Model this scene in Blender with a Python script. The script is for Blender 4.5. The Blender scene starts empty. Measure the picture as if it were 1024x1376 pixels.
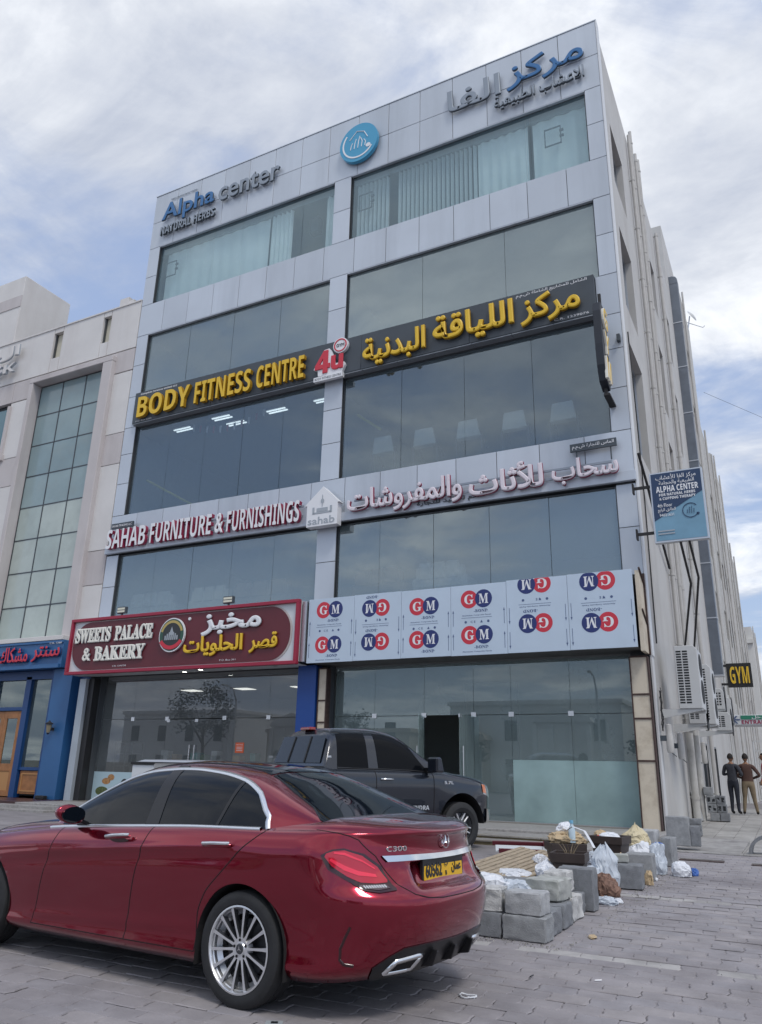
import bpy, bmesh, math, random
import numpy as np
from mathutils import Vector, Matrix
random.seed(7)
R_ = math.radians
SC = bpy.context.scene
COL = SC.collection
# ---------------------------------------------------------------- camera
cam_d = bpy.data.cameras.new('camera'); cam = bpy.data.objects.new('camera', cam_d); COL.objects.link(cam)
cam_d.sensor_fit = 'HORIZONTAL'; cam_d.sensor_width = 36.0; cam_d.lens = 36.544
cam_d.clip_start = 0.05; cam_d.clip_end = 3000
_r = (0.8881034394182632, 0.4591124659106023, 0.022091277440137044)
_d = (-0.12787757110210346, 0.2929582225754652, -0.9475351215836014)
_f = (-0.4414970075804337, 0.8386842215464114, 0.31888739207847694)
cam.matrix_world = Matrix(((_r[0], -_d[0], -_f[0], 0), (_r[1], -_d[1], -_f[1], 0), (_r[2], -_d[2], -_f[2], 1.40), (0, 0, 0, 1)))
SC.camera = cam
# ---------------------------------------------------------------- world
SUN_EL, SUN_AZ = 56.0, 128.0          # azimuth measured clockwise from +Y
w = bpy.data.worlds.new('World'); SC.world = w; w.use_nodes = True
nt = w.node_tree; N = nt.nodes; L = nt.links
for n in list(N): N.remove(n)
out = N.new('ShaderNodeOutputWorld'); bg = N.new('ShaderNodeBackground'); bg.inputs[1].default_value = 0.1
L.new(bg.outputs[0], out.inputs[0])
sky = N.new('ShaderNodeTexSky'); sky.sky_type = 'NISHITA'; sky.sun_disc = False
sky.sun_elevation = R_(SUN_EL); sky.sun_rotation = R_(SUN_AZ); sky.air_density = 1.3; sky.dust_density = 2.2; sky.ozone_density = 1.6
def wn(op, a, b=None, c=None):
    n = N.new('ShaderNodeMath'); n.operation = op
    for i, v in enumerate((a, b, c)):
        if v is None: continue
        if isinstance(v, (int, float)): n.inputs[i].default_value = v
        else: L.new(v, n.inputs[i])
    return n.outputs[0]
tc = N.new('ShaderNodeTexCoord'); sep = N.new('ShaderNodeSeparateXYZ'); L.new(tc.outputs['Generated'], sep.inputs[0])
zz = wn('MAXIMUM', sep.outputs[2], 0.0); den = wn('ADD', zz, 0.16)
cb = N.new('ShaderNodeCombineXYZ'); L.new(wn('DIVIDE', sep.outputs[0], den), cb.inputs[0]); L.new(wn('DIVIDE', sep.outputs[1], den), cb.inputs[1])
def wnoise(scale, detail, rough, dist, off=0.0):
    m = N.new('ShaderNodeMapping'); m.inputs['Location'].default_value = (off, off * .6, off * .3); L.new(cb.outputs[0], m.inputs[0])
    m.inputs['Scale'].default_value = (1.0, 1.25, 1.0); m.inputs['Rotation'].default_value = (0, 0, .5)
    n = N.new('ShaderNodeTexNoise'); n.inputs['Scale'].default_value = scale; n.inputs['Detail'].default_value = detail
    n.inputs['Roughness'].default_value = rough; n.inputs['Distortion'].default_value = dist; L.new(m.outputs[0], n.inputs['Vector']); return n.outputs[0]
def wmap(v, a, b, c, d):
    n = N.new('ShaderNodeMapRange'); n.interpolation_type = 'SMOOTHSTEP'
    for i, x in enumerate((a, b, c, d)): n.inputs[i + 1].default_value = x
    L.new(v, n.inputs[0]); return n.outputs[0]
big = wnoise(.9, 9, .55, .35, 3.1); fine = wnoise(3.0, 10, .62, .5, 7.7); shade = wnoise(1.7, 8, .6, .6, 12.3)
cov = wn('ADD', wn('ADD', wn('MULTIPLY', big, .75), wn('MULTIPLY', fine, .25)), wn('MULTIPLY', wmap(zz, .05, .75, 0, 1), .16))
cov = wn('ADD', cov, wn('MULTIPLY', wmap(zz, 0.0, .22, 1, 0), .16))
mask = wmap(cov, .53, .68, 0, 1)
cr = N.new('ShaderNodeValToRGB'); L.new(wn('ADD', wn('MULTIPLY', shade, .7), wn('MULTIPLY', fine, .3)), cr.inputs[0])
e = cr.color_ramp.elements
e[0].position = .36; e[0].color = (3.9, 4.3, 5.2, 1); e[1].position = .62; e[1].color = (8.3, 8.5, 8.8, 1)
x = e.new(.48); x.color = (5.6, 5.9, 6.5, 1)
blue = N.new('ShaderNodeMix'); blue.data_type = 'RGBA'; blue.inputs[0].default_value = .55
L.new(sky.outputs[0], blue.inputs[6]); blue.inputs[7].default_value = (3.7, 4.6, 6.9, 1)
mx = N.new('ShaderNodeMix'); mx.data_type = 'RGBA'; L.new(mask, mx.inputs[0]); L.new(blue.outputs[2], mx.inputs[6]); L.new(cr.outputs[0], mx.inputs[7])
L.new(mx.outputs[2], bg.inputs[0])
# ---------------------------------------------------------------- sun
sd = bpy.data.lights.new('sun', 'SUN'); sd.energy = 1.0; sd.angle = R_(14); sd.color = (1, .95, .88)
sun = bpy.data.objects.new('sun', sd); COL.objects.link(sun)
_az, _el = R_(SUN_AZ), R_(SUN_EL)
_v = Vector((math.sin(_az) * math.cos(_el), math.cos(_az) * math.cos(_el), math.sin(_el)))
sun.rotation_euler = _v.to_track_quat('Z', 'Y').to_euler(); sun.location = _v * 60
SC.view_settings.view_transform = 'Standard'; SC.view_settings.look = 'None'; SC.view_settings.exposure = 0.42; SC.view_settings.gamma = 1.0
SC.view_settings.use_curve_mapping = False
SC.render.engine = 'CYCLES'; SC.cycles.max_bounces = 8; SC.cycles.transparent_max_bounces = 24; SC.cycles.glossy_bounces = 5
SC.cycles.diffuse_bounces = 3; SC.cycles.caustics_reflective = False; SC.cycles.caustics_refractive = False; SC.cycles.use_denoising = True

# ---------------------------------------------------------------- materials
MATS = {}
def srgb(r, g, b):
    f = lambda c: (c / 255 / 12.92) if c / 255 <= .04045 else ((c / 255 + .055) / 1.055) ** 2.4
    return (f(r), f(g), f(b), 1)
def pbr(name, col, rough=.55, metal=0.0, noise=None, bump=None, coat=0.0, emit=None, spec=.5, stain=None, vary=0):
    """noise=(scale, amount) mottles the colour; stain=(scale, colour, amount); bump=(scale, strength)."""
    if name in MATS: return MATS[name]
    m = bpy.data.materials.new(name); m.use_nodes = True; t = m.node_tree; b = t.nodes['Principled BSDF']
    if len(col) == 3: col = (*col, 1)
    b.inputs['Base Color'].default_value = col; b.inputs['Roughness'].default_value = rough; b.inputs['Metallic'].default_value = metal
    b.inputs['Specular IOR Level'].default_value = spec; b.inputs['Coat Weight'].default_value = coat; b.inputs['Coat Roughness'].default_value = .03
    if emit: b.inputs['Emission Color'].default_value = (*emit[0], 1); b.inputs['Emission Strength'].default_value = emit[1]
    tcn = None
    def tex(scale, detail=6, rg=.6, stretch=(1, 1, 1)):
        nonlocal tcn
        if tcn is None: tcn = t.nodes.new('ShaderNodeNewGeometry')
        mp = t.nodes.new('ShaderNodeMapping'); mp.inputs['Scale'].default_value = stretch; t.links.new(tcn.outputs['Position'], mp.inputs[0])
        n = t.nodes.new('ShaderNodeTexNoise'); n.inputs['Scale'].default_value = scale; n.inputs['Detail'].default_value = detail; n.inputs['Roughness'].default_value = rg
        t.links.new(mp.outputs[0], n.inputs['Vector']); return n.outputs[0]
    cur = None
    if noise:
        mr = t.nodes.new('ShaderNodeMapRange'); mr.inputs[1].default_value = .3; mr.inputs[2].default_value = .7
        mr.inputs[3].default_value = 1 - noise[1]; mr.inputs[4].default_value = 1 + noise[1]; t.links.new(tex(noise[0]), mr.inputs[0])
        vm = t.nodes.new('ShaderNodeVectorMath'); vm.operation = 'SCALE'; vm.inputs[0].default_value = col[:3]; t.links.new(mr.outputs[0], vm.inputs['Scale'])
        cur = vm.outputs[0]
    if stain:
        mr = t.nodes.new('ShaderNodeMapRange'); mr.inputs[1].default_value = .48; mr.inputs[2].default_value = .68; mr.inputs[3].default_value = 0; mr.inputs[4].default_value = stain[2]
        t.links.new(tex(stain[0], 8, .65, stain[3] if len(stain) > 3 else (1, 1, 1)), mr.inputs[0])
        mxn = t.nodes.new('ShaderNodeMix'); mxn.data_type = 'RGBA'; t.links.new(mr.outputs[0], mxn.inputs[0])
        if cur: t.links.new(cur, mxn.inputs[6])
        else: mxn.inputs[6].default_value = col
        mxn.inputs[7].default_value = (*stain[1][:3], 1); cur = mxn.outputs[2]
    if vary:      # each piece its own tone
        oi = t.nodes.new('ShaderNodeObjectInfo'); mr = t.nodes.new('ShaderNodeMapRange'); mr.inputs[3].default_value = 1 - vary; mr.inputs[4].default_value = 1 + vary; t.links.new(oi.outputs['Random'], mr.inputs[0])
        vm = t.nodes.new('ShaderNodeVectorMath'); vm.operation = 'SCALE'; t.links.new(mr.outputs[0], vm.inputs['Scale'])
        if cur: t.links.new(cur, vm.inputs[0])
        else: vm.inputs[0].default_value = col[:3]
        cur = vm.outputs[0]
    if cur: t.links.new(cur, b.inputs['Base Color'])
    if bump:
        bn = t.nodes.new('ShaderNodeBump'); bn.inputs['Strength'].default_value = bump[1]; bn.inputs['Distance'].default_value = bump[2] if len(bump) > 2 else .01
        t.links.new(tex(bump[0], 5), bn.inputs['Height']); t.links.new(bn.outputs[0], b.inputs['Normal'])
    MATS[name] = m; return m
def glass(name, tint, refl, glossy=(1, 1, 1), rough=0.0, fres=1.45, haze=None):
    """thin pane: part mirror, part tinted see-through; haze=(colour, amount) is frosting on the frosted pane, elsewhere a painted veil that lightens the glass."""
    if name in MATS: return MATS[name]
    m = bpy.data.materials.new(name); m.use_nodes = True; t = m.node_tree
    for n in list(t.nodes): t.nodes.remove(n)
    o = t.nodes.new('ShaderNodeOutputMaterial'); tr = t.nodes.new('ShaderNodeBsdfTransparent'); gl = t.nodes.new('ShaderNodeBsdfGlossy'); mxs = t.nodes.new('ShaderNodeMixShader')
    tr.inputs[0].default_value = (*tint, 1); gl.inputs[0].default_value = (*glossy, 1); gl.inputs['Roughness'].default_value = rough
    fr = t.nodes.new('ShaderNodeFresnel'); fr.inputs[0].default_value = fres
    ma = t.nodes.new('ShaderNodeMath'); ma.operation = 'MULTIPLY_ADD'; ma.inputs[1].default_value = 1.0 - refl; ma.inputs[2].default_value = refl; ma.use_clamp = True
    t.links.new(fr.outputs[0], ma.inputs[0]); t.links.new(ma.outputs[0], mxs.inputs[0]); t.links.new(tr.outputs[0], mxs.inputs[1]); t.links.new(gl.outputs[0], mxs.inputs[2])
    last = mxs
    if haze:  # brightness painted as a pale veil on clear panes; frosting on the frosted one
        df = t.nodes.new('ShaderNodeBsdfDiffuse'); df.inputs[0].default_value = (*haze[0], 1); m2 = t.nodes.new('ShaderNodeMixShader')
        ge = t.nodes.new('ShaderNodeNewGeometry'); no = t.nodes.new('ShaderNodeTexNoise'); no.inputs['Scale'].default_value = .9; no.inputs['Detail'].default_value = 6
        t.links.new(ge.outputs['Position'], no.inputs['Vector'])
        mr = t.nodes.new('ShaderNodeMapRange'); mr.inputs[1].default_value = .3; mr.inputs[2].default_value = .7; mr.inputs[3].default_value = haze[1] * .75; mr.inputs[4].default_value = haze[1] * 1.2
        t.links.new(no.outputs[0], mr.inputs[0]); t.links.new(mr.outputs[0], m2.inputs[0]); t.links.new(mxs.outputs[0], m2.inputs[1]); t.links.new(df.outputs[0], m2.inputs[2]); last = m2
    gb = t.nodes.new('ShaderNodeNewGeometry'); cl = t.nodes.new('ShaderNodeBsdfTransparent'); m3 = t.nodes.new('ShaderNodeMixShader')   # the pane's far face adds nothing
    t.links.new(gb.outputs['Backfacing'], m3.inputs[0]); t.links.new(last.outputs[0], m3.inputs[1]); t.links.new(cl.outputs[0], m3.inputs[2])
    t.links.new(m3.outputs[0], o.inputs[0]); MATS[name] = m; return m

# ---------------------------------------------------------------- mesh helpers
class MB:
    def __init__(s): s.v = []; s.f = []; s.m = []
    def add(s, vs, fs, mi=0):
        o = len(s.v); s.v += [tuple(p) for p in vs]; s.f += [tuple(i + o for i in f) for f in fs]; s.m += [mi] * len(fs); return s
    def box(s, x0, x1, y0, y1, z0, z1, mi=0):
        return s.add([(x0, y0, z0), (x1, y0, z0), (x1, y1, z0), (x0, y1, z0), (x0, y0, z1), (x1, y0, z1), (x1, y1, z1), (x0, y1, z1)],
                     [(0, 3, 2, 1), (4, 5, 6, 7), (0, 1, 5, 4), (1, 2, 6, 5), (2, 3, 7, 6), (3, 0, 4, 7)], mi)
    def hexa(s, p, mi=0):
        return s.add(p, [(0, 3, 2, 1), (4, 5, 6, 7), (0, 1, 5, 4), (1, 2, 6, 5), (2, 3, 7, 6), (3, 0, 4, 7)], mi)
    def grid(s, P, mi=0, flip=False, closed=False):
        n, m = len(P), len(P[0]); fs = []
        for i in range(n - 1):
            for j in range(m if closed else m - 1):
                k = (j + 1) % m; q = (i * m + j, i * m + k, (i + 1) * m + k, (i + 1) * m + j); fs.append(q[::-1] if flip else q)
        return s.add([p for r in P for p in r], fs, mi)
    def tube(s, pts, r, seg=8, mi=0, cap=True):
        pts = [Vector(p) for p in pts]; rr = r if isinstance(r, (list, tuple)) else [r] * len(pts); rings = []
        up = Vector((0, 0, 1)); pn = None
        for i, p in enumerate(pts):
            t = (pts[min(i + 1, len(pts) - 1)] - pts[max(i - 1, 0)]).normalized()
            if pn is None: pn = t.cross(up); pn = t.cross(Vector((1, 0, 0))) if pn.length < .1 else pn
            n = (pn - t * pn.dot(t)); n = n.normalized() if n.length > 1e-6 else t.orthogonal().normalized(); pn = n; b = t.cross(n)
            rings.append([tuple(p + (n * math.cos(a) + b * math.sin(a)) * rr[i]) for a in [2 * math.pi * k / seg for k in range(seg)]])
        s.grid(rings, mi, closed=True, flip=True)
        if cap: s.add(rings[0], [tuple(range(seg))], mi); s.add(rings[-1], [tuple(range(seg))[::-1]], mi)
        return s
    def lathe(s, prof, seg=32, mi=0, c=(0, 0, 0), axis='z', flip=False):
        P = []
        for r, h in prof:
            row = []
            for k in range(seg):
                a = 2 * math.pi * k / seg; x, y = r * math.cos(a), r * math.sin(a)
                q = (x, y, h) if axis == 'z' else ((x, h, y) if axis == 'y' else (h, x, y)); row.append((q[0] + c[0], q[1] + c[1], q[2] + c[2]))
            P.append(row)
        if axis == 'y': flip = not flip
        return s.grid(P, mi, closed=True, flip=flip)
    def prism(s, poly, y0, y1, mi=0, axis='y'):
        """polygon in (x,z) extruded along y (or (x,y) along z, or (y,z) along x)"""
        n = len(poly)
        m = {'y': lambda a, b, h: (a, h, b), 'z': lambda a, b, h: (a, b, h), 'x': lambda a, b, h: (h, a, b)}[axis]
        s.add([m(a, b, y0) for a, b in poly] + [m(a, b, y1) for a, b in poly],
              [tuple(range(n)), tuple(range(n, 2 * n))[::-1]] + [(i, i + n, (i + 1) % n + n, (i + 1) % n) for i in range(n)], mi)
        return s
def mesh_of(name, mb, mats, smooth=False, bevel=0, recalc=True):
    me = bpy.data.meshes.new(name); me.from_pydata(mb.v, [], mb.f)
    for m in (mats if isinstance(mats, (list, tuple)) else [mats]): me.materials.append(m)
    me.polygons.foreach_set('material_index', mb.m)
    if bevel or recalc:
        bm = bmesh.new(); bm.from_mesh(me)
        if recalc: bmesh.ops.recalc_face_normals(bm, faces=bm.faces)
        if bevel:
            es = [e for e in bm.edges if len(e.link_faces) == 2 and e.calc_face_angle(0) > .5]
            bmesh.ops.bevel(bm, geom=es, offset=bevel, segments=1, affect='EDGES', profile=.5, clamp_overlap=True)
        bm.to_mesh(me); bm.free()
    if smooth:
        me.polygons.foreach_set('use_smooth', [True] * len(me.polygons))
        if smooth != 'all':
            me.set_sharp_from_angle(angle=R_(smooth if smooth is not True else 35))
    return me
def ob(name, data, parent=None, loc=None, rot=None, kind=None, label=None, cat=None, group=None):
    o = bpy.data.objects.new(name, data); COL.objects.link(o)
    if parent is not None:
        o.parent = parent
        if parent.name in WB: o.matrix_parent_inverse = WB[parent.name]
    if loc is not None: o.location = loc
    if rot is not None: o.rotation_euler = rot
    if kind: o['kind'] = kind
    if label: o['label'] = label
    if cat: o['category'] = cat
    if group: o['group'] = group
    return o
def part(name, mb, mats, parent=None, smooth=False, bevel=0, loc=None, rot=None, recalc=True, **kw):
    return ob(name, mesh_of(name, mb, mats, smooth, bevel, recalc), parent, loc, rot, **kw)
def thing(name, label, cat, loc=(0, 0, 0), rot=None, group=None): return ob(name, None, None, loc, rot, None, label, cat, group)
WB = {}
def wthing(name, label, cat, loc=(0, 0, 0), group=None):
    """a thing whose parts are modelled in world coordinates"""
    o = thing(name, label, cat, loc, None, group); WB[o.name] = Matrix.Translation(-Vector(loc)); return o
def clone(root, loc=None, rot=None, label=None, group=None):
    ch = {}
    for o in COL.objects:
        if o.parent: ch.setdefault(o.parent.name, []).append(o)
    def rec(o, par):
        c = o.copy(); COL.objects.link(c)
        if par: c.parent = par
        for k in ch.get(o.name, []): rec(k, c)
        return c
    r = rec(root, None)
    if loc is not None: r.location = loc
    if rot is not None: r.rotation_euler = rot
    if label: r['label'] = label
    if group: r['group'] = group
    return r

# ---------------------------------------------------------------- lettering
_AF = {'ا': (0xFE8D, 2), 'ب': (0xFE8F, 4), 'ة': (0xFE93, 2), 'ت': (0xFE95, 4), 'ث': (0xFE99, 4), 'ج': (0xFE9D, 4), 'ح': (0xFEA1, 4), 'خ': (0xFEA5, 4), 'د': (0xFEA9, 2), 'ذ': (0xFEAB, 2),
       'ر': (0xFEAD, 2), 'ز': (0xFEAF, 2), 'س': (0xFEB1, 4), 'ش': (0xFEB5, 4), 'ص': (0xFEB9, 4), 'ض': (0xFEBD, 4), 'ط': (0xFEC1, 4), 'ع': (0xFEC9, 4), 'غ': (0xFECD, 4), 'ف': (0xFED1, 4),
       'ق': (0xFED5, 4), 'ك': (0xFED9, 4), 'ل': (0xFEDD, 4), 'م': (0xFEE1, 4), 'ن': (0xFEE5, 4), 'ه': (0xFEE9, 4), 'و': (0xFEED, 2), 'ي': (0xFEF1, 4), 'أ': (0xFE83, 2), 'LA': (0xFEFB, 2), 'LH': (0xFEF7, 2)}
def arab(s):
    t = []; i = 0
    while i < len(s):
        if s[i] == 'ل' and i + 1 < len(s) and s[i + 1] in 'اأ': t.append('LA' if s[i + 1] == 'ا' else 'LH'); i += 2
        else: t.append(s[i]); i += 1
    o = []
    for k, c in enumerate(t):
        if c not in _AF: o.append(c); continue
        b, n = _AF[c]; pv = k > 0 and t[k - 1] in _AF and _AF[t[k - 1]][1] == 4; nx = k + 1 < len(t) and t[k + 1] in _AF and n == 4
        o.append(chr(b + (3 if pv and nx else 1 if pv else 2 if nx else 0)))
    return ''.join(reversed(o))
def styled(s, U, Lw, D):
    return ''.join(chr(U + ord(c) - 65) if 'A' <= c <= 'Z' else chr(Lw + ord(c) - 97) if 'a' <= c <= 'z' else chr(D + ord(c) - 48) if c.isdigit() else c for c in s)
sans = lambda s: styled(s, 0x1D5D4, 0x1D5EE, 0x1D7EC)
serif = lambda s: styled(s, 0x1D400, 0x1D41A, 0x1D7CE)
def text_mesh(s, rect, y, depth=.03, bold=0.0, res=2, back=0):
    """lettering fitted to rect (x0, x1, z0, z1); front face at y, reaching depth behind it (towards +y)"""
    cu = bpy.data.curves.new('tmp', 'FONT'); cu.body = s; cu.size = 1; cu.resolution_u = res; cu.extrude = .05 if depth else 0; cu.bevel_depth = bold * .8; cu.bevel_resolution = 0
    o = bpy.data.objects.new('tmp', cu); COL.objects.link(o)
    bpy.context.view_layer.update()
    me = bpy.data.meshes.new_from_object(o.evaluated_get(bpy.context.evaluated_depsgraph_get()))
    v = np.empty(len(me.vertices) * 3, 'f'); me.vertices.foreach_get('co', v); v = v.reshape(-1, 3)
    fs = [tuple(p.vertices) for p in me.polygons]
    bpy.data.objects.remove(o); bpy.data.curves.remove(cu); bpy.data.meshes.remove(me)
    x0, x1, z0, z1 = rect; a, b = v.min(0), v.max(0)
    X = x0 + (v[:, 0] - a[0]) / (b[0] - a[0]) * (x1 - x0); Z = z0 + (v[:, 1] - a[1]) / (b[1] - a[1]) * (z1 - z0)
    Y = y + (b[2] - v[:, 2]) / max(b[2] - a[2], 1e-6) * depth
    V = np.stack([X, Y, Z], 1)
    for k, g in enumerate(islands(V, fs)):      # joined script overlaps: each glyph sits a hair deeper than its neighbour
        ix = sorted({i for f in g for i in f}); V[ix, 1] += (k % 4) * max(depth * .012, .00025)
    return V, fs
def islands(v, fs):
    par = list(range(len(v)))
    key = {}
    def find(i):
        while par[i] != i: par[i] = par[par[i]]; i = par[i]
        return i
    for i, p in enumerate(v):
        k = (round(float(p[0]), 4), round(float(p[1]), 4), round(float(p[2]), 4))
        if k in key: par[find(i)] = find(key[k])
        else: key[k] = i
    for f in fs:
        r = find(f[0])
        for i in f[1:]: par[find(i)] = r
    g = {}
    for f in fs: g.setdefault(find(f[0]), []).append(f)
    return list(g.values())
def letters(s, rect, y, depth, mats, parent, bold=0.0, res=2, split=True, name='letter', overlap=.35, smooth=False):
    """each letter (or joined run) a part of its own"""
    v, fs = text_mesh(s, rect, y, depth, bold, res)
    if not split:
        mb = MB(); mb.add(v.tolist(), fs); _side(mb, y, mats); return [part(name, mb, mats, parent, recalc=False)]
    isl = []
    for g in islands(v, fs):
        ix = sorted({i for f in g for i in f}); isl.append([v[ix, 0].min(), v[ix, 0].max(), g])
    isl.sort(key=lambda t: -(t[1] - t[0])); grp = []
    for a, b, g in isl:
        for q in grp:
            if min(b, q[1]) - max(a, q[0]) > overlap * min(b - a, q[1] - q[0]): q[0] = min(a, q[0]); q[1] = max(b, q[1]); q[2] += g; break
        else: grp.append([a, b, list(g)])
    out_ = []
    for a, b, g in sorted(grp, key=lambda t: t[0]):
        ix = sorted({i for f in g for i in f}); mp = {k: n for n, k in enumerate(ix)}
        mb = MB(); mb.add(v[ix].tolist(), [tuple(mp[i] for i in f) for f in g]); _side(mb, y, mats)
        out_.append(part(name, mb, mats, parent, recalc=False))
    return out_
def _side(mb, y, mats):
    if isinstance(mats, (list, tuple)) and len(mats) > 1:
        mb.m = []
        for f in mb.f:
            a, b, c = (Vector(mb.v[i]) for i in f[:3]); n = (b - a).cross(c - a); n = n.normalized() if n.length > 0 else n
            mb.m.append(0 if abs(n.y) > .25 else 1)
def disc(cx, cz, rx, rz, n=28): return [(cx + rx * math.cos(2 * math.pi * k / n), cz + rz * math.sin(2 * math.pi * k / n)) for k in range(n)]
def gz_(x, y):
    t = min(max((y - 7) / 6, 0), 1); return .1 * t * t * (3 - 2 * t)
# ================================================================ SETTING: ground
M_pave = [pbr('paver_%d' % i, c, .85, noise=(3.5, .16), bump=(60, .35), stain=(.55, (.17, .155, .165), .75)) for i, c in enumerate([(.305, .285, .295), (.292, .275, .287), (.322, .30, .305), (.298, .283, .298)])]
M_pave_lt = pbr('paver_light', (.40, .385, .375), .85, noise=(5, .15), bump=(60, .3), stain=(1.3, (.2, .19, .19), .6))
M_joint = pbr('joint_sand', (.215, .20, .20), .95, noise=(9, .3), bump=(80, .4))
M_far = pbr('far_paving', (.25, .235, .245), .9, noise=(2.5, .14), stain=(.6, (.17, .16, .16), .5))
gm = MB(); xs = [-150, -60, -30, -20, -14, -10, -7, -5, -3, -1, 1, 4, 10, 30, 150]
ys = [-200, -60, -20, -5, 0, 3, 5, 7, 8, 9, 10, 11, 12, 13, 14, 16, 20, 30, 60, 120, 400]
gm.grid([[(x, y, gz_(x, y) - .001) for x in xs] for y in ys], 0)
ground = part('ground', gm, [M_far], smooth='all', kind='structure')
# pavers: each one a wavy-sided slab, running bond, rows along X; near ones are parts, farther ones one joined part
def paver(mb, x0, y0, w_, d_, rnd, mi=0):
    z = gz_(x0, y0) + rnd.uniform(.004, .011); g = .003; tl = [rnd.uniform(-.0015, .0015) for _ in range(4)]; b = .006
    k = .016
    o = [(x0 + g, y0 + g), (x0 + w_ - g, y0 + g), (x0 + w_ - g + k, y0 + d_ * .33), (x0 + w_ - g - k * .0, y0 + d_ * .66), (x0 + w_ - g, y0 + d_ - g), (x0 + g, y0 + d_ - g), (x0 + g, y0 + d_ * .66), (x0 + g + k, y0 + d_ * .33)]
    cx, cy = x0 + w_ / 2, y0 + d_ / 2
    top = [(x + (b if x < cx else -b), y + (b if y < cy else -b), z + tl[i % 4]) for i, (x, y) in enumerate(o)]
    mid = [(x, y, z - b) for x, y in o]
    n = 8; fs = [tuple(range(n))] + [(i + n, (i + 1) % n + n, (i + 1) % n, i) for i in range(n)]
    mb.add(top + mid, fs, mi)
PW, PD = .262, .196
rnd = random.Random(3); cand = []
def vis(x, y):
    v = Vector((x, y, gz_(x, y) - 1.4)); f_ = v.dot(Vector(_f))
    if f_ < .3: return None
    u = 512 + 1039.5 * v.dot(Vector(_r)) / f_; t = 688 + 1039.5 * v.dot(Vector(_d)) / f_
    return u, t, f_
for j in range(0, 84):
    y0 = 1.2 + j * PD
    for i in range(-95, 22):
        x0 = i * PW + (PW / 2 if j % 2 else 0) + rnd.uniform(-.004, .004)
        if x0 < -3.6 and y0 > 13.4: continue
        if y0 > 6.9 and y0 < 12.5 and x0 < -9.5: continue
        v = vis(x0, y0)
        if not v or v[0] < -60 or v[0] > 1080 or v[1] > 1440: continue
        under = (-7.7 < x0 < -3.0 and 4.5 < y0 < 6.1)
        cand.append((under, v[2], x0, y0, j))
cand.sort(); rest = MB()
paver_mesh = {}
for n, (un, dd, x0, y0, j) in enumerate(cand):
    light = j in (30, 47)
    mi = 4 if light and rnd.random() > .12 else rnd.choice((0, 0, 1, 2, 3))
    if n < 300:
        key = (mi, rnd.randrange(3))
        if key not in paver_mesh:
            mb = MB(); r2 = random.Random(key[1] * 7 + mi); paver(mb, 0, 0, PW, PD, r2, 0); paver_mesh[key] = mesh_of('paver', mb, (M_pave + [M_pave_lt])[mi], recalc=False)
        ob('paver', paver_mesh[key], ground, (x0, y0, gz_(x0, y0)))
    else: paver(rest, x0, y0, PW, PD, rnd, mi)
part('paver_field', rest, M_pave + [M_pave_lt], ground, recalc=False, kind='stuff')
# loose grit and litter dust along the blocks
M_grit = pbr('grit', (.30, .29, .27), .95, noise=(30, .4))
gr = MB(); rnd = random.Random(11)
for _ in range(900):
    t = rnd.random()
    if t < .6: x, y = -2.02 + abs(rnd.gauss(0, .16)), rnd.uniform(7.45, 13.5)
    elif t < .8: x, y = rnd.uniform(-2.9, -1.9), rnd.gauss(7.32, .06)
    else: x, y = rnd.uniform(-6, 0), rnd.uniform(4.5, 15)
    s_ = rnd.choice((.004, .006, .009, .014)) * (1 if t < .8 else .6); z = gz_(x, y) + .012
    p = [(x + s_ * rnd.uniform(-1, 1), y + s_ * rnd.uniform(-1, 1), z) for _ in range(3)]
    gr.add(p + [(x, y, z + s_)], [(0, 1, 3), (1, 2, 3), (2, 0, 3), (0, 2, 1)])
part('loose_grit', gr, [M_grit], kind='stuff')

# platform and steps in front of the shops
M_gran = pbr('granite_platform', (.33, .32, .31), .6, noise=(14, .25), stain=(1.5, (.2, .18, .16), .5))
M_step = pbr('step_ochre', (.25, .21, .12), .8, noise=(8, .25), stain=(2, (.1, .09, .07), .6))
M_maroon = pbr('granite_maroon', (.07, .035, .035), .35, noise=(30, .3))
M_tile_g = pbr('alley_tile', (.36, .35, .335), .75, noise=(4, .15), stain=(1.2, (.18, .17, .16), .55), bump=(30, .2), vary=.08)
pl = MB(); pl.box(-21.4, -2.75, 17.2, 30, -.1, .298)
platform = part('shop_platform', pl, [M_gran], kind='structure', bevel=.01)
for k, (y0, y1, z1) in enumerate(((16.1, 17.195, .215), (15.55, 16.095, .155))):
    x = -11.0
    while x < -3.9:
        wd = min(1.25, -3.9 - x); mb = MB(); mb.box(x + .004, x + wd - .004, y0, y1, -.05, z1); mb.box(x + .004, x + wd - .004, y0 - .02, y1, z1 + .001, z1 + .03, 1)
        part('step_slab', mb, [M_step, M_gran], platform, bevel=.004); x += wd
# ramp slab sloping from the platform down to the paving at its right end
mb = MB(); mb.hexa([(-3.88, 15.7, .0), (-2.75, 15.9, .0), (-2.75, 17.19, .0), (-3.88, 17.19, .0), (-3.88, 15.7, .12), (-2.75, 15.9, .12), (-2.75, 17.19, .29), (-3.88, 17.19, .29)])
part('ramp_slab', mb, [M_gran], platform)
# neighbour's maroon granite terrace and stone steps
pt = MB(); pt.box(-40, -21.42, 17.6, 19.4, -.1, .30)
ter = part('terrace', pt, [M_maroon], kind='structure', bevel=.008)
x = -40
while x < -22.1:
    mb = MB(); mb.box(x + .005, x + 1.19, 17.0, 17.59, -.1, .17); part('granite_block', mb, [M_maroon], ter, bevel=.006); x += 1.2
for k in range(2):
    mb = MB(); mb.box(-21.9, -19.2, 16.4 + .45 * k, 17.19 if k else 16.84, -.1, .16 + .09 * k); part('stone_step', mb, [M_gran], ter, bevel=.008)
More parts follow.
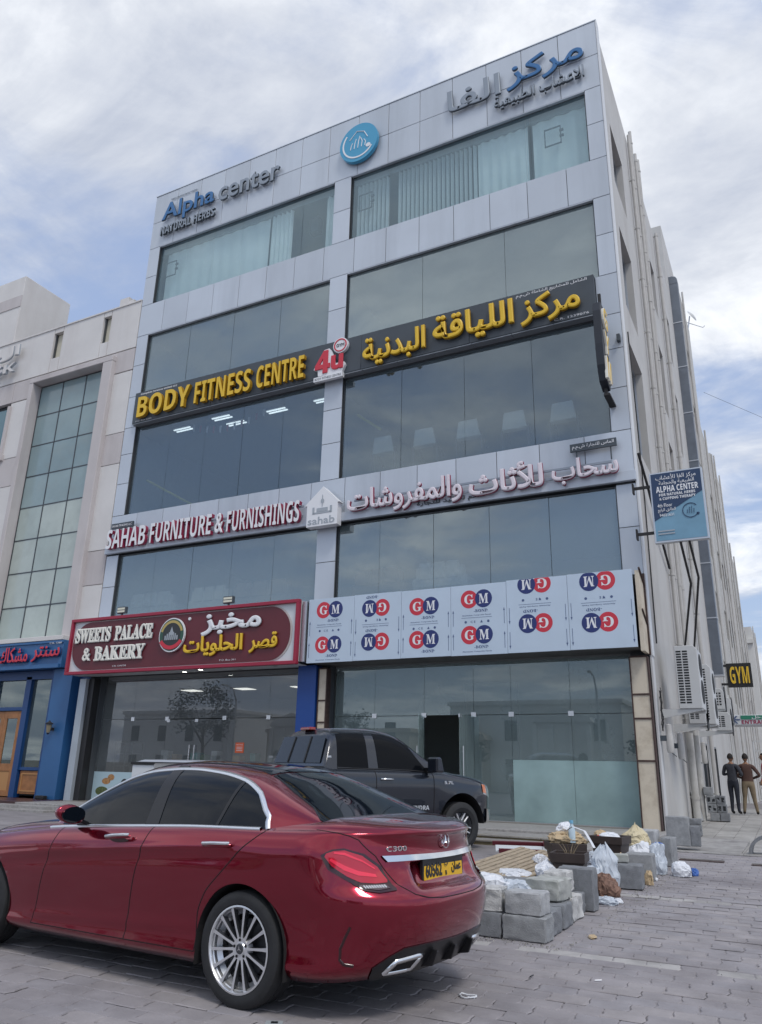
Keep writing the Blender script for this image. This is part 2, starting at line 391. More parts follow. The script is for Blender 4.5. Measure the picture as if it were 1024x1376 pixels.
# alley paving beside the building
def az_(y): return .12 + .30 * min(max((y - 19.6) / 7.2, 0), 1)
al = MB(); al.grid([[(x, y, az_(y) - .008) for x in (-2.84, -1, 1.0)] for y in (16.6, 19.6, 26.8, 30, 42)]); al.grid([[(x, y, -.1) for x in (-2.84, 1.0)] for y in (16.6, 42)]); al.grid([[(1.0, y, z) for z in (-.1, az_(y) - .008)] for y in (16.6, 19.6, 26.8, 42)])
alley = part('alley_pavement', al, [M_joint], kind='structure')
for j in range(40):
    for i in range(7):
        x0 = -2.84 + i * .42; y0 = 16.6 + j * .42
        if i > 4 and y0 < 22.2: continue
        za, zb_, u_ = az_(y0), az_(y0 + .42), random.uniform(-.002, .003); mb = MB(); mb.hexa([(x0 + .005, y0 + .005, za - .03), (x0 + .415, y0 + .005, za - .03), (x0 + .415, y0 + .415, zb_ - .03), (x0 + .005, y0 + .415, zb_ - .03), (x0 + .005, y0 + .005, za + u_), (x0 + .415, y0 + .005, za + u_), (x0 + .415, y0 + .415, zb_ + u_), (x0 + .005, y0 + .415, zb_ + u_)]); part('tile', mb, [M_tile_g], alley)
mb = MB(); mb.hexa([(-.63, 16.6, .0), (1.6, 16.6, .0), (1.6, 19.3, .0), (-.63, 19.3, .0), (-.63, 16.6, .02), (1.6, 16.6, .02), (1.6, 19.3, .1), (-.63, 19.3, .1)])
M_conc = pbr('concrete_ramp', (.33, .32, .31), .85, noise=(5, .2), stain=(1.6, (.16, .15, .15), .6))
mb = MB(); mb.hexa([(-2.7, 13.9, .05), (-1.35, 13.9, .05), (-1.35, 16.59, .05), (-2.7, 16.59, .05), (-2.7, 13.9, .112), (-1.35, 13.9, .112), (-1.35, 16.59, .2), (-2.7, 16.59, .2)])
part('ramp', MB().hexa([(-2.74, 16.61, .1), (-1.2, 16.61, .1), (-1.2, 19.6, .1), (-2.74, 19.6, .1), (-2.74, 16.61, .123), (-1.2, 16.61, .123), (-1.2, 19.6, .2), (-2.74, 19.6, .2)]), [M_conc], alley, bevel=.006)

# ================================================================ MAIN BUILDING
M_acp = pbr('cladding_panel', (.54, .59, .655), .38, metal=.15, noise=(.45, .05), stain=(.35, (.40, .44, .49), .55, (1.6, 1, .14)), vary=.055)
M_seam = pbr('panel_seam', (.07, .08, .09), .8)
M_wall = pbr('side_render', (.55, .545, .53), .85, noise=(1.2, .06), stain=(.5, (.34, .31, .28), .5, (1, 1, .12)), bump=(25, .15))
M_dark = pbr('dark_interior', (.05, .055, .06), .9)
M_slab = pbr('interior_slab', (.34, .36, .37), .9)
M_floor_in = pbr('interior_floor', (.24, .22, .2), .6)
M_alu = pbr('aluminium_dark', (.10, .11, .12), .4, metal=.6)
M_alul = pbr('aluminium_light', (.55, .57, .6), .35, metal=.8)
G_teal = glass('glass_teal', (.80, .92, .95), .12, (.75, .90, .98), haze=((.26, .38, .43), .22))
G_blue = glass('glass_blue', (.66, .74, .77), .20, (.74, .86, .93), haze=((.17, .22, .25), .26))
G_mid = glass('glass_mid', (.74, .84, .84), .30, (.80, .90, .93), haze=((.30, .38, .40), .30))
G_shop = glass('glass_shop', (.70, .80, .80), .18, (.8, .92, .95), haze=((.31, .40, .41), .38))
G_shop_d = glass('glass_bakery', (.72, .76, .76), .12, (.85, .9, .95), haze=((.30, .33, .34), .24))
G_frost = glass('glass_frosted', (.25, .34, .34), .05, (.7, .9, .9), haze=((.36, .50, .50), .84))
XL, XR, YF = -21.5, -2.87, 19.5
bld = wthing('office_building', 'tall white panelled commercial building with big tinted windows and shop fronts', 'building', (-12.2, 25, .3))
# core: backing wall strips behind the panels, floor slabs, rear wall, roof
core = MB()
FL = [4.42, 9.75, 13.95, 18.2, 21.95]      # slab tops
bands = [(21.9, 24.56), (17.73, 19.15), (13.7, 15.02), (8.66, 10.14), (4.4, 6.0)]
for a, b in bands: core.box(XL + .02, XR - .02, YF + .03, YF + .30, a + .02, b - .02)
for x0, x1 in ((XL, -20.92), (-12.5, -11.8), (-3.38, XR)): core.box(x0 + .02, x1 - .02, YF + .031, YF + .33, .3, 21.95)
part('frame_core', core, [M_seam], bld)
sl = MB()
for z in FL: sl.box(XL + .05, XR - .3, YF + .34, 29.5, z - .25, z)
sl.box(XL + .05, XR - .3, YF + .34, 34.9, 23.2, 23.45); sl.box(XL + .05, XR - .3, 29.55, 29.7, .3, 23.2)
sl.box(XL, XL + .2, YF + .34, 35, .3, 24.1)
part('floor_slabs', sl, [M_slab], bld)
sf = MB(); sf.box(-12.45, -12.3, YF + .5, 29.5, .3, 23.1); part('partition_wall', sf, [pbr('inner_wall', (.42, .43, .42), .9)], bld)
PXW = (XR - XL) / 15
PM = {}
def panel(x0, x1, z0, z1, y=YF, mat=None, name='panel', g=.009):
    key = (round(x1 - x0, 3), round(z1 - z0, 3), (mat or M_acp).name)
    if key not in PM:
        mb = MB(); mb.box(g, x1 - x0 - g, 0, .028, g, z1 - z0 - g); PM[key] = mesh_of(name, mb, [mat or M_acp], bevel=.004)
    return ob(name, PM[key], bld, (x0, y + random.uniform(-.0015, .0015), z0), (random.uniform(-.0012, .0012), 0, random.uniform(-.0012, .0012)))
for i in range(15):
    x0 = XL + i * PXW
    panel(x0, x0 + PXW, 23.2, 24.58); panel(x0, x0 + PXW, 21.9, 23.2); panel(x0, x0 + PXW, 17.73, 19.15)
    panel(x0, x0 + PXW, 8.95, 10.14)
for (x0, x1) in ((XL, -20.92), (-12.5, -11.8), (-3.38, XR)):
    for a, b in ((19.15, 20.5), (20.5, 21.9)): panel(x0, x1, a, b)
    for a, b in ((15.02, 16.4), (16.4, 17.73)): panel(x0, x1, a, b)
    for a, b in ((10.14, 11.4), (11.4, 12.6), (12.6, 13.7)): panel(x0, x1, a, b)
    for a, b in ((6.2, 7.45), (7.45, 8.62)): panel(x0, x1, a, b)
panel(XL, -20.98, 13.7, 15.02); panel(-3.5, XR, 13.7, 15.02)
# soffit lips under each band, with seams
for z in (21.9, 17.73):
    for x0, x1 in ((-20.92, -12.5), (-11.8, -3.38)):
        n = 7; ww = (x1 - x0) / n
        for i in range(n):
            mb = MB(); mb.box(x0 + i * ww + .006, x0 + (i + 1) * ww - .006, YF + .0, YF + .18, z - .03, z - .002); part('soffit_panel', mb, [M_acp], bld)
mb = MB(); mb.box(XL, XR + .03, YF - .14, YF - .02, 8.66, 8.93); part('ledge', mb, [M_acp], bld, bevel=.01)
mb = MB(); mb.box(XL, XR + .02, YF - .02, YF + .16, 24.585, 24.62); part('coping', mb, [M_acp], bld)
mb = MB(); mb.box(XR, XR + .035, YF - .012, YF + .32, 4.2, 24.62); part('corner_trim', mb, [pbr('white_trim', (.72, .74, .76), .5)], bld)
# gym fascia: dark panels
M_gymf = pbr('fascia_charcoal', (.055, .068, .082), .45, noise=(.8, .12))
gx = [-20.98, -17.2, -11.05, -7.3, -3.5]
for a, b in zip(gx[:-1], gx[1:]):
    mb = MB(); mb.box(a + .004, b - .004, YF - .16, YF + .0, 13.75, 15.03); part('fascia_panel', mb, [M_gymf], bld, bevel=.006)
for a in np.arange(-20.98, -3.6, 1.25):
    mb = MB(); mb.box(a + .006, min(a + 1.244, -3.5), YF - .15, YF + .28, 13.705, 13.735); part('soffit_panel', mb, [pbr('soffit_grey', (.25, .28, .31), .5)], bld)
# windows
def window(x0, x1, z0, z1, joints, g, y=YF + .13, name='window'):
    fr = MB(); t = .035
    fr.box(x0, x1, y - .03, y + .05, z0, z0 + t); fr.box(x0, x1, y - .03, y + .05, z1 - t, z1); fr.box(x0, x0 + t, y - .03, y + .05, z0 + t, z1 - t); fr.box(x1 - t, x1, y - .03, y + .05, z0 + t, z1 - t)
    w_ = part(name, fr, [M_alu], bld); js = [x0 + t] + list(joints) + [x1 - t]
    for a, b in zip(js[:-1], js[1:]):
        mb = MB(); j = [random.uniform(-.005, .005) for _ in range(4)]      # panes never sit quite true
        mb.hexa([(a + .006, y + j[0], z0 + t), (b - .006, y + j[1], z0 + t), (b - .006, y + .01 + j[1], z0 + t), (a + .006, y + .01 + j[0], z0 + t), (a + .006, y + j[2], z1 - t), (b - .006, y + j[3], z1 - t), (b - .006, y + .01 + j[3], z1 - t), (a + .006, y + .01 + j[2], z1 - t)]); part('pane', mb, [g], w_)
    return w_
def even(a, b, n): return [a + (b - a) * k / n for k in range(1, n)]
window(-20.92, -12.5, 19.15, 21.9, even(-20.92, -12.5, 6), G_teal); window(-11.8, -3.38, 19.15, 21.9, [-10.3, -7.2, -5.35, -5.2], G_teal)
window(-20.92, -12.5, 15.03, 17.73, even(-20.92, -12.5, 4), G_mid); window(-11.8, -3.38, 15.03, 17.73, even(-11.8, -3.38, 3), G_mid)
window(-20.92, -12.5, 10.14, 13.7, even(-20.92, -12.5, 5), G_blue); window(-11.8, -3.38, 10.14, 13.7, even(-11.8, -3.38, 4), G_blue)
window(-20.92, -12.5, 5.6, 8.62, even(-20.92, -12.5, 5), G_mid); window(-11.8, -3.38, 5.6, 8.62, [-10.35, -8.6, -6.9, -5.2], G_mid)
# top floor: vertical-blind curtains
M_curt = pbr('curtain_pale', (.86, .89, .87), .9); M_curt2 = pbr('curtain_slat', (.62, .65, .66), .9)
def curtain(x0, x1, z0, z1, y, amp, per, m, name='curtain', lab=None):
    mb = MB(); n = max(8, int((x1 - x0) / per * 8)); P = [[], []]
    rr = random.Random(int(x0 * 10)); ph = 0
    for i in range(n + 1):
        x = x0 + (x1 - x0) * i / n; ph += 2 * math.pi / 8 * rr.uniform(.75, 1.25)
        P[0].append((x, y + amp * math.sin(ph), z0)); P[1].append((x, y + amp * math.sin(ph), z1))
    mb.grid(P); t = part(name, mb, [m], smooth='all', recalc=False); t['label'] = lab; t['category'] = 'curtain'; t['group'] = 'curtains behind the top floor windows'; return t
curtain(-20.8, -15.6, 19.2, 21.8, YF + .42, .02, .55, M_curt, lab='pale flat curtain behind the left top floor window')
curtain(-15.55, -14.55, 19.2, 21.8, YF + .40, .06, .2, M_curt, lab='bunched pale curtain beside the dark open gap of the left top floor window')
curtain(-13.05, -12.55, 19.2, 21.8, YF + .40, .05, .2, M_curt, lab='narrow pale curtain against the middle pier of the top floor')
curtain(-7.1, -5.35, 19.2, 21.8, YF + .42, .03, .3, M_curt, lab='pale curtain right of the grey vertical blinds on the top floor')
curtain(-5.2, -3.45, 19.2, 21.8, YF + .42, .03, .5, M_curt, lab='pale curtain at the far right end of the top floor')
ac_in = wthing('hanging_unit', 'dark box hanging inside the open gap of the left top floor window', 'speaker', (-13.9, 20.4, 21.0)); mb = MB(); mb.box(-14.05, -13.65, 20.3, 20.6, 20.75, 21.45); part('box', mb, [M_dark], ac_in, bevel=.02)
bl = wthing('vertical_blind', 'grey vertical slat blinds behind the right top floor window', 'blind', (-9.4, YF + .4, 19.2))
x = -11.7
while x < -7.2:
    if not (-10.42 < x < -10.2):
        mb = MB(); mb.hexa([(x, YF + .36, 19.2), (x + .09, YF + .46, 19.2), (x + .092, YF + .461, 19.2), (x + .002, YF + .361, 19.2), (x, YF + .36, 21.8), (x + .09, YF + .46, 21.8), (x + .092, YF + .461, 21.8), (x + .002, YF + .361, 21.8)])
        part('slat', mb, [M_curt2], bl)
    x += .165
# square brackets / handles seen in top-floor glass
for xx in (-20.35, -11.3, -4.5):
    mb = MB(); z = 20.75; s_ = .27
    for a in ((-s_, -s_, s_, -s_ + .03), (-s_, s_ - .03, s_, s_), (-s_, -s_, -s_ + .03, s_), (s_ - .03, -s_, s_, s_)): mb.box(xx + a[0], xx + a[2], YF + .2, YF + .23, z + a[1] * 1.3, z + a[3] * 1.3)
    for dz in (-.1, .12): mb.box(xx + s_ - .05, xx + s_ + .08, YF + .19, YF + .24, z + dz, z + dz + .07)
    part('window_bracket', mb, [M_alu], bld)

# side wall with window openings
def wall_x(x, y0, y1, z0, z1, holes, depth=.28):
    ysn = sorted({y0, y1, *[h[0] for h in holes], *[h[1] for h in holes]}); zsn = sorted({z0, z1, *[h[2] for h in holes], *[h[3] for h in holes]})
    mb = MB()
    for a, b in zip(ysn[:-1], ysn[1:]):
        for c, d in zip(zsn[:-1], zsn[1:]):
            if any(h[0] - 1e-6 <= a and b <= h[1] + 1e-6 and h[2] - 1e-6 <= c and d <= h[3] + 1e-6 for h in holes): continue
            mb.add([(x, a, c), (x, b, c), (x, b, d), (x, a, d)], [(0, 1, 2, 3)])
    for (a, b, c, d) in holes:
        for q in (((a, c), (b, c)), ((b, c), (b, d)), ((b, d), (a, d)), ((a, d), (a, c))):
            (p1, q1), (p2, q2) = q; mb.add([(x, p1, q1), (x, p2, q2), (x - depth, p2, q2), (x - depth, p1, q1)], [(0, 1, 2, 3)])
    mb.add([(x, y0, z1), (x, y1, z1), (x - .3, y1, z1), (x - .3, y0, z1)], [(0, 1, 2, 3)]); mb.add([(x - .3, y0, z1), (x - .3, y1, z1), (x - .3, y1, z0), (x - .3, y0, z0)], [(0, 1, 2, 3)])
    return mb
SX = -2.86; holes = []
for z0, z1 in ((19.1, 21.35), (14.6, 17.4), (9.9, 13.3)):
    holes += [(20.6, 22.6, z0, z1), (27.7, 29.3, z0, z1), (31.9, 33.6, z0, z1)]
wl = part('side_wall', wall_x(SX, YF + .33, 35.0, .1, 24.15, holes), [M_wall], bld, recalc=False)
G_side = glass('glass_side', (.1, .12, .13), .35, (.9, .95, 1))
for (a, b, c, d) in holes:
    mb = MB(); mb.box(SX - .26, SX - .2, a, a + .05, c, d); mb.box(SX - .26, SX - .2, b - .05, b, c, d); mb.box(SX - .26, SX - .2, a + .05, b - .05, c, c + .05); mb.box(SX - .26, SX - .2, a + .05, b - .05, d - .05, d)
    f = part('side_window', mb, [M_alul], bld); mb = MB(); mb.box(SX - .24, SX - .23, a + .05, b - .05, c + .05, d - .05); part('pane', mb, [G_side], f)
mb = MB(); mb.box(-9, SX, 35.01, 41.4, .1, 27.9); part('stair_tower', mb, [M_wall], bld, bevel=.02)
# downpipes down the side wall
M_pipe = pbr('pipe_grey', (.50, .49, .47), .6, noise=(3, .1))
def pipe(y, z0, z1, r=.055, x=SX + .12, parent=bld, m=None):
    mb = MB(); mb.tube([(x, y, z0), (x, y, z1)], r, 10)
    z = z0 + .8
    p = part('downpipe', mb, [m or M_pipe], parent, smooth=50)
    while z < z1: cl = MB(); cl.tube([(x, y, z), (x, y, z + .06)], r + .014, 10); cl.box(SX, x, y - .015, y + .015, z + .01, z + .05); z += 2.1; part('pipe_clamp', cl, [M_pipe], p, smooth=50)
for y, zt in ((24.2, 24.0), (24.7, 24.6), (25.7, 24.4), (26.3, 24.6), (30.6, 24.2)): pipe(y, .12, zt, .06 if y < 26 else .075)
# thin conduits and a slack black cable
M_cab = pbr('black_cable', (.02, .02, .022), .7)
mb = MB(); mb.tube([(SX + .03, 20.3, 4.6), (SX + .03, 20.5, 8.4), (SX + .05, 20.25, 11), (SX + .02, 20.3, 13.5)], .018, 6); part('cable', mb, [M_cab], bld)
mb = MB(); mb.tube([(SX + .05, 19.95, 9.6), (SX + .12, 20.6, 8.9), (SX + .12, 21.6, 8.3), (SX + .08, 24, 7.4)], .035, 6); part('cable', mb, [M_cab], bld)
# ground floor: cream piers framed in dark steel
M_cream = pbr('cream_board', (.62, .55, .44), .7, noise=(2, .06), stain=(2.5, (.35, .28, .2), .5)); M_rust = pbr('rust_steel', (.06, .035, .03), .7, noise=(12, .4))
def cream_pier(x0, x1, zs, y=YF - .22):
    for a, b in zip(zs[:-1], zs[1:]):
        mb = MB(); mb.box(x0 + .03, x1 - .03, y, y + .03, a + .02, b - .02); p = part('pier_board', mb, [M_cream], bld)
        mb = MB(); mb.box(x0, x0 + .03, y - .02, y + .2, a, b); mb.box(x1 - .03, x1, y - .02, y + .2, a, b); mb.box(x0 + .03, x1 - .03, y - .02, y + .19, b - .02, b + .02); part('steel_frame', mb, [M_rust], p)
cream_pier(-3.36, -2.92, [.28, 1.78, 2.72, 3.27, 4.15]); cream_pier(-12.06, -11.76, [.28, 1.4, 2.7, 3.3, 4.2])
mb = MB(); mb.box(-3.36, -2.92, YF - .23, YF, .1, .27); mb.box(-12.06, -11.76, YF - .19, YF, .1, .3); part('pier_base', mb, [M_conc], bld)
mb = MB(); mb.box(-2.9, SX, YF - .01, YF + .34, .1, 4.2); part('corner_wall', mb, [pbr('white_render', (.66, .67, .68), .8, noise=(1.5, .06), stain=(.8, (.4, .38, .36), .5, (1, 1, .2)))], bld)
# side return of the panel fascia above: cream inner face with diagonal steel
mb = MB(); mb.box(-2.99, -2.9, 18.85, 19.5, 4.22, 6.15); p = part('fascia_return', mb, [M_cream], bld)
mb = MB(); mb.tube([(-2.88, 18.82, 6.2), (-2.88, 19.5, 5.9)], .025, 6); mb.tube([(-2.88, 18.85, 5.2), (-2.88, 19.5, 4.9)], .02, 6); mb.box(-2.9, -2.86, 19.42, 19.5, 4.2, 6.2); part('steel_brace', mb, [M_rust], p)
# ---- shop interiors
mb = MB(); mb.box(-21.2, -12.4, 27, 27.1, .3, 4.2); mb.box(-12.3, -3.2, 27.2, 27.3, .3, 4.2); part('shop_back_wall', mb, [pbr('shop_wall', (.5, .51, .5), .9)], bld)
mb = MB(); mb.box(-21.3, -12.4, 19.0, 29, .3, .312); mb.box(-12.3, -3.2, 19.45, 29, .3, .312); part('shop_floor', mb, [M_floor_in], bld)
# right shop front (empty unit)
yS = YF + .25
def shopfront(x0, x1, js, door, zt, g, frost=None, drop=2.88):
    t = .03; tops = [x0] + js + [x1]
    for a, b in zip(tops[:-1], tops[1:]):
        isdoor = door[0] - .05 <= a and b <= door[1] + .05
        mb = MB(); mb.box(a + .004, b - .004, yS, yS + .012, drop + .01, zt); part('shop_pane', mb, [g], bld)
        if isdoor: continue
        if frost and a >= frost - .05:
            mb = MB(); mb.box(a + .004, b - .004, yS, yS + .012, 1.78, drop - .005); part('shop_pane', mb, [g], bld)
            mb = MB(); mb.box(a + .004, b - .004, yS - .003, yS + .014, .32, 1.775); part('frosted_pane', mb, [G_frost], bld)
        else:
            mb = MB(); mb.box(a + .004, b - .004, yS, yS + .012, .32, drop - .005); part('shop_pane', mb, [g], bld)
    for x in js:
        mb = MB(); mb.box(x - .07, x + .07, yS - .02, yS + .03, drop - .05, drop + .07); part('patch_fitting', mb, [pbr('steel_bright', (.75, .76, .77), .25, metal=.9)], bld)
    mb = MB(); mb.box(x0, x1, yS - .02, yS + .03, .3, .325); part('sill_channel', mb, [M_alul], bld)
M_steel = MATS['steel_bright'] if 'steel_bright' in MATS else pbr('steel_bright', (.75, .76, .77), .25, metal=.9)
shopfront(-11.74, -3.38, [-10.45, -8.93, -7.5, -6.47, -4.93], (-8.93, -7.5), 4.25, G_shop, frost=-6.47)
shopfront(-21.0, -12.72, [-19.5, -18.02, -15.7, -14.05], (-18.02, -15.7), 4.2, G_shop_d)
def glass_door(x0, x1, hx, ang, lab, g, hinge):
    d = thing('glass_door', lab, 'door', (hinge, yS, .33), (0, 0, ang), 'glass shop doors')
    w_ = x1 - x0; s0 = 0 if hinge == x0 else -w_
    mb = MB(); mb.box(s0 + .005, s0 + w_ - .005, 0, .012, 0, 2.53); part('pane', mb, [g], d)
    mb = MB(); hxx = s0 + (w_ - .1 if hinge == x0 else .1); mb.tube([(hxx, -.05, .55), (hxx, -.05, 1.75)], .017, 8); mb.box(hxx - .01, hxx + .01, -.05, .0, .7, .72); mb.box(hxx - .01, hxx + .01, -.05, 0, 1.6, 1.62); part('handle', mb, [M_steel], d, smooth=50)
    mb = MB(); mb.box(s0, s0 + w_, -.01, .02, -.02, .06); mb.box(s0, s0 + .12, -.012, .022, 2.45, 2.54); part('rail', mb, [M_steel], d)
glass_door(-8.93, -8.22, 0, R_(-78), 'glass door of the empty unit swung open into the dark doorway', G_shop, -8.93)
glass_door(-8.22, -7.5, 0, R_(80), 'right glass door leaf of the empty unit, swung open beside its steel handle', G_shop, -7.5)
glass_door(-18.02, -16.86, 0, 0, 'left glass door leaf of the bakery under the round emblem', G_shop_d, -18.02)
glass_door(-16.86, -15.7, 0, 0, 'right glass door leaf of the bakery nearer the orange notice', G_shop_d, -15.7)
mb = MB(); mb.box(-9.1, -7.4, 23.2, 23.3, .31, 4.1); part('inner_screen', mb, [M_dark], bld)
# bakery: black left jamb, blue strips, silver pier, counters and fridges
mb = MB(); mb.box(-21.22, -20.98, 19.25, 19.78, .3, 4.2); part('black_jamb', mb, [pbr('jamb_black', (.02, .02, .022), .4)], bld)
M_royal = pbr('royal_blue_paint', (.012, .06, .26), .4)
mb = MB(); mb.box(-12.72, -12.1, 19.2, 19.76, .3, 4.3); part('blue_pier', mb, [M_royal], bld, bevel=.006)
M_silver = pbr('silver_cladding', (.42, .47, .52), .4, metal=.2, noise=(1, .08))
mb = MB(); mb.box(-21.52, -21.225, 19.12, 19.8, .3, 4.2); part('silver_pier', mb, [M_silver], bld, bevel=.006)
# soffit over both shops
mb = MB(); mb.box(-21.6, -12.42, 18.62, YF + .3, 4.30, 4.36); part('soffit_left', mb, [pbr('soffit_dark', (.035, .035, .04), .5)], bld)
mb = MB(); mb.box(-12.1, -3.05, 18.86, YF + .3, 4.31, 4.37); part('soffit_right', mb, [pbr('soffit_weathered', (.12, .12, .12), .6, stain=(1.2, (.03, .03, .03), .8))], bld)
M_lit = pbr('downlight_lit', (.9, .9, .85), .4, emit=((1, .95, .85), 4)); M_unlit = pbr('downlight_off', (.35, .36, .37), .3)
for k, x in enumerate((-20.3, -18.4, -17.1, -16.2, -14.9, -13.4)):
    mb = MB(); mb.lathe([(.0, 4.29), (.07, 4.29), (.09, 4.3)], 14, c=(x, 19.0 if k % 2 else 19.3, 0)); part('downlight', mb, [M_lit if k in (2, 3) else M_unlit], bld)

# ================================================================ interiors seen through glass
M_tube = pbr('ceiling_tube', (1, 1, 1), .5, emit=((.9, .97, 1), 1.3))
M_ceil = pbr('ceiling_board', (.35, .36, .36), .9)
def tube_light(x, y, z, lab):
    t = wthing('ceiling_light', lab, 'ceiling light', (x, y, z), 'strip lights on the gym ceiling')
    mb = MB(); mb.box(x - .42, x + .42, y - .16, y + .16, z - .03, z + .02); part('housing', mb, [M_unlit], t)
    for dy in (-.08, .08): mb = MB(); mb.box(x - .4, x + .4, y + dy - .025, y + dy + .03, z - .06, z - .032); part('tube', mb, [M_tube], t)
for (x, y), lab in zip(((-19.3, 20.35), (-17.3, 20.15), (-17.1, 20.75), (-15.1, 20.5), (-13.1, 20.5)), ('leftmost strip light on the gym ceiling', 'strip light at the middle of the bunting on the gym ceiling', 'strip light behind the middle bunting of the gym', 'strip light right of the bunting on the gym ceiling', 'strip light beside the middle pier on the gym ceiling')): tube_light(x, y, 13.66, lab)
bt = wthing('bunting', 'string of small red and white pennants under the gym ceiling', 'bunting', (-17, 20.2, 13.2))
M_pr = pbr('pennant_red', (.45, .08, .1), .8); M_pw = pbr('pennant_white', (.8, .8, .82), .8)
for k in range(11):
    x = -18.7 + k * .32; z = 13.62 - .30 * math.sin(math.pi * k / 10); mb = MB(); mb.add([(x, 20.2, z), (x + .11, 20.2, z), (x + .09, 20.2, z - .30), (x, 20.21, z - .24)], [(0, 1, 2, 3)]); part('pennant', mb, [M_pr if k % 2 else M_pw], bt)
# exercise machines behind the second-floor glass
M_mach = pbr('machine_dark', (.05, .055, .065), .5); M_mach2 = pbr('machine_console', (.42, .47, .50), .4); M_yel = pbr('yellow_rail', (.45, .42, .08), .6)
def treadmill(x, y, lab):
    t = thing('treadmill', lab, 'treadmill', (x, y, 9.755), None, 'treadmills behind the gym window')
    mb = MB(); mb.box(-.4, .4, -.2, 1.6, .02, .2); part('deck', mb, [M_mach], t, bevel=.02)
    for s_ in (-.4, .4): mb = MB(); mb.tube([(s_, 0, .2), (s_, -.1, 1.3), (s_ * .8, .05, 1.5), (s_ * .9, .6, 1.15)], .035, 8); part('handrail', mb, [M_mach], t, smooth=50)
    mb = MB(); mb.hexa([(-.38, -.16, 1.3), (.38, -.16, 1.3), (.38, -.02, 1.25), (-.38, -.02, 1.25), (-.3, -.2, 1.85), (.3, -.2, 1.85), (.3, -.14, 1.85), (-.3, -.14, 1.85)]); part('console', mb, [M_mach2], t, bevel=.02)
for k, lab in enumerate(('leftmost treadmill behind the right gym window', 'second treadmill from the middle pier behind the gym window', 'third treadmill, middle of the row behind the gym window', 'fourth treadmill, next to last in the gym row', 'rightmost treadmill behind the gym window')):
    treadmill(-10.6 + k * 1.45, 20.3, lab)
mb = MB(); mb.tube([(-20.7, 20.2, 11.7), (-17, 21.2, 9.6)], .05, 6); mb.tube([(-11.6, 20.2, 12.6), (-10.8, 20.4, 12.0)], .05, 6); part('stair_rail', mb, [M_yel], bld)
# furniture behind the first-floor glass
M_sofa = [pbr('sofa_brown', (.17, .12, .10), .9, noise=(6, .2)), pbr('sofa_grey', (.34, .33, .33), .9, noise=(6, .2)), pbr('sofa_cream', (.45, .42, .38), .9)]
def sofa(x, w_, m, lab, y=20.15, z=4.43):
    t = thing('sofa', lab, 'sofa', (x, y, z), None, 'sofas behind the furniture shop window')
    mb = MB(); mb.box(-w_ / 2, w_ / 2, .0, .25, .35, 1.0); part('backrest', mb, [m], t, bevel=.05)
    mb = MB(); mb.box(-w_ / 2 + .02, w_ / 2 - .02, .25, .9, .1, .5); part('seat', mb, [m], t, bevel=.04)
    for s_ in (-1, 1): mb = MB(); mb.box(s_ * w_ / 2 - .11, s_ * w_ / 2 + .11, .02, .9, .0, .68); part('armrest', mb, [m], t, bevel=.04)
    k = 3
    for i in range(k): a = -w_ / 2 + .1 + i * (w_ - .2) / k; mb = MB(); mb.box(a + .02, a + (w_ - .2) / k - .02, -.03, .05, .6, 1.12); part('cushion', mb, [m], t, bevel=.05)
for x, w_, mi, lab, z in ((-19.6, 2.0, 1, 'grey sofa behind the glass above the leftmost sign floodlight', 5.6), (-17.0, 1.6, 2, 'cream armchair sofa behind the left first floor window', 5.6), (-14.9, 2.2, 0, 'brown sofa behind the glass near the middle pier', 5.6), (-10.6, 1.6, 0, 'dark brown sofa just right of the middle pier', 5.6), (-8.6, 1.5, 1, 'grey sofa above the third panel of the branded boards', 5.6)):
    sofa(x, w_, M_sofa[mi], lab, 20.0, 6.105)
mb = MB(); mb.box(-20.9, -12.6, 19.95, 21.3, 6.0, 6.1); mb.box(-11.7, -3.6, 19.95, 21.3, 6.0, 6.1); part('display_platform', mb, [M_slab], bld)
# bakery interior
M_fr = pbr('display_steel', (.5, .52, .52), .3, metal=.7); G_fr = glass('glass_display', (.8, .9, .88), .1)
dc = wthing('display_counter', 'glass topped display counter inside the bakery behind the parked sedan', 'counter', (-17.2, 21.6, .31))
mb = MB(); mb.box(-20.2, -14.4, 21.3, 22.1, .31, 1.1); part('base', mb, [M_fr], dc); mb = MB(); mb.box(-20.2, -14.4, 21.3, 22.05, 1.105, 1.5); part('glass_case', mb, [G_fr], dc)
mb = MB(); mb.box(-20.2, -14.4, 21.3, 22.1, 1.505, 1.53); part('counter_top', mb, [M_fr], dc)
M_bx = [pbr('box_teal', (.10, .38, .34), .5), pbr('box_white', (.7, .7, .68), .5), pbr('box_tan', (.5, .33, .16), .6), pbr('box_green', (.08, .25, .10), .5)]
for k, (x, w2, h2, mi) in enumerate(((-19.7, .30, .42, 1), (-19.2, .22, .3, 2), (-18.4, .34, .36, 0), (-17.95, .2, .3, 3), (-17.5, .24, .42, 1), (-16.6, .3, .28, 2), (-15.9, .22, .36, 0), (-15.2, .28, .3, 1))):
    mb = MB(); mb.box(x, x + w2, 21.45, 21.75, 1.532, 1.532 + h2); part('pastry_box', mb, [M_bx[mi]], None, bevel=.01, label=['tall white', 'small tan', 'teal', 'small green', 'tall narrow white', 'low tan', 'narrow teal', 'wide white'][k] + ' box on the bakery display counter', cat='box', group='boxes on the bakery counter')
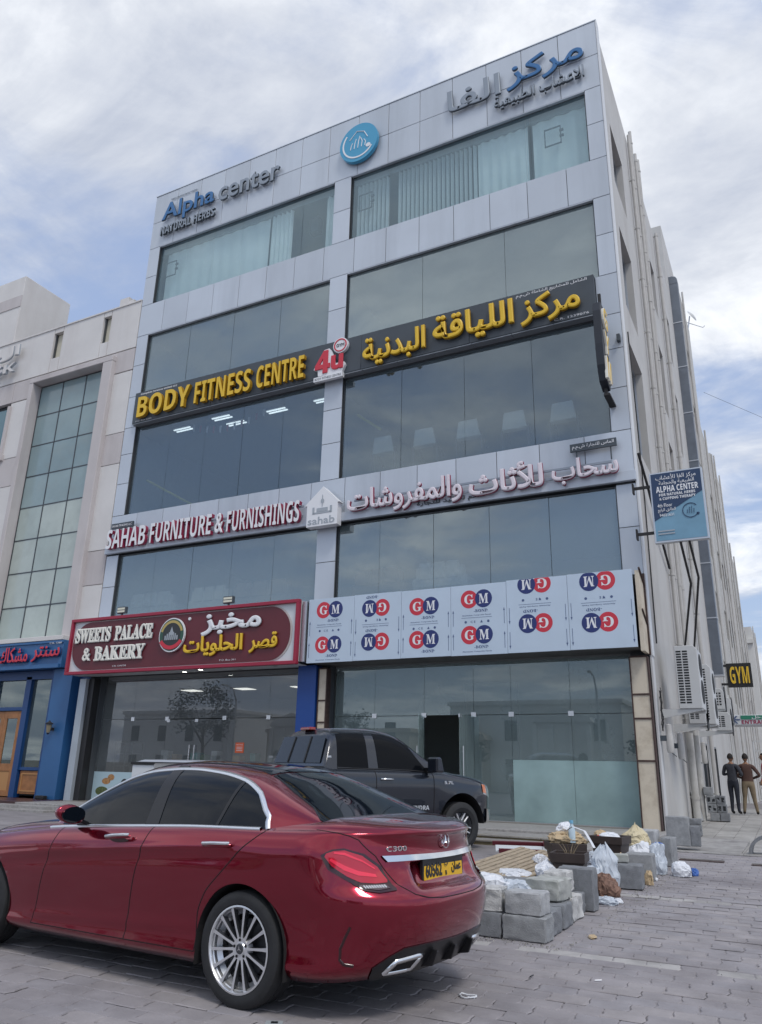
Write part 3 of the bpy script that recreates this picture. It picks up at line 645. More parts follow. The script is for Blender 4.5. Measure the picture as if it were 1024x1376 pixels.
for k, x in enumerate((-19.6, -17.2, -14.8)):  # glowing panels added to brighten the bakery inside
    t = wthing('added_panel_light', ['left', 'middle', 'right'][k] + ' square light panel added to brighten the bakery', 'ceiling light', (x, 22.6, 4.1), 'light panels added to brighten the bakery'); mb = MB(); mb.box(x - .35, x + .35, 22.3, 22.95, 4.10, 4.15); part('frame', mb, [M_unlit], t); mb = MB(); mb.box(x - .3, x + .3, 22.35, 22.9, 4.085, 4.098); part('diffuser', mb, [pbr('added_panel_lit', (1, 1, 1), .5, emit=((1, .97, .9), 1.1))], t)
sh = wthing('bread_rack', 'tall metal bread rack at the left of the bakery', 'rack', (-20.4, 20.6, .31))
for z in (.6, 1.0, 1.4, 1.8, 2.15): mb = MB(); mb.box(-20.8, -20.0, 20.4, 20.9, z, z + .03); part('shelf', mb, [M_fr], sh)
for x in (-20.8, -20.03):
    for y in (20.4, 20.87): mb = MB(); mb.box(x, x + .03, y, y + .03, .31, 2.2); part('post', mb, [M_fr], sh)
o = part('menu_board', MB().box(-17.3, -15.9, 26.85, 26.95, 2.0, 3.1), [pbr('menu_board', (.25, .27, .25), .6)], label='large pale menu board on the back wall of the bakery', cat='menu board')
# orange notice and small stickers
nt_ = wthing('orange_notice', 'small orange notice stuck on the bakery glass near the pickup', 'notice', (-15.04, 19.72, 1.9))
mb = MB(); mb.box(-15.2, -14.88, yS - .008, yS - .004, 1.86, 2.16); part('sheet', mb, [pbr('orange_paper', (.75, .13, .04), .6)], nt_)
letters('NOTICE', (-15.16, -14.92, 2.08, 2.12), yS - .01, .001, [M_pw], nt_, split=False, name='print')
for a in (1.92, 1.97, 2.02): mb = MB(); mb.box(-15.15, -14.93, yS - .011, yS - .009, a, a + .015); part('print', mb, [M_pw], nt_)
# bakery plinth poster (pastry picture) low on the glass
po = wthing('window_poster', 'pale blue bakery poster with pastries low on the shop glass', 'poster', (-20.3, 19.7, .35))
mb = MB(); mb.box(-21.0, -18.1, yS - .01, yS - .004, .33, 1.22); part('sheet', mb, [pbr('poster_blue', (.45, .60, .66), .5)], po)
M_pas = pbr('pastry_brown', (.42, .22, .09), .6, noise=(18, .5)); M_grn = pbr('pastry_green', (.10, .13, .05), .6, noise=(20, .6))
mb = MB(); mb.prism(disc(-20.35, .93, .19, .1, 14), yS - .014, yS - .011); mb.prism(disc(-20.15, 1.05, .15, .1, 12), yS - .016, yS - .0145); part('print', mb, [M_pas], po)
mb = MB(); mb.prism(disc(-20.5, .62, .28, .14, 16), yS - .014, yS - .011); part('print', mb, [M_grn], po)
mb = MB(); mb.prism(disc(-19.55, .85, .15, .17, 20), yS - .014, yS - .011); part('print', mb, [M_dark], po)
letters(arab('مخبز'), (-19.3, -18.8, .85, 1.05), yS - .014, .002, [M_royal], po, split=False, name='print')
# ================================================================ SIGNS
M_blueL = pbr('letter_blue', (.03, .15, .36), .35); M_greyL = pbr('letter_grey', (.27, .31, .36), .4, metal=.3); M_ddL = pbr('letter_return', (.06, .075, .09), .5)
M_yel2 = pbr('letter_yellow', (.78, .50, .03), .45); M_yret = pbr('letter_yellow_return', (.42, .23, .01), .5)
M_wht = pbr('letter_white', (.80, .81, .83), .4); M_crim = pbr('letter_crimson', (.33, .03, .08), .4); M_mauve = pbr('letter_mauve', (.74, .68, .73), .45)
M_mar = pbr('fascia_maroon', (.125, .018, .026), .4, noise=(1, .1)); M_redf = pbr('fascia_red_frame', (.33, .015, .045), .35); M_fwht = pbr('fascia_white', (.66, .69, .71), .4)
M_navy = pbr('print_navy', (.02, .035, .16), .5); M_red = pbr('print_red', (.60, .035, .06), .5); M_film = pbr('protective_film', (.53, .63, .74), .35, noise=(1.2, .04)); M_ink = pbr('print_ink', (.08, .12, .24), .6)
M_cyan = pbr('sign_cyan', (.06, .34, .55), .35)
yL = 19.33
t = wthing('roof_sign', 'blue and grey Alpha center lettering at the left end of the parapet', 'sign', (-17.9, 19.4, 22.3))
letters('Alpha', (-20.87, -18.12, 22.78, 23.86), yL, .09, [M_blueL, M_ddL], t, bold=.022, res=3)
letters('center', (-17.9, -14.95, 22.92, 23.72), yL, .09, [M_greyL, M_ddL], t, bold=.018, res=3)
letters(sans('NATURAL HERBS'), (-20.85, -18.02, 22.3, 22.7), yL, .10, [M_greyL, M_ddL], t)
letters(sans('Alpha Natural Herbs Trading'), (-20.6, -19.2, 24.08, 24.17), yL + .13, .01, [M_greyL], t, split=False, name='small_print')
t = wthing('roof_sign', 'blue and grey Arabic lettering at the right end of the parapet', 'sign', (-5.6, 19.4, 22.2))
letters(arab('مركز'), (-5.85, -3.28, 22.86, 24.02), yL, .09, [M_blueL, M_ddL], t, bold=.022)
letters(arab('الفا'), (-7.98, -6.05, 22.92, 23.86), yL, .09, [M_greyL, M_ddL], t, bold=.022)
letters(arab('الاعشاب الطبيعية'), (-6.3, -3.32, 22.24, 22.84), yL, .10, [M_greyL, M_ddL], t, bold=.02)
t = wthing('round_logo', 'round blue logo disc in the middle of the parapet', 'sign', (-11.43, 19.4, 23.1))
mb = MB(); mb.prism(disc(-11.43, 23.1, .78, .84, 40), 19.28, 19.42); part('disc', mb, [M_cyan], t, smooth=40)
def ring(cx, cz, r0, r1, a0, a1, y0, y1, n=30, sx=1, sz=1):
    mb = MB(); P = []
    for k in range(n + 1):
        a = a0 + (a1 - a0) * k / n; c, s_ = math.cos(a), math.sin(a)
        P.append([(cx + r0 * c * sx, y0, cz + r0 * s_ * sz), (cx + r1 * c * sx, y0, cz + r1 * s_ * sz), (cx + r1 * c * sx, y1, cz + r1 * s_ * sz), (cx + r0 * c * sx, y1, cz + r0 * s_ * sz)])
    mb.grid(P, closed=True); return mb
part('ring', ring(-11.43, 23.1, .60, .66, R_(140), R_(330), 19.265, 19.279, sz=1.05), [M_wht], t)
mb = MB()
for k, (x, h) in enumerate(((-11.75, .28), (-11.6, .42), (-11.45, .5), (-11.3, .42), (-11.16, .3))): mb.tube([(x, 19.272, 22.85), (x + .03, 19.272, 22.85 + h * .6), (x + (.08 if k < 3 else -.04), 19.272, 22.85 + h)], .016, 6)
mb.tube([(-11.8, 19.272, 23.3), (-11.5, 19.272, 23.62), (-11.2, 19.272, 23.5), (-11.05, 19.272, 23.2)], .018, 6); part('emblem', mb, [M_wht], t)
mb = MB(); mb.prism(disc(-11.02, 22.82, .1, .09, 10), 19.266, 19.279); part('leaf', mb, [M_wht], t)
# gym
t = wthing('fitness_sign', 'yellow BODY FITNESS CENTRE lettering on the charcoal band', 'sign', (-16.9, 19.2, 13.8))
letters(sans('BODY'), (-20.62, -18.1, 13.86, 14.72), 19.16, .14, [M_yel2, M_yret], t); letters(sans('FITNESS'), (-17.85, -15.35, 13.86, 14.72), 19.16, .14, [M_yel2, M_yret], t); letters(sans('CENTRE'), (-15.1, -13.15, 13.86, 14.72), 19.16, .14, [M_yel2, M_yret], t)
letters(sans('Complete Services United LLC'), (-20.7, -18.9, 14.88, 14.97), 19.335, .005, [M_wht], t, split=False, name='small_print'); letters('P.O. Box 3325', (-20.8, -20.0, 13.78, 13.83), 19.335, .003, [M_wht], t, split=False, name='small_print')
t = wthing('fitness_sign', 'yellow Arabic lettering on the charcoal band right of the 4u logo', 'sign', (-7.4, 19.2, 13.8))
letters(arab('مركز'), (-5.65, -3.9, 13.78, 14.78), 19.16, .14, [M_yel2, M_yret], t, bold=.035); letters(arab('اللياقة'), (-8.45, -5.85, 13.80, 14.86), 19.16, .14, [M_yel2, M_yret], t, bold=.035); letters(arab('البدنية'), (-10.92, -8.7, 13.70, 14.72), 19.16, .14, [M_yel2, M_yret], t, bold=.035)
letters(arab('الشامل للمشاريع الشاملة ش.م.م'), (-5.8, -3.7, 14.86, 15.0), 19.335, .005, [M_wht], t, split=False, name='small_print', bold=.01); letters('C.R. 1239076', (-4.7, -3.7, 13.8, 13.87), 19.335, .003, [M_wht], t, split=False, name='small_print')
t = wthing('logo_sign', 'red 4u logo with a small round badge on the charcoal band', 'sign', (-12.2, 19.2, 13.6))
wb = MB(); wb.prism([(-12.78, 14.05), (-12.72, 14.2), (-12.4, 14.72), (-12.2, 14.74), (-12.1, 14.6), (-12.02, 14.4), (-11.98, 14.12), (-11.62, 14.12), (-11.58, 14.0), (-11.7, 13.72), (-12.6, 13.78), (-12.62, 14.0)][::-1], 19.22, 19.33); part('backing', wb, [M_wht], t)
letters(sans('4'), (-12.72, -12.14, 13.84, 14.68), 19.18, .04, [M_red], t, bold=.02); letters(sans('u'), (-12.1, -11.64, 13.88, 14.42), 19.18, .04, [M_red], t, bold=.03)
mb = MB(); mb.prism(disc(-11.78, 14.76, .28, .28, 24), 19.22, 19.33); part('badge', mb, [M_wht], t)
part('badge_ring', ring(-11.78, 14.76, .2, .24, 0, 2 * math.pi, 19.205, 19.218), [M_red], t); letters('GYM', (-11.93, -11.63, 14.7, 14.82), 19.205, .01, [M_ddL], t, split=False, name='print', bold=.01)
mb = MB(); mb.box(-12.75, -11.65, 19.2, 19.33, 13.58, 13.74); part('strip', mb, [M_wht], t); letters('BODY FITNESS CENTRE', (-12.7, -11.7, 13.62, 13.7), 19.195, .003, [M_ddL], t, split=False, name='print')
# sahab
t = wthing('furniture_sign', 'crimson edged SAHAB FURNITURE & FURNISHINGS lettering on the white band', 'sign', (-17.2, 19.2, 8.7))
for s_, a, b in (('SAHAB', -21.28, -19.42), ('FURNITURE', -19.2, -16.5), ('&', -16.36, -16.0), ('FURNISHINGS', -15.85, -13.0)): letters(sans(s_) if s_ != '&' else '&', (a, b, 8.78, 9.5), 19.18, .15, [M_wht, M_crim], t, bold=.03 if s_ == '&' else 0)
mb = MB(); mb.box(-21.1, -12.95, 19.31, 19.35, 8.95, 9.02); mb.box(-21.1, -12.95, 19.31, 19.35, 9.28, 9.34); part('mounting_rail', mb, [M_greyL], t)
mb = MB(); mb.box(-21.25, -20.2, 19.3, 19.36, 9.56, 9.76); part('name_plate', mb, [M_ddL], t); letters('SAHAB TRADING LLC', (-21.2, -20.25, 9.62, 9.7), 19.29, .005, [M_wht], t, split=False, name='print')
t = wthing('furniture_sign', 'pale mauve Arabic furniture lettering on the white band', 'sign', (-7.3, 19.2, 8.7))
letters(arab('سحاب'), (-4.98, -3.22, 8.72, 9.44), 19.18, .15, [M_mauve, M_crim], t, bold=.04); letters(arab('للأثاث'), (-7.35, -5.2, 8.78, 9.6), 19.18, .15, [M_mauve, M_crim], t, bold=.04); letters(arab('والمفروشات'), (-11.3, -7.55, 8.68, 9.55), 19.18, .15, [M_mauve, M_crim], t, bold=.035)
mb = MB(); mb.box(-11.1, -3.4, 19.31, 19.35, 8.95, 9.02); mb.box(-11.1, -3.4, 19.31, 19.35, 9.2, 9.26); part('mounting_rail', mb, [M_greyL], t)
mb = MB(); mb.box(-4.46, -3.24, 19.3, 19.36, 9.66, 9.88); part('name_plate', mb, [M_ddL], t); letters(arab('الماس للتجارة ش.م.م'), (-4.4, -3.3, 9.7, 9.84), 19.29, .005, [M_wht], t, split=False, name='print', bold=.01)
mb = MB(); mb.tube([(-4.3, 19.34, 9.66), (-4.3, 19.34, 9.3)], .02, 6); mb.tube([(-3.4, 19.34, 9.66), (-3.4, 19.34, 9.3)], .02, 6); part('bracket', mb, [M_ddL], t)
letters(arab('سلام للنجيد للتجارة'), (-9.0, -6.9, 8.72, 8.9), 19.32, .02, [M_ddL], t, split=False, name='small_print', bold=.02)
t = wthing('house_logo', 'white house shaped sahab logo between the two furniture signs', 'sign', (-12.12, 19.2, 8.5))
mb = MB(); mb.prism([(-12.66, 8.5), (-11.56, 8.5), (-11.56, 9.2), (-11.48, 9.2), (-12.1, 9.78), (-12.76, 9.2), (-12.66, 9.2)], 19.1, 19.36); part('board', mb, [M_wht], t, bevel=.006)
M_lg = pbr('print_grey', (.38, .42, .46), .5); letters('sahab', (-12.6, -11.64, 8.56, 8.8), 19.09, .008, [M_lg], t, split=False, name='print', bold=.015)
mb = MB(); mb.box(-12.4, -11.8, 19.09, 19.098, 8.9, 8.95); mb.box(-12.3, -11.9, 19.09, 19.098, 8.96, 9.08); mb.box(-12.45, -12.38, 19.09, 19.098, 8.9, 9.12); mb.box(-11.82, -11.75, 19.09, 19.098, 8.9, 9.12); mb.tube([(-12.1, 19.09, 9.12), (-12.1, 19.09, 9.5)], .012, 6); mb.prism(disc(-12.1, 9.3, .06, .08, 10), 19.085, 19.095); part('sofa_emblem', mb, [M_lg], t)
# bakery fascia box
t = wthing('bakery_sign', 'maroon SWEETS PALACE & BAKERY sign box with red frame', 'sign', (-17.05, 18.9, 4.27))
X0, X1, Z0, Z1 = -21.72, -12.41, 4.27, 6.15
mb = MB(); mb.box(X0 + .02, X1 - .02, 18.68, 19.44, Z0 + .02, Z1 - .02); part('box', mb, [M_fwht], t, bevel=.01)
mb = MB(); g = .10
for a in ((X0, X1, Z0, Z0 + g), (X0, X1, Z1 - g, Z1), (X0, X0 + g, Z0 + g, Z1 - g), (X1 - g, X1, Z0 + g, Z1 - g)): mb.box(a[0], a[1], 18.57, 18.72, a[2], a[3])
part('frame', mb, [M_redf], t, bevel=.008)
def lozenge(x0, x1, z0, z1, r, n=12):
    P = []
    for cx, cz, a0 in ((x1 - r, z1 - r, 0), (x0 + r, z1 - r, 90), (x0 + r, z0 + r, 180), (x1 - r, z0 + r, 270)):
        for k in range(n + 1): a = R_(a0 + 90 * k / n); P.append((cx + r * math.cos(a), cz + r * math.sin(a)))
    return P
mb = MB(); mb.prism(lozenge(X0 + .16, X1 - .3, Z0 + .14, Z1 - .14, .74)[::-1], 18.64, 18.677); part('field', mb, [M_mar], t)
M_grad = pbr('fascia_silver_line', (.55, .5, .48), .4)
P_ = lozenge(X0 + .16, X1 - .3, Z0 + .14, Z1 - .14, .74); P2 = lozenge(X0 + .18, X1 - .24, Z0 + .11, Z1 - .11, .77); mb = MB()
mb.prism(P2[::-1], 18.66, 18.678); part('field_border', mb, [M_grad], t)
yB = 18.56
M_clr = pbr('letter_cream', (.82, .80, .72), .4)
letters(serif('SWEETS'), (-21.42, -19.80, 5.30, 5.81), yB, .07, [M_clr, M_lg], t, bold=.045); letters(serif('PALACE'), (-19.62, -17.96, 5.30, 5.81), yB, .07, [M_clr, M_lg], t, bold=.045)
letters('&', (-20.98, -20.6, 4.7, 5.14), yB, .07, [M_clr, M_lg], t, bold=.03); letters(serif('BAKERY'), (-20.44, -18.22, 4.68, 5.17), yB, .07, [M_clr, M_lg], t, bold=.045)
letters(arab('مخبز'), (-15.98, -13.72, 5.24, 5.92), yB, .07, [M_wht, M_lg], t, bold=.045)
letters(arab('قصر'), (-14.1, -13.1, 4.64, 5.24), yB, .07, [M_yel2, M_yret], t, bold=.04); letters(arab('الحلويات'), (-16.62, -14.35, 4.62, 5.26), yB, .07, [M_yel2, M_yret], t, bold=.04)
letters('C.R. 1296758', (-19.6, -19.0, 4.47, 4.52), 18.63, .003, [M_wht], t, split=False, name='small_print'); letters('P.O. Box 311', (-15.2, -14.6, 4.47, 4.52), 18.63, .003, [M_wht], t, split=False, name='small_print')
M_dgrn = pbr('emblem_green', (.03, .09, .06), .4); M_gold = pbr('emblem_gold', (.5, .38, .12), .4)
ex, ez = -17.12, 5.36
mb = MB(); mb.prism(disc(ex, ez, .52, .54, 36)[::-1], 18.55, 18.62); em = part('emblem', mb, [M_wht], t, smooth=40)
for nm, rr, m_, yy in (('emblem_disc', .49, M_dgrn, 18.545), ('emblem_core', .36, M_dark, 18.54)): mb = MB(); mb.prism(disc(ex, ez, rr, rr * 1.03, 32)[::-1], yy, yy + .006); part(nm, mb, [m_], em)
part('wreath', ring(ex, ez, .38, .46, R_(15), R_(165), 18.538, 18.548), [M_gold], em); part('ribbon', ring(ex, ez + .1, .44, .56, R_(215), R_(325), 18.53, 18.545), [M_red], em)
mb = MB()
for k in range(7): a = ex - .24 + k * .08; mb.box(a - .025, a + .025, 18.533, 18.539, ez - .16, ez - .02 + .12 * math.sin(math.pi * k / 6))
mb.prism([(ex - .1, ez), (ex + .1, ez), (ex, ez + .26)], 18.534, 18.538); part('palace_emblem', mb, [M_lg], em)
mb = MB(); mb.prism(disc(ex + .62, 5.84, .05, .05, 10), 18.6, 18.64); part('knob', mb, [M_wht], t)
# two floodlights on the bakery sign
for x, lab in ((-19.55, 'small floodlight on the top edge of the bakery sign above its first word'), (-15.1, 'small floodlight on the top edge of the bakery sign above its Arabic lettering')):
    f = wthing('floodlight', lab, 'floodlight', (x, 18.75, 6.15), 'floodlights on top of the bakery sign')
    mb = MB(); mb.box(x - .19, x + .19, 18.66, 18.78, 6.24, 6.46); part('housing', mb, [M_ddL], f, bevel=.01)
    for z in (6.27, 6.36): mb = MB(); mb.box(x - .16, x + .16, 18.65, 18.66, z, z + .065); part('lens', mb, [pbr('flood_lens', (.75, .74, .6), .2)], f)
    mb = MB(); mb.box(x - .03, x + .03, 18.7, 18.74, 6.15, 6.24); part('bracket', mb, [M_ddL], f)
# branded composite boards
t = wthing('board_fascia', 'row of film covered pale blue composite boards printed with red and blue GM circles', 'sign fascia', (-7.6, 19.0, 4.3))
mb = MB(); mb.box(-12.18, -3.08, 18.86, 19.44, 4.36, 6.12); part('subframe', mb, [M_alu], t)
js = [-12.2, -10.68, -9.2, -7.74, -6.2, -4.62, -3.04]; up = [1, 0, 1, 1, 0, 0]; zt_ = [6.14, 6.15, 6.14, 6.145, 6.17, 6.18]
GMZ = [(5.80, 4.80), (5.74, 4.80), (5.68, 4.78), (5.76, 4.82), (6.02, 5.02), (5.96, 4.94)]
for k in range(6):
    a, b = js[k], js[k + 1]; mb = MB(); mb.box(a + .004, b - .004, 18.80, 18.84, 4.30 + .004 * (k % 3), zt_[k]); p = part('board', mb, [M_film], t, bevel=.003)
    yp = 18.797; cx = (a + b) / 2 - .05; u = 1 if up[k] else -1
    for z in GMZ[k]:
        for s_, m_, ch in ((-1, M_red, 'G'), (1, M_navy, 'M')):
            x = cx + s_ * .2 * u; r_ = .235
            pr = disc(x, z, r_, r_ * 1.02, 26)
            pr = [(px_, min(pz, zt_[k] - .004)) for px_, pz in pr]
            mb = MB(); mb.prism(pr[::-1], yp + (.0004 if s_ < 0 else -.0006), yp + .003); part('print', mb, [m_], p)
            v, fs = text_mesh(serif(ch), (x - .13, x + .13, z - .13, z + .13), yp - .002, .001, .01, 3)
            if not up[k]: v[:, 0] = 2 * x - v[:, 0]; v[:, 2] = 2 * z - v[:, 2]
            mb = MB(); mb.add(v.tolist(), fs); part('print', mb, [M_wht], p, recalc=False)
        zz_ = z - .33 * u
        for txt, dz, hw, hh, xo in ((serif('-BOND'), .315, .19, .04, .12), ('Aluminium Composite Panels', .43, .40, .022, 0), ('C E', .60, .07, .03, -.1)):
            zc = z - dz * u
            if zc - .05 < 4.32 or zc + .05 > zt_[k]: continue
            v, fs = text_mesh(txt, (cx + xo * u - hw, cx + xo * u + hw, zc - hh, zc + hh), yp, .001, .012, 1)
            if not up[k]: xx = cx + xo * u; v[:, 0] = 2 * xx - v[:, 0]; v[:, 2] = 2 * zc - v[:, 2]
            mb = MB(); mb.add(v.tolist(), fs); part('print', mb, [M_ink], p, recalc=False)
        zc = z - .49 * u
        if 4.34 < zc < zt_[k]: mb = MB(); mb.box(cx - .42, cx + .42, yp, yp + .002, zc - .004, zc + .004); part('print', mb, [M_ink], p)
        zc = z - .60 * u
        if 4.36 < zc < zt_[k] - .04:
            mb = MB(); mb.prism([(cx + .1, zc - .03), (cx + .17, zc - .03), (cx + .135, zc + .04)], yp, yp + .002); mb.prism(disc(cx + .32, zc, .035, .035, 8), yp, yp + .002); mb.prism(disc(cx - .3, zc, .035, .035, 8), yp, yp + .002); part('print', mb, [M_ink], p)
    mb = MB()
    for x in (a + .07, b - .07):
        z = 4.45
        while z < zt_[k] - .5:
            mb.box(x - .006, x + .006, yp, yp + .002, z, z + .38); mb.prism([(x - .022, z + (.34 if up[k] else .04)), (x + .022, z + (.34 if up[k] else .04)), (x, z + (.42 if up[k] else -.04))], yp - .001, yp + .002); z += .62
    part('print', mb, [M_ink], p)
mb = MB(); mb.box(-12.38, -12.24, 18.75, 19.4, 4.35, 6.1); part('grey_upright', mb, [M_alul], t)
# blade sign (black, seen nearly edge-on)
t = wthing('blade_sign', 'black upright blade sign with yellow letters seen edge on at the right pier', 'sign', (-3.3, 19.0, 10.95))
mb = MB(); mb.prism([(18.55, 11.2), (18.95, 11.05), (19.1, 11.35), (19.1, 13.35), (18.95, 13.55), (18.45, 13.5), (18.35, 13.2), (18.35, 12.2), (18.4, 11.6)], -3.42, -3.22, axis='x'); part('board', mb, [pbr('blade_black', (.015, .02, .03), .5)], t, bevel=.01)
mb = MB(); mb.box(-3.36, -3.28, 18.9, 18.98, 13.5, 14.05); mb.box(-3.36, -3.28, 18.8, 18.86, 10.9, 11.2); mb.box(-3.36, -3.2, 18.7, 19.5, 10.84, 10.9); mb.box(-3.34, -3.3, 19.05, 19.5, 13.1, 13.14); part('bracket', mb, [M_cab], t)
for k, ch in enumerate('GYM'):
    v, fs = text_mesh(sans(ch), (-.26, .26, -.32, .32), 0, .08, .02, 2)
    z = 13.1 - k * .78; vv = [(-3.16 + 0 - (-.0) - q[1] * 1.0 + .0, 18.72 + q[0], z + q[2]) for q in v]
    mb = MB(); mb.add(vv, fs); mb.m = [0 if all(abs(mb.v[i][0] + 3.16) < 1e-3 for i in f) else 1 for f in fs]; part('letter', mb, [M_yel2, M_clr], t, recalc=True)
mb = MB(); mb.box(-3.02, -2.93, 19.35, 19.49, 12.75, 12.95); o = part('camera_box', mb, [M_ddL], None, label='small dark security camera on the right pier beside the blade sign', cat='camera'); 
# hanging projecting sign: dark blue / light blue
t = wthing('projecting_sign', 'navy and light blue ALPHA CENTER sign board projecting over the alley', 'sign', (-1.85, 19.0, 6.79))
x0, x1, z0, z1 = -2.47, -1.24, 6.79, 8.6
mb = MB(); mb.box(x0, x1, 18.97, 19.12, z0, z1); part('frame', mb, [M_alul], t, bevel=.008)
M_nv = pbr('sign_navy', (.018, .045, .11), .4); M_lb = pbr('sign_light_blue', (.17, .33, .45), .4, noise=(1.5, .12))
mb = MB(); mb.box(x0 + .04, x1 - .04, 18.96, 18.968, z0 + .05, z1 - .04); part('light_field', mb, [M_lb], t)
mb = MB(); mb.prism([(x0 + .04, z1 - .04), (x1 - .04, z1 - .04), (x1 - .04, z1 - .60), (x0 + .04, z0 + .55)], 18.952, 18.958); part('navy_field', mb, [M_nv], t)
yq = 18.945
for s_, r_ in ((arab('مركز الفا للأعشاب'), (x0 + .15, x1 - .15, z1 - .24, z1 - .08)), (arab('الطبيعية والحجامة'), (x0 + .22, x1 - .2, z1 - .37, z1 - .24)), (sans('ALPHA CENTER'), (x0 + .14, x1 - .12, z1 - .54, z1 - .38)), (sans('FOR NATURAL HERBS'), (x0 + .2, x1 - .2, z1 - .64, z1 - .57)), (sans('& CUPPING THERAPY'), (x0 + .2, x1 - .2, z1 - .74, z1 - .67)),
               ('4th Floor', (x0 + .14, x0 + .48, z1 - .92, z1 - .83)), (arab('الطابق الرابع'), (x0 + .14, x0 + .55, z1 - 1.06, z1 - .95)), ('94021631', (x0 + .17, x0 + .5, z1 - 1.16, z1 - 1.09))):
    letters(s_, r_, yq, .004, [M_wht], t, split=False, name='print', bold=.008)
part('emblem', ring(x1 - .35, z0 + .74, .17, .185, R_(40), R_(330), yq, yq + .01), [M_nv], t)
mb = MB(); mb.prism(disc(x1 - .19, z0 + .64, .035, .03, 8), yq, yq + .01)
for k, h in enumerate((.1, .16, .18, .12)): mb.tube([(x1 - .43 + k * .05, yq, z0 + .66), (x1 - .42 + k * .05, yq, z0 + .66 + h)], .006, 5)
part('emblem', mb, [M_nv], t)
for a in (.2, .27): mb = MB(); mb.box(x0 + .1, x0 + .48, yq, yq + .004, z0 + a, z0 + a + .03); part('print', mb, [MATS['print_grey']], t)
mb = MB()
for z in (7.05, 8.25): mb.box(-2.9, x0, 19.03, 19.08, z, z + .07); mb.box(-2.9, -2.86, 18.98, 19.14, z - .1, z + .16)
mb.tube([(-1.9, 19.05, 6.8), (-1.95, 21, 6.2), (-2.6, 24, 4.9)], .03, 6); mb.tube([(-1.7, 19.05, 6.8), (-1.75, 21, 6.35), (-2.6, 26, 4.8)], .03, 6)
part('bracket', mb, [M_cab], t)
# far alley signs
t = wthing('gym_sign', 'black GYM sign with yellow letters over the alley', 'sign', (-2.05, 40, 5.52))
mb = MB(); mb.box(-2.58, -1.52, 40, 40.15, 5.5, 6.6); part('board', mb, [pbr('sign_black', (.015, .015, .015), .5)], t, bevel=.01); letters(sans('GYM'), (-2.45, -1.63, 5.66, 6.44), 39.95, .04, [M_yel2, M_clr], t)
mb = MB(); mb.box(-2.86, -2.58, 40.02, 40.1, 6.45, 6.55); mb.box(-2.86, -2.58, 40.02, 40.1, 5.6, 5.7); part('bracket', mb, [M_cab], t)
t = wthing('entrance_sign', 'white and green ENTRANCE sign canopy with an arrow over the alley door', 'sign', (-2, 44, 4.05))
mb = MB(); mb.box(-2.85, -.9, 43.4, 45.2, 4.02, 4.5); part('canopy', mb, [M_fwht], t, bevel=.02)
mb = MB(); mb.box(-2.4, -.9, 43.37, 43.395, 4.28, 4.47); part('print', mb, [pbr('print_green', (.03, .22, .14), .5)], t)
letters(sans('ENTRANCE'), (-2.38, -.98, 4.06, 4.24), 43.38, .01, [M_crim], t, split=False, name='print'); letters(arab('المدخل'), (-1.9, -1.0, 4.29, 4.46), 43.36, .004, [M_wht], t, split=False, name='print', bold=.02)
mb = MB(); mb.prism([(-2.8, 4.27), (-2.62, 4.45), (-2.54, 4.45), (-2.68, 4.3), (-2.45, 4.3), (-2.45, 4.24), (-2.68, 4.24), (-2.54, 4.09), (-2.62, 4.09)], 43.38, 43.395); part('arrow', mb, [M_ink], t)

# ================================================================ SIDE: air conditioners, meters
M_ac = pbr('ac_enamel', (.56, .57, .57), .45, noise=(2, .05)); M_slot = pbr('ac_slot', (.02, .022, .025), .8)
def ac(x0, x1, y0, y1, z0, z1, lab, rows=20, bracket=True):
    t = wthing('air_conditioner', lab, 'air conditioner', ((x0 + x1) / 2, (y0 + y1) / 2, z0), 'air conditioners on the alley wall')
    c = .09; mb = MB(); mb.prism([(x0, z0), (x1, z0), (x1, z1 - c), (x1 - c, z1), (x0, z1)], y0, y1); part('casing', mb, [M_ac], t, bevel=.012)
    dz = (z1 - z0 - .22) / rows; w_ = (x1 - x0) * .22
    for cl in (0, 1):
        for r in range(rows):
            xx = x0 + .04 + cl * (w_ + .03); z = z0 + .12 + r * dz; mb = MB(); mb.box(xx, xx + w_, y0 - .004, y0 + .01, z, z + dz * .62); part('louvre', mb, [M_slot], t)
    mb = MB(); mb.lathe([(.0, 0), (.28, 0), (.3, -.02)], 20, c=(x1 + .012, (y0 + y1) / 2, z0 + (z1 - z0) * .7), axis='x'); mb.lathe([(.0, 0), (.28, 0), (.3, -.02)], 20, c=(x1 + .012, (y0 + y1) / 2, z0 + (z1 - z0) * .28), axis='x'); part('fan_grille', mb, [M_slot], t)
    if bracket: mb = MB(); mb.hexa([(-2.86, y0 + .05, z0 - .22), (x1, y0 + .05, z0 - .04), (x1, y0 + .11, z0 - .04), (-2.86, y0 + .11, z0 - .22), (-2.86, y0 + .05, z0 - .004), (x1, y0 + .05, z0 - .004), (x1, y0 + .11, z0 - .004), (-2.86, y0 + .11, z0 - .004)]); mb.box(-2.86, x1, y1 - .12, y1 - .06, z0 - .06, z0 - .004); part('bracket', mb, [M_ac], t)
ac(-2.46, -1.93, 20.4, 21.3, 3.02, 4.53, 'largest and nearest air conditioner on the alley wall', 20)
ac(-2.34, -1.95, 23.8, 24.8, 2.86, 4.5, 'second tall air conditioner just behind the largest one', 20)
ac(-2.46, -2.05, 22.2, 22.9, 2.78, 3.25, 'small air conditioner on a bracket under the largest one', 5)
ac(-2.22, -1.94, 27.5, 28.2, 3.55, 4.2, 'small upper air conditioner behind the two tall ones', 5)
ac(-2.22, -1.78, 27.0, 27.8, 2.86, 3.42, 'lower air conditioner under the far small one', 6)
ac(-2.4, -1.95, 30.5, 31.3, 3.3, 4.2, 'farthest air conditioner near the grey duct', 6)
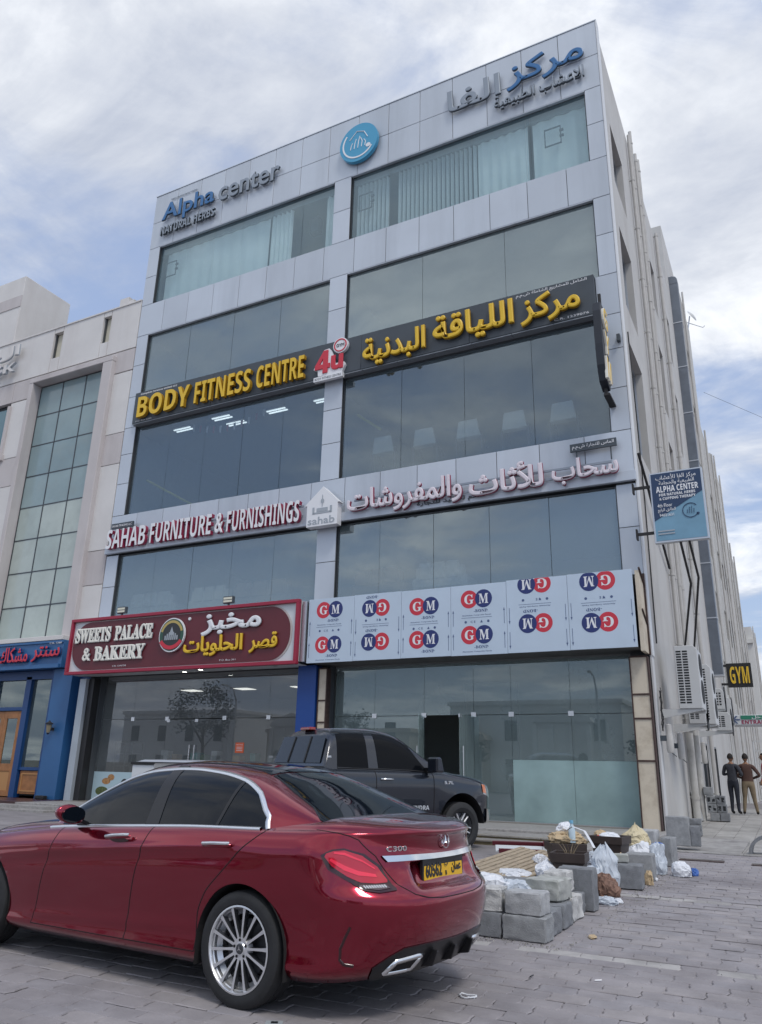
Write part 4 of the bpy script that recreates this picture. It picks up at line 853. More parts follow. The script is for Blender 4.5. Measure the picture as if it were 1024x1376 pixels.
# meters / pumps with pipes on the wall
for (y, z, lab) in ((19.75, 2.3, 'grey cylindrical meter on the wall under the loose cable'), (21.6, 2.2, 'grey cylindrical meter under the largest air conditioner'), (25.2, 2.25, 'grey cylindrical meter between the two white pipes'), (27.0, 2.2, 'farthest grey cylindrical meter on the alley wall')):
    t = wthing('water_meter', lab, 'meter', (-2.7, y, z - .3), 'grey meters along the alley wall'); mb = MB(); x = -2.66
    mb.lathe([(.0, z - .33), (.07, z - .32), (.085, z - .25), (.085, z + .05), (.07, z + .1), (.07, z + .3), (.0, z + .33)], 12, c=(x, y, 0)); part('body', mb, [M_pipe], t, smooth=40)
    mb = MB(); mb.box(-2.86, x, y - .06, y + .06, z - .06, z + .06); mb.tube([(x, y, z - .3), (x, y + .9, z - .38)], .012, 5); part('mount', mb, [M_ddL], t)
cb_ = MB(); rr = random.Random(5)
for k in range(6):
    pts = [(-2.8 + .04 * rr.random(), 19.62 + .25 * rr.random(), 3.35 - .13 * j + .15 * rr.random()) for j in range(8)]; cb_.tube(pts, .009, 5)
part('cable_coil', cb_, [M_cab], None, label='tangled black cable coil hanging on the white corner wall', cat='cable', smooth='all')
pv = wthing('wall_pipe', 'pair of white plastic drain pipes at the foot of the alley wall', 'pipe', (-2.6, 25, .12))
for y in (23.3, 24.6): mb = MB(); mb.tube([(-2.62, y, .115), (-2.62, y, 2.6)], .095, 12); mb.tube([(-2.62, y, .9), (-2.62, y, .98)], .11, 12); part('pipe', mb, [pbr('pvc_white', (.52, .51, .48), .6, stain=(2, (.3, .27, .23), .6))], pv, smooth=50)
# alley door frames and dark openings
for y0, y1, nm in ((28.6, 29.4, 'first dark door in the alley wall beyond the breeze blocks'), (31.6, 32.7, 'second dark door in the alley wall behind the two men')):
    t = wthing('alley_door', nm, 'door', (-2.84, y0, .12), 'dark doors in the alley wall'); mb = MB(); mb.box(-2.88, -2.82, y0, y1, .42, 2.5); part('leaf', mb, [pbr('door_dark', (.05, .04, .035), .6)], t); mb = MB(); mb.box(-2.87, -2.78, y0 - .06, y0, .42, 2.56); mb.box(-2.87, -2.78, y1, y1 + .06, .42, 2.56); mb.box(-2.87, -2.78, y0, y1, 2.5, 2.56); part('frame', mb, [M_alu], t)
# galvanised duct
M_duct = pbr('galvanised_duct', (.17, .19, .22), .45, metal=.6, noise=(1.5, .15))
t = wthing('duct', 'tall grey galvanised exhaust duct running up the side wall', 'duct', (-2.7, 36.3, 5.6))
z = 5.6
while z < 24.9:
    mb = MB(); mb.box(-2.95, -2.46, 36, 36.55, z + .01, min(z + 2.45, 25.0)); part('duct_section', mb, [M_duct], t, bevel=.012); mb = MB(); mb.box(-2.97, -2.44, 35.98, 36.57, z - .02, z + .03); part('flange', mb, [M_alul], t); z += 2.45
mb = MB(); mb.lathe([(.0, 0), (.45, 0)], 4) ; mb = MB(); mb.prism([(-2.95, 25.0), (-2.46, 25.0), (-2.46, 25.25), (-2.53, 25.4), (-2.7, 25.46), (-2.95, 25.46)], 36, 36.55); part('hood', mb, [M_duct], t, bevel=.02)
mb = MB(); mb.tube([(-2.98, 36, 3.5), (-2.98, 36, 25)], .03, 6); part('rail', mb, [M_cab], t)
# ================================================================ buildings down the alley
M_w2 = pbr('render_cream_grey', (.55, .545, .52), .85, noise=(.8, .06), stain=(.4, (.30, .26, .22), .55, (1, 1, .1))); M_w3 = pbr('render_pale', (.62, .61, .58), .85, noise=(.8, .06), stain=(.4, (.4, .36, .3), .5, (1, 1, .1)))
def row_building(y0, y1, z1, m, lab, wy=None, x0=-16, name='apartment_building'):
    t = wthing(name, lab, 'building', (-9, (y0 + y1) / 2, 0), 'buildings lining the alley'); hs = []
    ww = wy or []
    for (a, b) in ww:
        z = 5.5
        while z + 2 < z1 - .8: hs.append((a, b, z, z + 1.7)); z += 3.6
    part('wall', wall_x(SX, y0 + .0, y1, .1, z1, hs, .22), [m], t, recalc=False)
    mb = MB(); mb.box(x0, SX - .3, y0, y1, .1, z1 - .01); mb.box(SX - .299, SX - .002, y0, y0 + .05, .1, z1 - .01); part('block', mb, [m], t)
    for h in hs:
        mb = MB(); mb.box(SX - .2, SX - .19, h[0], h[1], h[2], h[3]); w_ = part('window', mb, [G_side], t); mb = MB(); mb.box(SX - .18, SX - .15, (h[0] + h[1]) / 2 - .03, (h[0] + h[1]) / 2 + .03, h[2], h[3]); part('frame', mb, [M_alul], w_)
    for y in ([y0 + .9] if y1 - y0 < 6 else [y0 + 1.1, y0 + 5.3]):
        mb = MB(); mb.tube([(SX + .12, y, .2), (SX + .12, y, z1 + .2)], .055, 8); part('downpipe', mb, [M_pipe], t, smooth=50)
    return t
row_building(42, 47.2, 28.6, M_w2, 'tall grey beige building just beyond the duct with a dish on its roof', [(43.2, 44.2)])
row_building(47.25, 54, 21.9, M_w2, 'beige building beyond the one with the dish', [(48.5, 49.7), (51.5, 52.6)])
row_building(54.05, 61, 22.8, M_w3, 'slightly taller pale building further down the alley', [(56, 57.2)])
row_building(61.05, 68.5, 18.3, M_w2, 'lower building with black pipes near the end of the alley', [(63, 64.2), (66, 67)])
row_building(68.55, 73, 12.8, M_w3, 'low end building of the alley row', [(70, 71)])
t = row_building(88, 100, 16.5, M_w3, 'pale cream building closing the far end of the alley', [], x0=-4.7)
mb = MB(); mb.box(-4.75, -2.8, 87.7, 88, 14.8, 15.2); part('cornice', mb, [M_w3], t)
t = wthing('satellite_dish', 'white satellite dish on the beige roof edge', 'satellite dish', (-2.9, 46.6, 28.4))
mb = MB(); mb.lathe([(0, .10), (.2, .07), (.36, .02), (.42, -.04)], 20, c=(0, 0, 0)); d_ = part('dish', mb, [M_ac], t, smooth=60); d_.matrix_parent_inverse = Matrix(); d_.location = (.35, 0, .9); d_.rotation_euler = (R_(60), R_(20), R_(60))
mb = MB(); mb.tube([(-2.9, 46.6, 28.3), (-2.7, 46.6, 29.3)], .04, 6); mb.tube([(-2.9, 46.6, 28.9), (-2.0, 46.6, 28.3), (-1.9, 46.6, 28.4)], .025, 5); part('arm', mb, [M_alul], t)
ln = part('overhead_cable', MB().tube([(-2.6, 50, 25.5), (1, 52, 23.6), (6, 54, 23.0), (14, 58, 24.0)], .010, 5), [M_cab], None, label='thin overhead cable crossing the sky from the alley roofs', cat='cable')
t = wthing('cage_rack', 'white wire cage standing at the far alley corner', 'cage', (-1.5, 33, .2))
for x in (-1.75, -1.2):
    for y in (38, 38.6): mb = MB(); mb.tube([(x, y, 1.5), (x, y, 3.0)], .03, 6); part('post', mb, [M_ac], t)
for z in (1.6, 2.1, 2.6, 3.0): mb = MB(); mb.box(-1.75, -1.2, 38, 38.02, z, z + .04); mb.box(-1.75, -1.73, 38, 38.6, z, z + .04); part('rail', mb, [M_ac], t)
mb = MB(); mb.box(-1.5, -1.45, 38.25, 38.3, .1, 1.6); part('leg', mb, [M_ac], t)

# ================================================================ LEFT NEIGHBOUR
M_ren = pbr('render_ivory', (.68, .665, .65), .85, noise=(.9, .05), stain=(.5, (.52, .48, .46), .4, (1, 1, .15)), bump=(30, .1)); M_ren2 = pbr('render_mauve', (.56, .525, .52), .85, noise=(.9, .05), stain=(.6, (.33, .29, .28), .4, (1, 1, .2)))
nb = wthing('neighbour_building', 'cream rendered building with a tall grid window, left of the panelled building', 'building', (-28, 24, .3))
def slab(x0, x1, z0, z1, m, y=19.5, d=.18, name='wall_panel'):
    mb = MB(); mb.box(x0 + .012, x1 - .012, y, y + d, z0 + .012, z1 - .012); return part(name, mb, [m], nb, bevel=.006)
mb = MB(); mb.box(-40, -27.35, 19.72, 30, .3, 19.3); mb.box(-22.85, XL - .02, 19.72, 30, .3, 19.3); mb.box(-27.35, -22.85, 20.9, 30, .3, 19.3); mb.box(-27.35, -22.85, 19.72, 20.9, 16.95, 19.3); part('core', mb, [M_seam], nb)
P_top = [(-40, -30.6), (-30.6, -26.55), (-26.0, -23.6), (-23.15, XL - .02)]
for a, b in P_top: slab(a, b, 17.3, 19.45, M_ren)
for a, b in ((-26.55, -26.0), (-23.6, -23.15)):
    slab(a, b, 17.3, 17.98, M_ren); slab(a, b, 19.2, 19.45, M_ren)
    mb = MB(); mb.box(a, b, 19.68, 19.7, 17.98, 19.2); w_ = part('slot_window', mb, [pbr('slot_blind', (.55, .52, .42), .8)], nb)
    mb = MB(); mb.box(a, a + .06, 19.6, 19.68, 17.98, 19.2); part('frame', mb, [M_alu], w_)
mb = MB(); mb.box(-40, XL - .03, 19.46, 19.8, 19.44, 19.5); mb.box(-22.9, -22.4, 19.6, 20.2, 19.5, 19.95); mb.box(-22.4, -22.1, 19.6, 20.0, 19.5, 19.75); part('parapet_coping', mb, [M_ren], nb)
for a, b in ((-40, -33), (-33, -28.6), (-28.6, -27.35)): slab(a, b, 16.3, 17.28, M_ren2)
slab(-27.35, -22.85, 16.95, 17.28, M_ren2); slab(-22.85, XL - .02, 16.3, 17.28, M_ren2)
zs = [4.9, 7.6, 8.9, 12.3, 13.6, 16.28]
for k, (c, d) in enumerate(zip(zs[:-1], zs[1:])):
    slab(-22.85, XL - .02, c, d, M_ren2 if k in (1, 3) else M_ren); slab(-28.6, -27.35, c, d, M_ren2 if k in (1, 3) else M_ren); slab(-33, -31.9, c, d, M_ren)
    slab(-31.9, -28.6, c, d, M_ren2) if k in (1, 3) else None
for z0, z1 in ((5, 7.4), (9.1, 12.1), (13.8, 16.1)):
    mb = MB(); mb.box(-31.9, -28.6, 19.62, 19.7, z0, z1); w_ = part('window', mb, [pbr('window_aqua', (.12, .22, .26), .12)], nb); mb = MB()
    mb.box(-31.95, -31.85, 19.45, 19.7, z0, z1); mb.box(-28.65, -28.5, 19.4, 19.7, z0, z1); mb.box(-30.3, -30.22, 19.55, 19.62, z0, z1); mb.box(-32, -28.4, 19.35, 19.7, z0 - .25, z0); part('frame', mb, [M_ren2], w_)
# raised frame round the curtain wall
mb = MB(); mb.box(-27.35, -27.12, 19.3, 19.9, 4.9, 16.85); mb.box(-23.02, -22.5, 19.3, 19.9, 4.9, 16.85); mb.box(-27.35, -22.5, 19.3, 19.9, 16.855, 17.1); part('raised_surround', mb, [M_ren2], nb, bevel=.02)
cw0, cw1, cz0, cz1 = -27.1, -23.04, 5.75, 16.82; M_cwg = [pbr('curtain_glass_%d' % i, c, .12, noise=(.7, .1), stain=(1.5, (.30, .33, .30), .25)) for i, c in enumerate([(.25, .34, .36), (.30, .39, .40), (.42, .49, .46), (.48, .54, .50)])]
cwt = part('curtain_wall', MB().box(cw0, cw1, 19.83, 19.9, cz0, cz1), [M_seam], nb)
for r in range(8):
    for c in range(3):
        a = cw0 + (cw1 - cw0) * c / 3; z = cz0 + (cz1 - cz0) * r / 8
        mb = MB(); e_ = random.uniform(-.004, .004); mb.hexa([(a + .022, 19.76, z + .024), (a + 1.331, 19.76 + e_, z + .024), (a + 1.331, 19.82, z + .024), (a + .022, 19.82, z + .024), (a + .022, 19.76 - e_, z + 1.36), (a + 1.331, 19.76, z + 1.36), (a + 1.331, 19.82, z + 1.36), (a + .022, 19.82, z + 1.36)])
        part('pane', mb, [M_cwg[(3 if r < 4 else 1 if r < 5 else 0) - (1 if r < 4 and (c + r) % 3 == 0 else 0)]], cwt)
mb = MB()
for c in range(4): x = cw0 + (cw1 - cw0) * c / 3; mb.box(x - .02, x + .02, 19.74, 19.83, cz0, cz1)
for r in range(9): z = cz0 + (cz1 - cz0) * r / 8; mb.box(cw0, cw1, 19.745, 19.83, z - .02, z + .02)
part('mullion_grid', mb, [M_alu], cwt)
mb = MB(); mb.box(-40, -29.3, 19.5, 22.1, 19.52, 23.05); part('roof_tower', mb, [M_ren], nb, bevel=.02)
mb = MB(); mb.box(-40, -29.29, 19.47, 19.5, 21.4, 22.0); part('tower_band', mb, [M_ren2], nb)
mb = MB(); mb.box(-40, -22.5, 18.95, 19.75, 5.58, 5.74); part('ledge', mb, [M_ren], nb, bevel=.01)
t = wthing('park_sign', 'white three dimensional letters partly in view on the cream parapet', 'sign', (-29, 19.3, 17.6))
letters(arab('الـ'.replace('ـ', '')), (-29.9, -28.35, 18.35, 19.05), 19.2, .12, [M_ren, M_lg], t, bold=.05); letters(sans('SK'), (-29.9, -28.45, 17.7, 18.15), 19.2, .12, [M_ren, M_lg], t)
# blue shop below
M_bl = pbr('shop_blue', (.035, .13, .31), .4, noise=(1, .06)); M_bl2 = pbr('shop_blue_deep_and_shade', (.01, .06, .2), .4); M_wood = pbr('door_oak', (.36, .16, .06), .5, noise=(5, .2)); M_woodl = pbr('oak_moulding', (.5, .26, .1), .5)
sh = wthing('blue_shop', 'blue painted shop front with oak doors and tall panes', 'shop front', (-26, 19.3, .3))
mb = MB(); mb.box(-40, -22.45, 19.0, 19.6, 4.62, 5.57); part('fascia', mb, [M_bl], sh, bevel=.008)
mb = MB(); mb.box(-40, -22.5, 18.93, 19.0, 4.6, 4.74); mb.box(-40, -22.45, 18.95, 19.0, 5.48, 5.56); part('fascia_moulding', mb, [M_bl], sh, bevel=.006)
mb = MB(); mb.box(-23.0, -22.08, 19.25, 19.7, .3, 4.6); part('pilaster', mb, [M_bl], sh, bevel=.006); mb = MB(); mb.box(-23.12, -23.0, 19.3, 19.7, .3, 4.6); mb.box(-22.08, -21.54, 19.62, 19.7, .3, 4.6); part('pilaster_return', mb, [M_bl2], sh)  # return's deeper blue has the alcove's shade put into the colour
for a, b in ((-24.62, -24.35), (-26.3, -26.2), (-28.0, -27.85), (-30.2, -30.0)): mb = MB(); mb.box(a, b, 19.45, 19.7, .3, 4.4); part('mullion', mb, [M_bl2], sh)
mb = MB(); mb.box(-40, -23.1, 19.45, 19.7, 4.3, 4.6); mb.box(-27.85, -24.62, 19.45, 19.66, 3.22, 3.34); part('transom', mb, [M_bl2], sh)
G_bs = glass('glass_blue_shop', (.35, .42, .42), .2, (.8, .9, .9), haze=((.2, .27, .27), .2))
mb = MB(); mb.box(-24.35, -23.12, 19.58, 19.59, 1.3, 4.3); part('pane', mb, [G_bs], sh); mb = MB(); mb.box(-27.85, -24.62, 19.58, 19.59, 3.34, 4.3); part('pane', mb, [G_bs], sh); mb = MB(); mb.box(-30, -28, 19.58, 19.59, 1.3, 4.3); part('pane', mb, [G_bs], sh)
mb = MB(); mb.box(-24.35, -23.12, 19.5, 19.6, 1.2, 1.3); part('transom', mb, [M_bl2], sh)
mb = MB(); mb.box(-24.3, -23.16, 19.55, 19.62, .42, 1.18); p = part('wood_panel', mb, [M_wood], sh, bevel=.01); mb = MB()
for q in ((-24.2, -23.26, .5, .54), (-24.2, -23.26, 1.06, 1.1), (-24.2, -24.16, .54, 1.06), (-23.3, -23.26, .54, 1.06)): mb.box(q[0], q[1], 19.53, 19.56, q[2], q[3])
part('moulding', mb, [M_woodl], p)
for x0, x1, lab in ((-25.55, -24.66, 'right oak door leaf of the blue shop front'), (-26.45, -25.56, 'left oak door leaf of the blue shop front, at the photo edge')):
    t = wthing('oak_door', lab, 'door', (x0, 19.55, .32), 'oak doors of the blue shop'); mb = MB(); w0 = .17
    for q in ((x0, x0 + w0, .32, 3.2), (x1 - w0, x1, .32, 3.2), (x0 + w0, x1 - w0, 2.95, 3.2), (x0 + w0, x1 - w0, 1.15, 1.4), (x0 + w0, x1 - w0, .32, .5)): mb.box(q[0], q[1], 19.5, 19.57, q[2], q[3])
    part('door_frame', mb, [M_wood], t, bevel=.006); mb = MB(); mb.box(x0 + w0, x1 - w0, 19.53, 19.54, 1.4, 2.95); part('pane', mb, [G_bs], t)
    mb = MB(); mb.box(x0 + w0, x1 - w0, 19.52, 19.55, .5, 1.15); part('door_panel', mb, [M_woodl], t, bevel=.01); mb = MB(); mb.tube([(x0 + .08, 19.45, 1.2), (x0 + .08, 19.45, 1.6)], .012, 6); part('handle', mb, [M_steel], t)
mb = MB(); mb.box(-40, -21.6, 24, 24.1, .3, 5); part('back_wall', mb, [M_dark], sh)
t = wthing('blue_shop_sign', 'red Arabic letters on the blue fascia', 'sign', (-24, 18.9, 4.8)); letters(arab('سنتر'), (-23.85, -22.45, 4.82, 5.36), 18.85, .12, [M_red, M_bl2], t, bold=.02); letters(arab('مشكاك'), (-25.6, -24.05, 4.84, 5.4), 18.85, .12, [M_red, M_bl2], t, bold=.02)
letters('C.R. 1360', (-23.1, -22.5, 5.44, 5.5), 18.94, .004, [M_wht], t, split=False, name='print')
t = wthing('round_shop_logo', 'white round dotted logo at the left photo edge of the blue fascia', 'sign', (-26.5, 18.9, 5)); mb = MB(); mb.prism(lozenge(-27.6, -26.02, 4.68, 5.5, .36)[::-1], 18.82, 18.94); part('plate', mb, [M_wht], t, bevel=.01)
for k in range(5): mb = MB(); mb.prism(disc(-26.14, 4.85 + k * .12, .022, .022, 8), 18.814, 18.819); part('print', mb, [pbr('print_violet', (.2, .15, .45), .5)], t)
t = wthing('wall_lantern', 'small black carriage lantern on the blue pilaster', 'lantern', (-22.62, 19.2, 2.4)); mb = MB(); mb.box(-22.66, -22.58, 19.12, 19.25, 2.5, 2.6); mb.lathe([(.0, 2.85), (.03, 2.8), (.14, 2.72), (.1, 2.7)], 8, c=(-22.62, 19.05, 0)); mb.lathe([(.06, 2.42), (.0, 2.36)], 8, c=(-22.62, 19.05, 0)); part('bracket', mb, [M_cab], t)
mb = MB(); mb.lathe([(.06, 2.43), (.1, 2.69)], 8, c=(-22.62, 19.05, 0)); part('lamp_glass', mb, [pbr('lantern_glass', (.25, .22, .15), .2)], t)
o = part('terrace_spotlight', MB().box(-22.75, -22.35, 19.0, 19.2, .305, .42), [M_cab], None, bevel=.02, label='small black spotlight at the foot of the blue pilaster', cat='spotlight')
# ================================================================ RED SEDAN (local frame: x forward from the rear axle, y to its left, z up)
def ip(x, ks): return float(np.interp(x, [k[0] for k in ks], [k[1] for k in ks]))
def smooth_ip(ks):
    """monotone-ish cubic through the keys"""
    xs = np.array([k[0] for k in ks], float); ysv = np.array([k[1] for k in ks], float); d = np.diff(ysv) / np.diff(xs); m = np.zeros(len(xs)); m[0], m[-1] = d[0], d[-1]
    for i in range(1, len(xs) - 1): m[i] = 0 if d[i - 1] * d[i] <= 0 else 2 * d[i - 1] * d[i] / (d[i - 1] + d[i])
    def f(x):
        x = min(max(x, xs[0]), xs[-1]); i = min(max(int(np.searchsorted(xs, x)) - 1, 0), len(xs) - 2); h = xs[i + 1] - xs[i]; t = (x - xs[i]) / h
        return (2 * t**3 - 3 * t**2 + 1) * ysv[i] + (t**3 - 2 * t**2 + t) * h * m[i] + (-2 * t**3 + 3 * t**2) * ysv[i + 1] + (t**3 - t**2) * h * m[i + 1]
    return f
zb_f = smooth_ip([(-1.06, 1.03), (-.95, 1.045), (-.6, 1.05), (-.15, 1.035), (.5, 1.02), (.95, 1.0), (1.6, .965), (2.0, .94), (2.7, .87), (3.1, .81), (3.4, .73), (3.65, .62)])
z0_f = smooth_ip([(-1.06, .26), (-.9, .24), (-.42, .20), (.4, .19), (1.5, .18), (2.45, .175), (3.2, .19), (3.65, .22)])
S_f = smooth_ip([(0, .80), (.05, .862), (.10, .882), (.16, .872), (.22, .868), (.32, .873), (.45, .884), (.6, .897), (.72, .903), (.82, .902), (.865, .895), (.90, .884), (.95, .862), (.985, .835), (1.0, .80)])
Xr_f = smooth_ip([(0, -.93), (.06, -.985), (.12, -1.02), (.2, -1.06), (.3, -1.09), (.45, -1.105), (.54, -1.095), (.59, -1.06), (.64, -1.02), (.76, -.985), (.88, -.975), (.95, -.99), (.985, -1.015), (1.0, -1.02)])
Xf_f = smooth_ip([(0, 3.5), (.2, 3.6), (.5, 3.64), (.75, 3.6), (.9, 3.5), (1, 3.36)])
LR_f = smooth_ip([(0, .58), (.3, .64), (.7, .62), (1.0, .60)]); NR_f = smooth_ip([(0, 2.6), (.5, 2.6), (.8, 2.4), (1, 2.2)])
zC = smooth_ip([(0, .385), (.34, .385), (.5, .33), (.7, .16), (.85, .03), (1.0, -.135)])
zB = smooth_ip([(0, 1.08), (.4, 1.05), (1.0, .93)]); zA = smooth_ip([(0, 2.15), (.4, 2.10), (.8, 2.0), (1, 1.955)])
def colx(v):
    return [Xr_f(v) + LR_f(v), zC(v), zB(v), zA(v), 2.78]
def width(x, v, base=None):
    T = ip(x, [(-1.1, .972), (-.45, .982), (0, .995), (.6, 1.0), (2.2, 1.0), (2.84, .992), (3.6, .95)])
    b = S_f(v) * T
    fl = .014 * (math.exp(-((x) / .34) ** 2) + math.exp(-((x - 2.84) / .34) ** 2)) * math.exp(-((v - .5) / .26) ** 2)
    # character line falling forward along the doors
    lc = .865 - .05 * (x - .2); cr = .006 * math.exp(-((v - lc) / .018) ** 2) if .1 < x < 2.9 else 0
    dp = -.010 * math.exp(-((v - (lc - .085)) / .05) ** 2) * ip(x, [(-.2, 0), (.3, 1), (2.2, 1), (2.9, 0)])
    # sill crease rising rearwards
    ls = .20 + .045 * (1.8 - x); lo = .010 * math.exp(-((v - ls) / .03) ** 2) * ip(x, [(.3, 0), (.6, 1), (2.0, 1), (2.4, 0)])
    return b + fl + cr + dp + lo
def tubP(p, v):
    """p: 0 rear centre .. 1 end of rear corner .. 2 start of front corner .. 3 front centre (left side; mirror y for the right)"""
    v = min(max(v, 0), 1); c = colx(v)
    if p <= 1:
        n = NR_f(v); f = max(p, 0) * math.pi / 2; Lr = LR_f(v); x = Xr_f(v) + Lr * (1 - max(math.cos(f), 0) ** (2 / n)); y = width(c[0], v) * max(math.sin(f), 0) ** (2 / n)
    elif p <= 2:
        w_ = [0, .32, .56, .80, 1.0]; t = p - 1; i = max(k for k in range(4) if t >= w_[k] - 1e-9); x = c[i] + (c[i + 1] - c[i]) * (t - w_[i]) / (w_[i + 1] - w_[i]); y = width(x, v)
    else:
        f = (3 - p) * math.pi / 2; L_ = Xf_f(v) - c[4]; n = 2.3; x = Xf_f(v) - L_ * (1 - max(math.cos(f), 0) ** (2 / n)); y = width(c[4], v) * max(math.sin(f), 0) ** (2 / n)
    zz_ = z0_f(x) + (zb_f(x) - z0_f(x)) * v
    return np.array((x, y, zz_))
def tubN(p, v, e=.004):
    a = tubP(min(p + e, 3), v) - tubP(max(p - e, 0), v); b = tubP(p, min(v + e, 1)) - tubP(p, max(v - e, 0)); n = np.cross(b, a); n = n / (np.linalg.norm(n) + 1e-9)
    if p < 1e-6: n = np.array((n[0], 0, n[2]))
    return n if (n[1] > -1e-6) else -n
# greenhouse (w: height share 0..1 turned into the section parameter)
def wt(w, n=5.2): return math.asin(min(max(w, 0), 1) ** (n / 2)) * 2 / math.pi
def tw_(t, n=5.2): return math.sin(t * math.pi / 2) ** (2 / n)
zr_f = smooth_ip([(-.66, 1.05), (-.5, 1.115), (-.2, 1.235), (.1, 1.345), (.3, 1.398), (.6, 1.43), (.95, 1.44), (1.25, 1.425), (1.45, 1.392), (1.7, 1.295), (2.0, 1.125), (2.25, .95)])
yb_f = smooth_ip([(-.66, .70), (-.4, .76), (-.1, .80), (.5, .818), (1.5, .815), (2.0, .79), (2.2, .76)])
def ghP(x, t):
    """t: 0 belt .. 1 roof centre"""
    zb = zb_f(x) - .012; zr = max(zr_f(x), zb + .004); h = zr - zb; f = t * math.pi / 2; n = 5.2
    u = max(math.cos(f), 0) ** (2 / n); w_ = math.sin(f) ** (2 / n); k = .50
    zz_ = zb + h * w_; y = u * (yb_f(x) - k * h * w_)
    yc = yb_f(x); crown = -.0
    return np.array((x, y, zz_ + .02 * (1 - min(y / .55, 1) ** 2) * min(h / .3, 1) * (w_ > .5) * (w_ - .5) * 2))
def ghN(x, t, e=.004):
    a = ghP(x + e, t) - ghP(x - e, t); b = ghP(x, min(t + e, 1)) - ghP(x, max(t - e, 0)); n = np.cross(b, a); n = n / (np.linalg.norm(n) + 1e-9)
    return n if n[2] >= 0 or n[1] > 0 else -n
M_paint = pbr('metallic_red_paint', (.26, .0045, .024), .18, metal=.82, coat=1.0); M_blk = pbr('black_trim', (.012, .012, .014), .35); M_chr = pbr('chrome', (.78, .79, .80), .12, metal=1.0)
M_satin = pbr('satin_chrome', (.86, .87, .88), .34, metal=1.0); M_tyre = pbr('tyre_rubber', (.022, .023, .025), .75, bump=(50, .2), noise=(9, .25)); M_rim = pbr('rim_silver', (.80, .81, .83), .30, metal=.75); M_rimd = pbr('rim_dark_grey', (.10, .105, .115), .4, metal=.7)  # rim faces machined silver, spoke sides their own dark grey
M_cglass = pbr('car_glass_dark', (.005, .008, .013), .02, spec=.28); M_seamd = pbr('seam_black', (.006, .004, .005), .8); M_under = pbr('underbody', (.015, .015, .016), .9)
M_lampr = pbr('lamp_red', (.50, .008, .03), .10, coat=.8); M_lampp = pbr('lamp_bright_red', (.75, .03, .07), .12, coat=.6, emit=((1, .04, .08), .12)); M_lampd = pbr('lamp_dark_red', (.030, .002, .004), .10, coat=.6); M_lampc = pbr('lamp_clear', (.10, .07, .08), .55)
sed = thing('parked_sedan', 'red four door luxury sedan with yellow plate parked in the foreground', 'car', (-3.1876, 5.3203, 0), (0, 0, 3.04025706))
vs_ = sorted(set([0, .025, .05, .075, .10, .13, .16, .19, .22, .26, .30, .34, .38, .42, .46, .50, .53, .555, .575, .595, .615, .64, .67, .70, .73, .755, .78, .80, .815, .83, .845, .86, .875, .89, .905, .925, .945, .96, .972, .983, .992, 1.0]))
seg_ = [(0, 1, 30), (1, 1.32, 26), (1.32, 1.56, 24), (1.56, 1.80, 20), (1.80, 2.0, 18), (2, 3, 22)]
ps_ = [];
for a, b, n in seg_: ps_ += [a + (b - a) * k / n for k in range(n)]
ps_.append(3.0)
def recess(P):
    x, y, z = P
    if x > -.8: return P
    a = min(max((.40 - abs(y)) / .05, 0), 1); b = min(max((z - .70) / .04, 0), 1) * min(max((.870 - z) / .018, 0), 1)
    s_ = a * a * (3 - 2 * a) * b; return np.array((x + .035 * s_, y, z))
ARC = [(0.0, .335, .372), (2.84, .335, .378)]
def inside(P):
    for ax, az, r in ARC:
        if abs(P[0] - ax) < r and (P[2] < az or math.hypot(P[0] - ax, P[2] - az) < r): return (ax, az, r)
    return None
Gd = [[recess(tubP(p, v)) for p in ps_] for v in vs_]
ins = [[inside(P) if abs(P[1]) > .5 else None for P in row] for row in Gd]
NV, NP = len(vs_), len(ps_); faces = {'body': [], 'door_r': [], 'door_f': []}
i13 = next(i for i, p in enumerate(ps_) if abs(p - 1.32) < 1e-9); i15 = next(i for i, p in enumerate(ps_) if abs(p - 1.56) < 1e-9); i18 = next(i for i, p in enumerate(ps_) if abs(p - 1.80) < 1e-9); v11 = vs_.index(.10)
Sn = [[P.copy() for P in row] for row in Gd]
for a in range(NV):
    for b in range(NP):
        if ins[a][b]:
            ax, az, r = ins[a][b]; P = Sn[a][b]
            if P[2] < az: P[0] = ax + math.copysign(r, P[0] - ax)
            else:
                d = math.hypot(P[0] - ax, P[2] - az) + 1e-6; P[0] = ax + (P[0] - ax) * r / d; P[2] = az + (P[2] - az) * r / d
for a in range(NV - 1):
    for b in range(NP - 1):
        q = [(a, b), (a, b + 1), (a + 1, b + 1), (a + 1, b)]
        if all(ins[i][j] for i, j in q): continue
        k = 'body'
        if a >= v11 and i13 <= b < i15: k = 'door_r'
        elif a >= v11 and i15 <= b < i18: k = 'door_f'
        faces[k].append(q)
def shell(quads, sgn, mb):
    ix = {}; vs2 = []; fs = []
    for q in quads:
        f = []
        for ij in q:
            if ij not in ix: ix[ij] = len(vs2); P = Sn[ij[0]][ij[1]]; vs2.append((P[0], P[1] * sgn, P[2]))
            f.append(ix[ij])
        if len({vs2[i] for i in f}) < 3: continue
        fs.append(tuple(f) if sgn < 0 else tuple(f[::-1]))
    mb.add(vs2, fs)
body = MB()
for s_ in (1, -1): shell(faces['body'], s_, body)
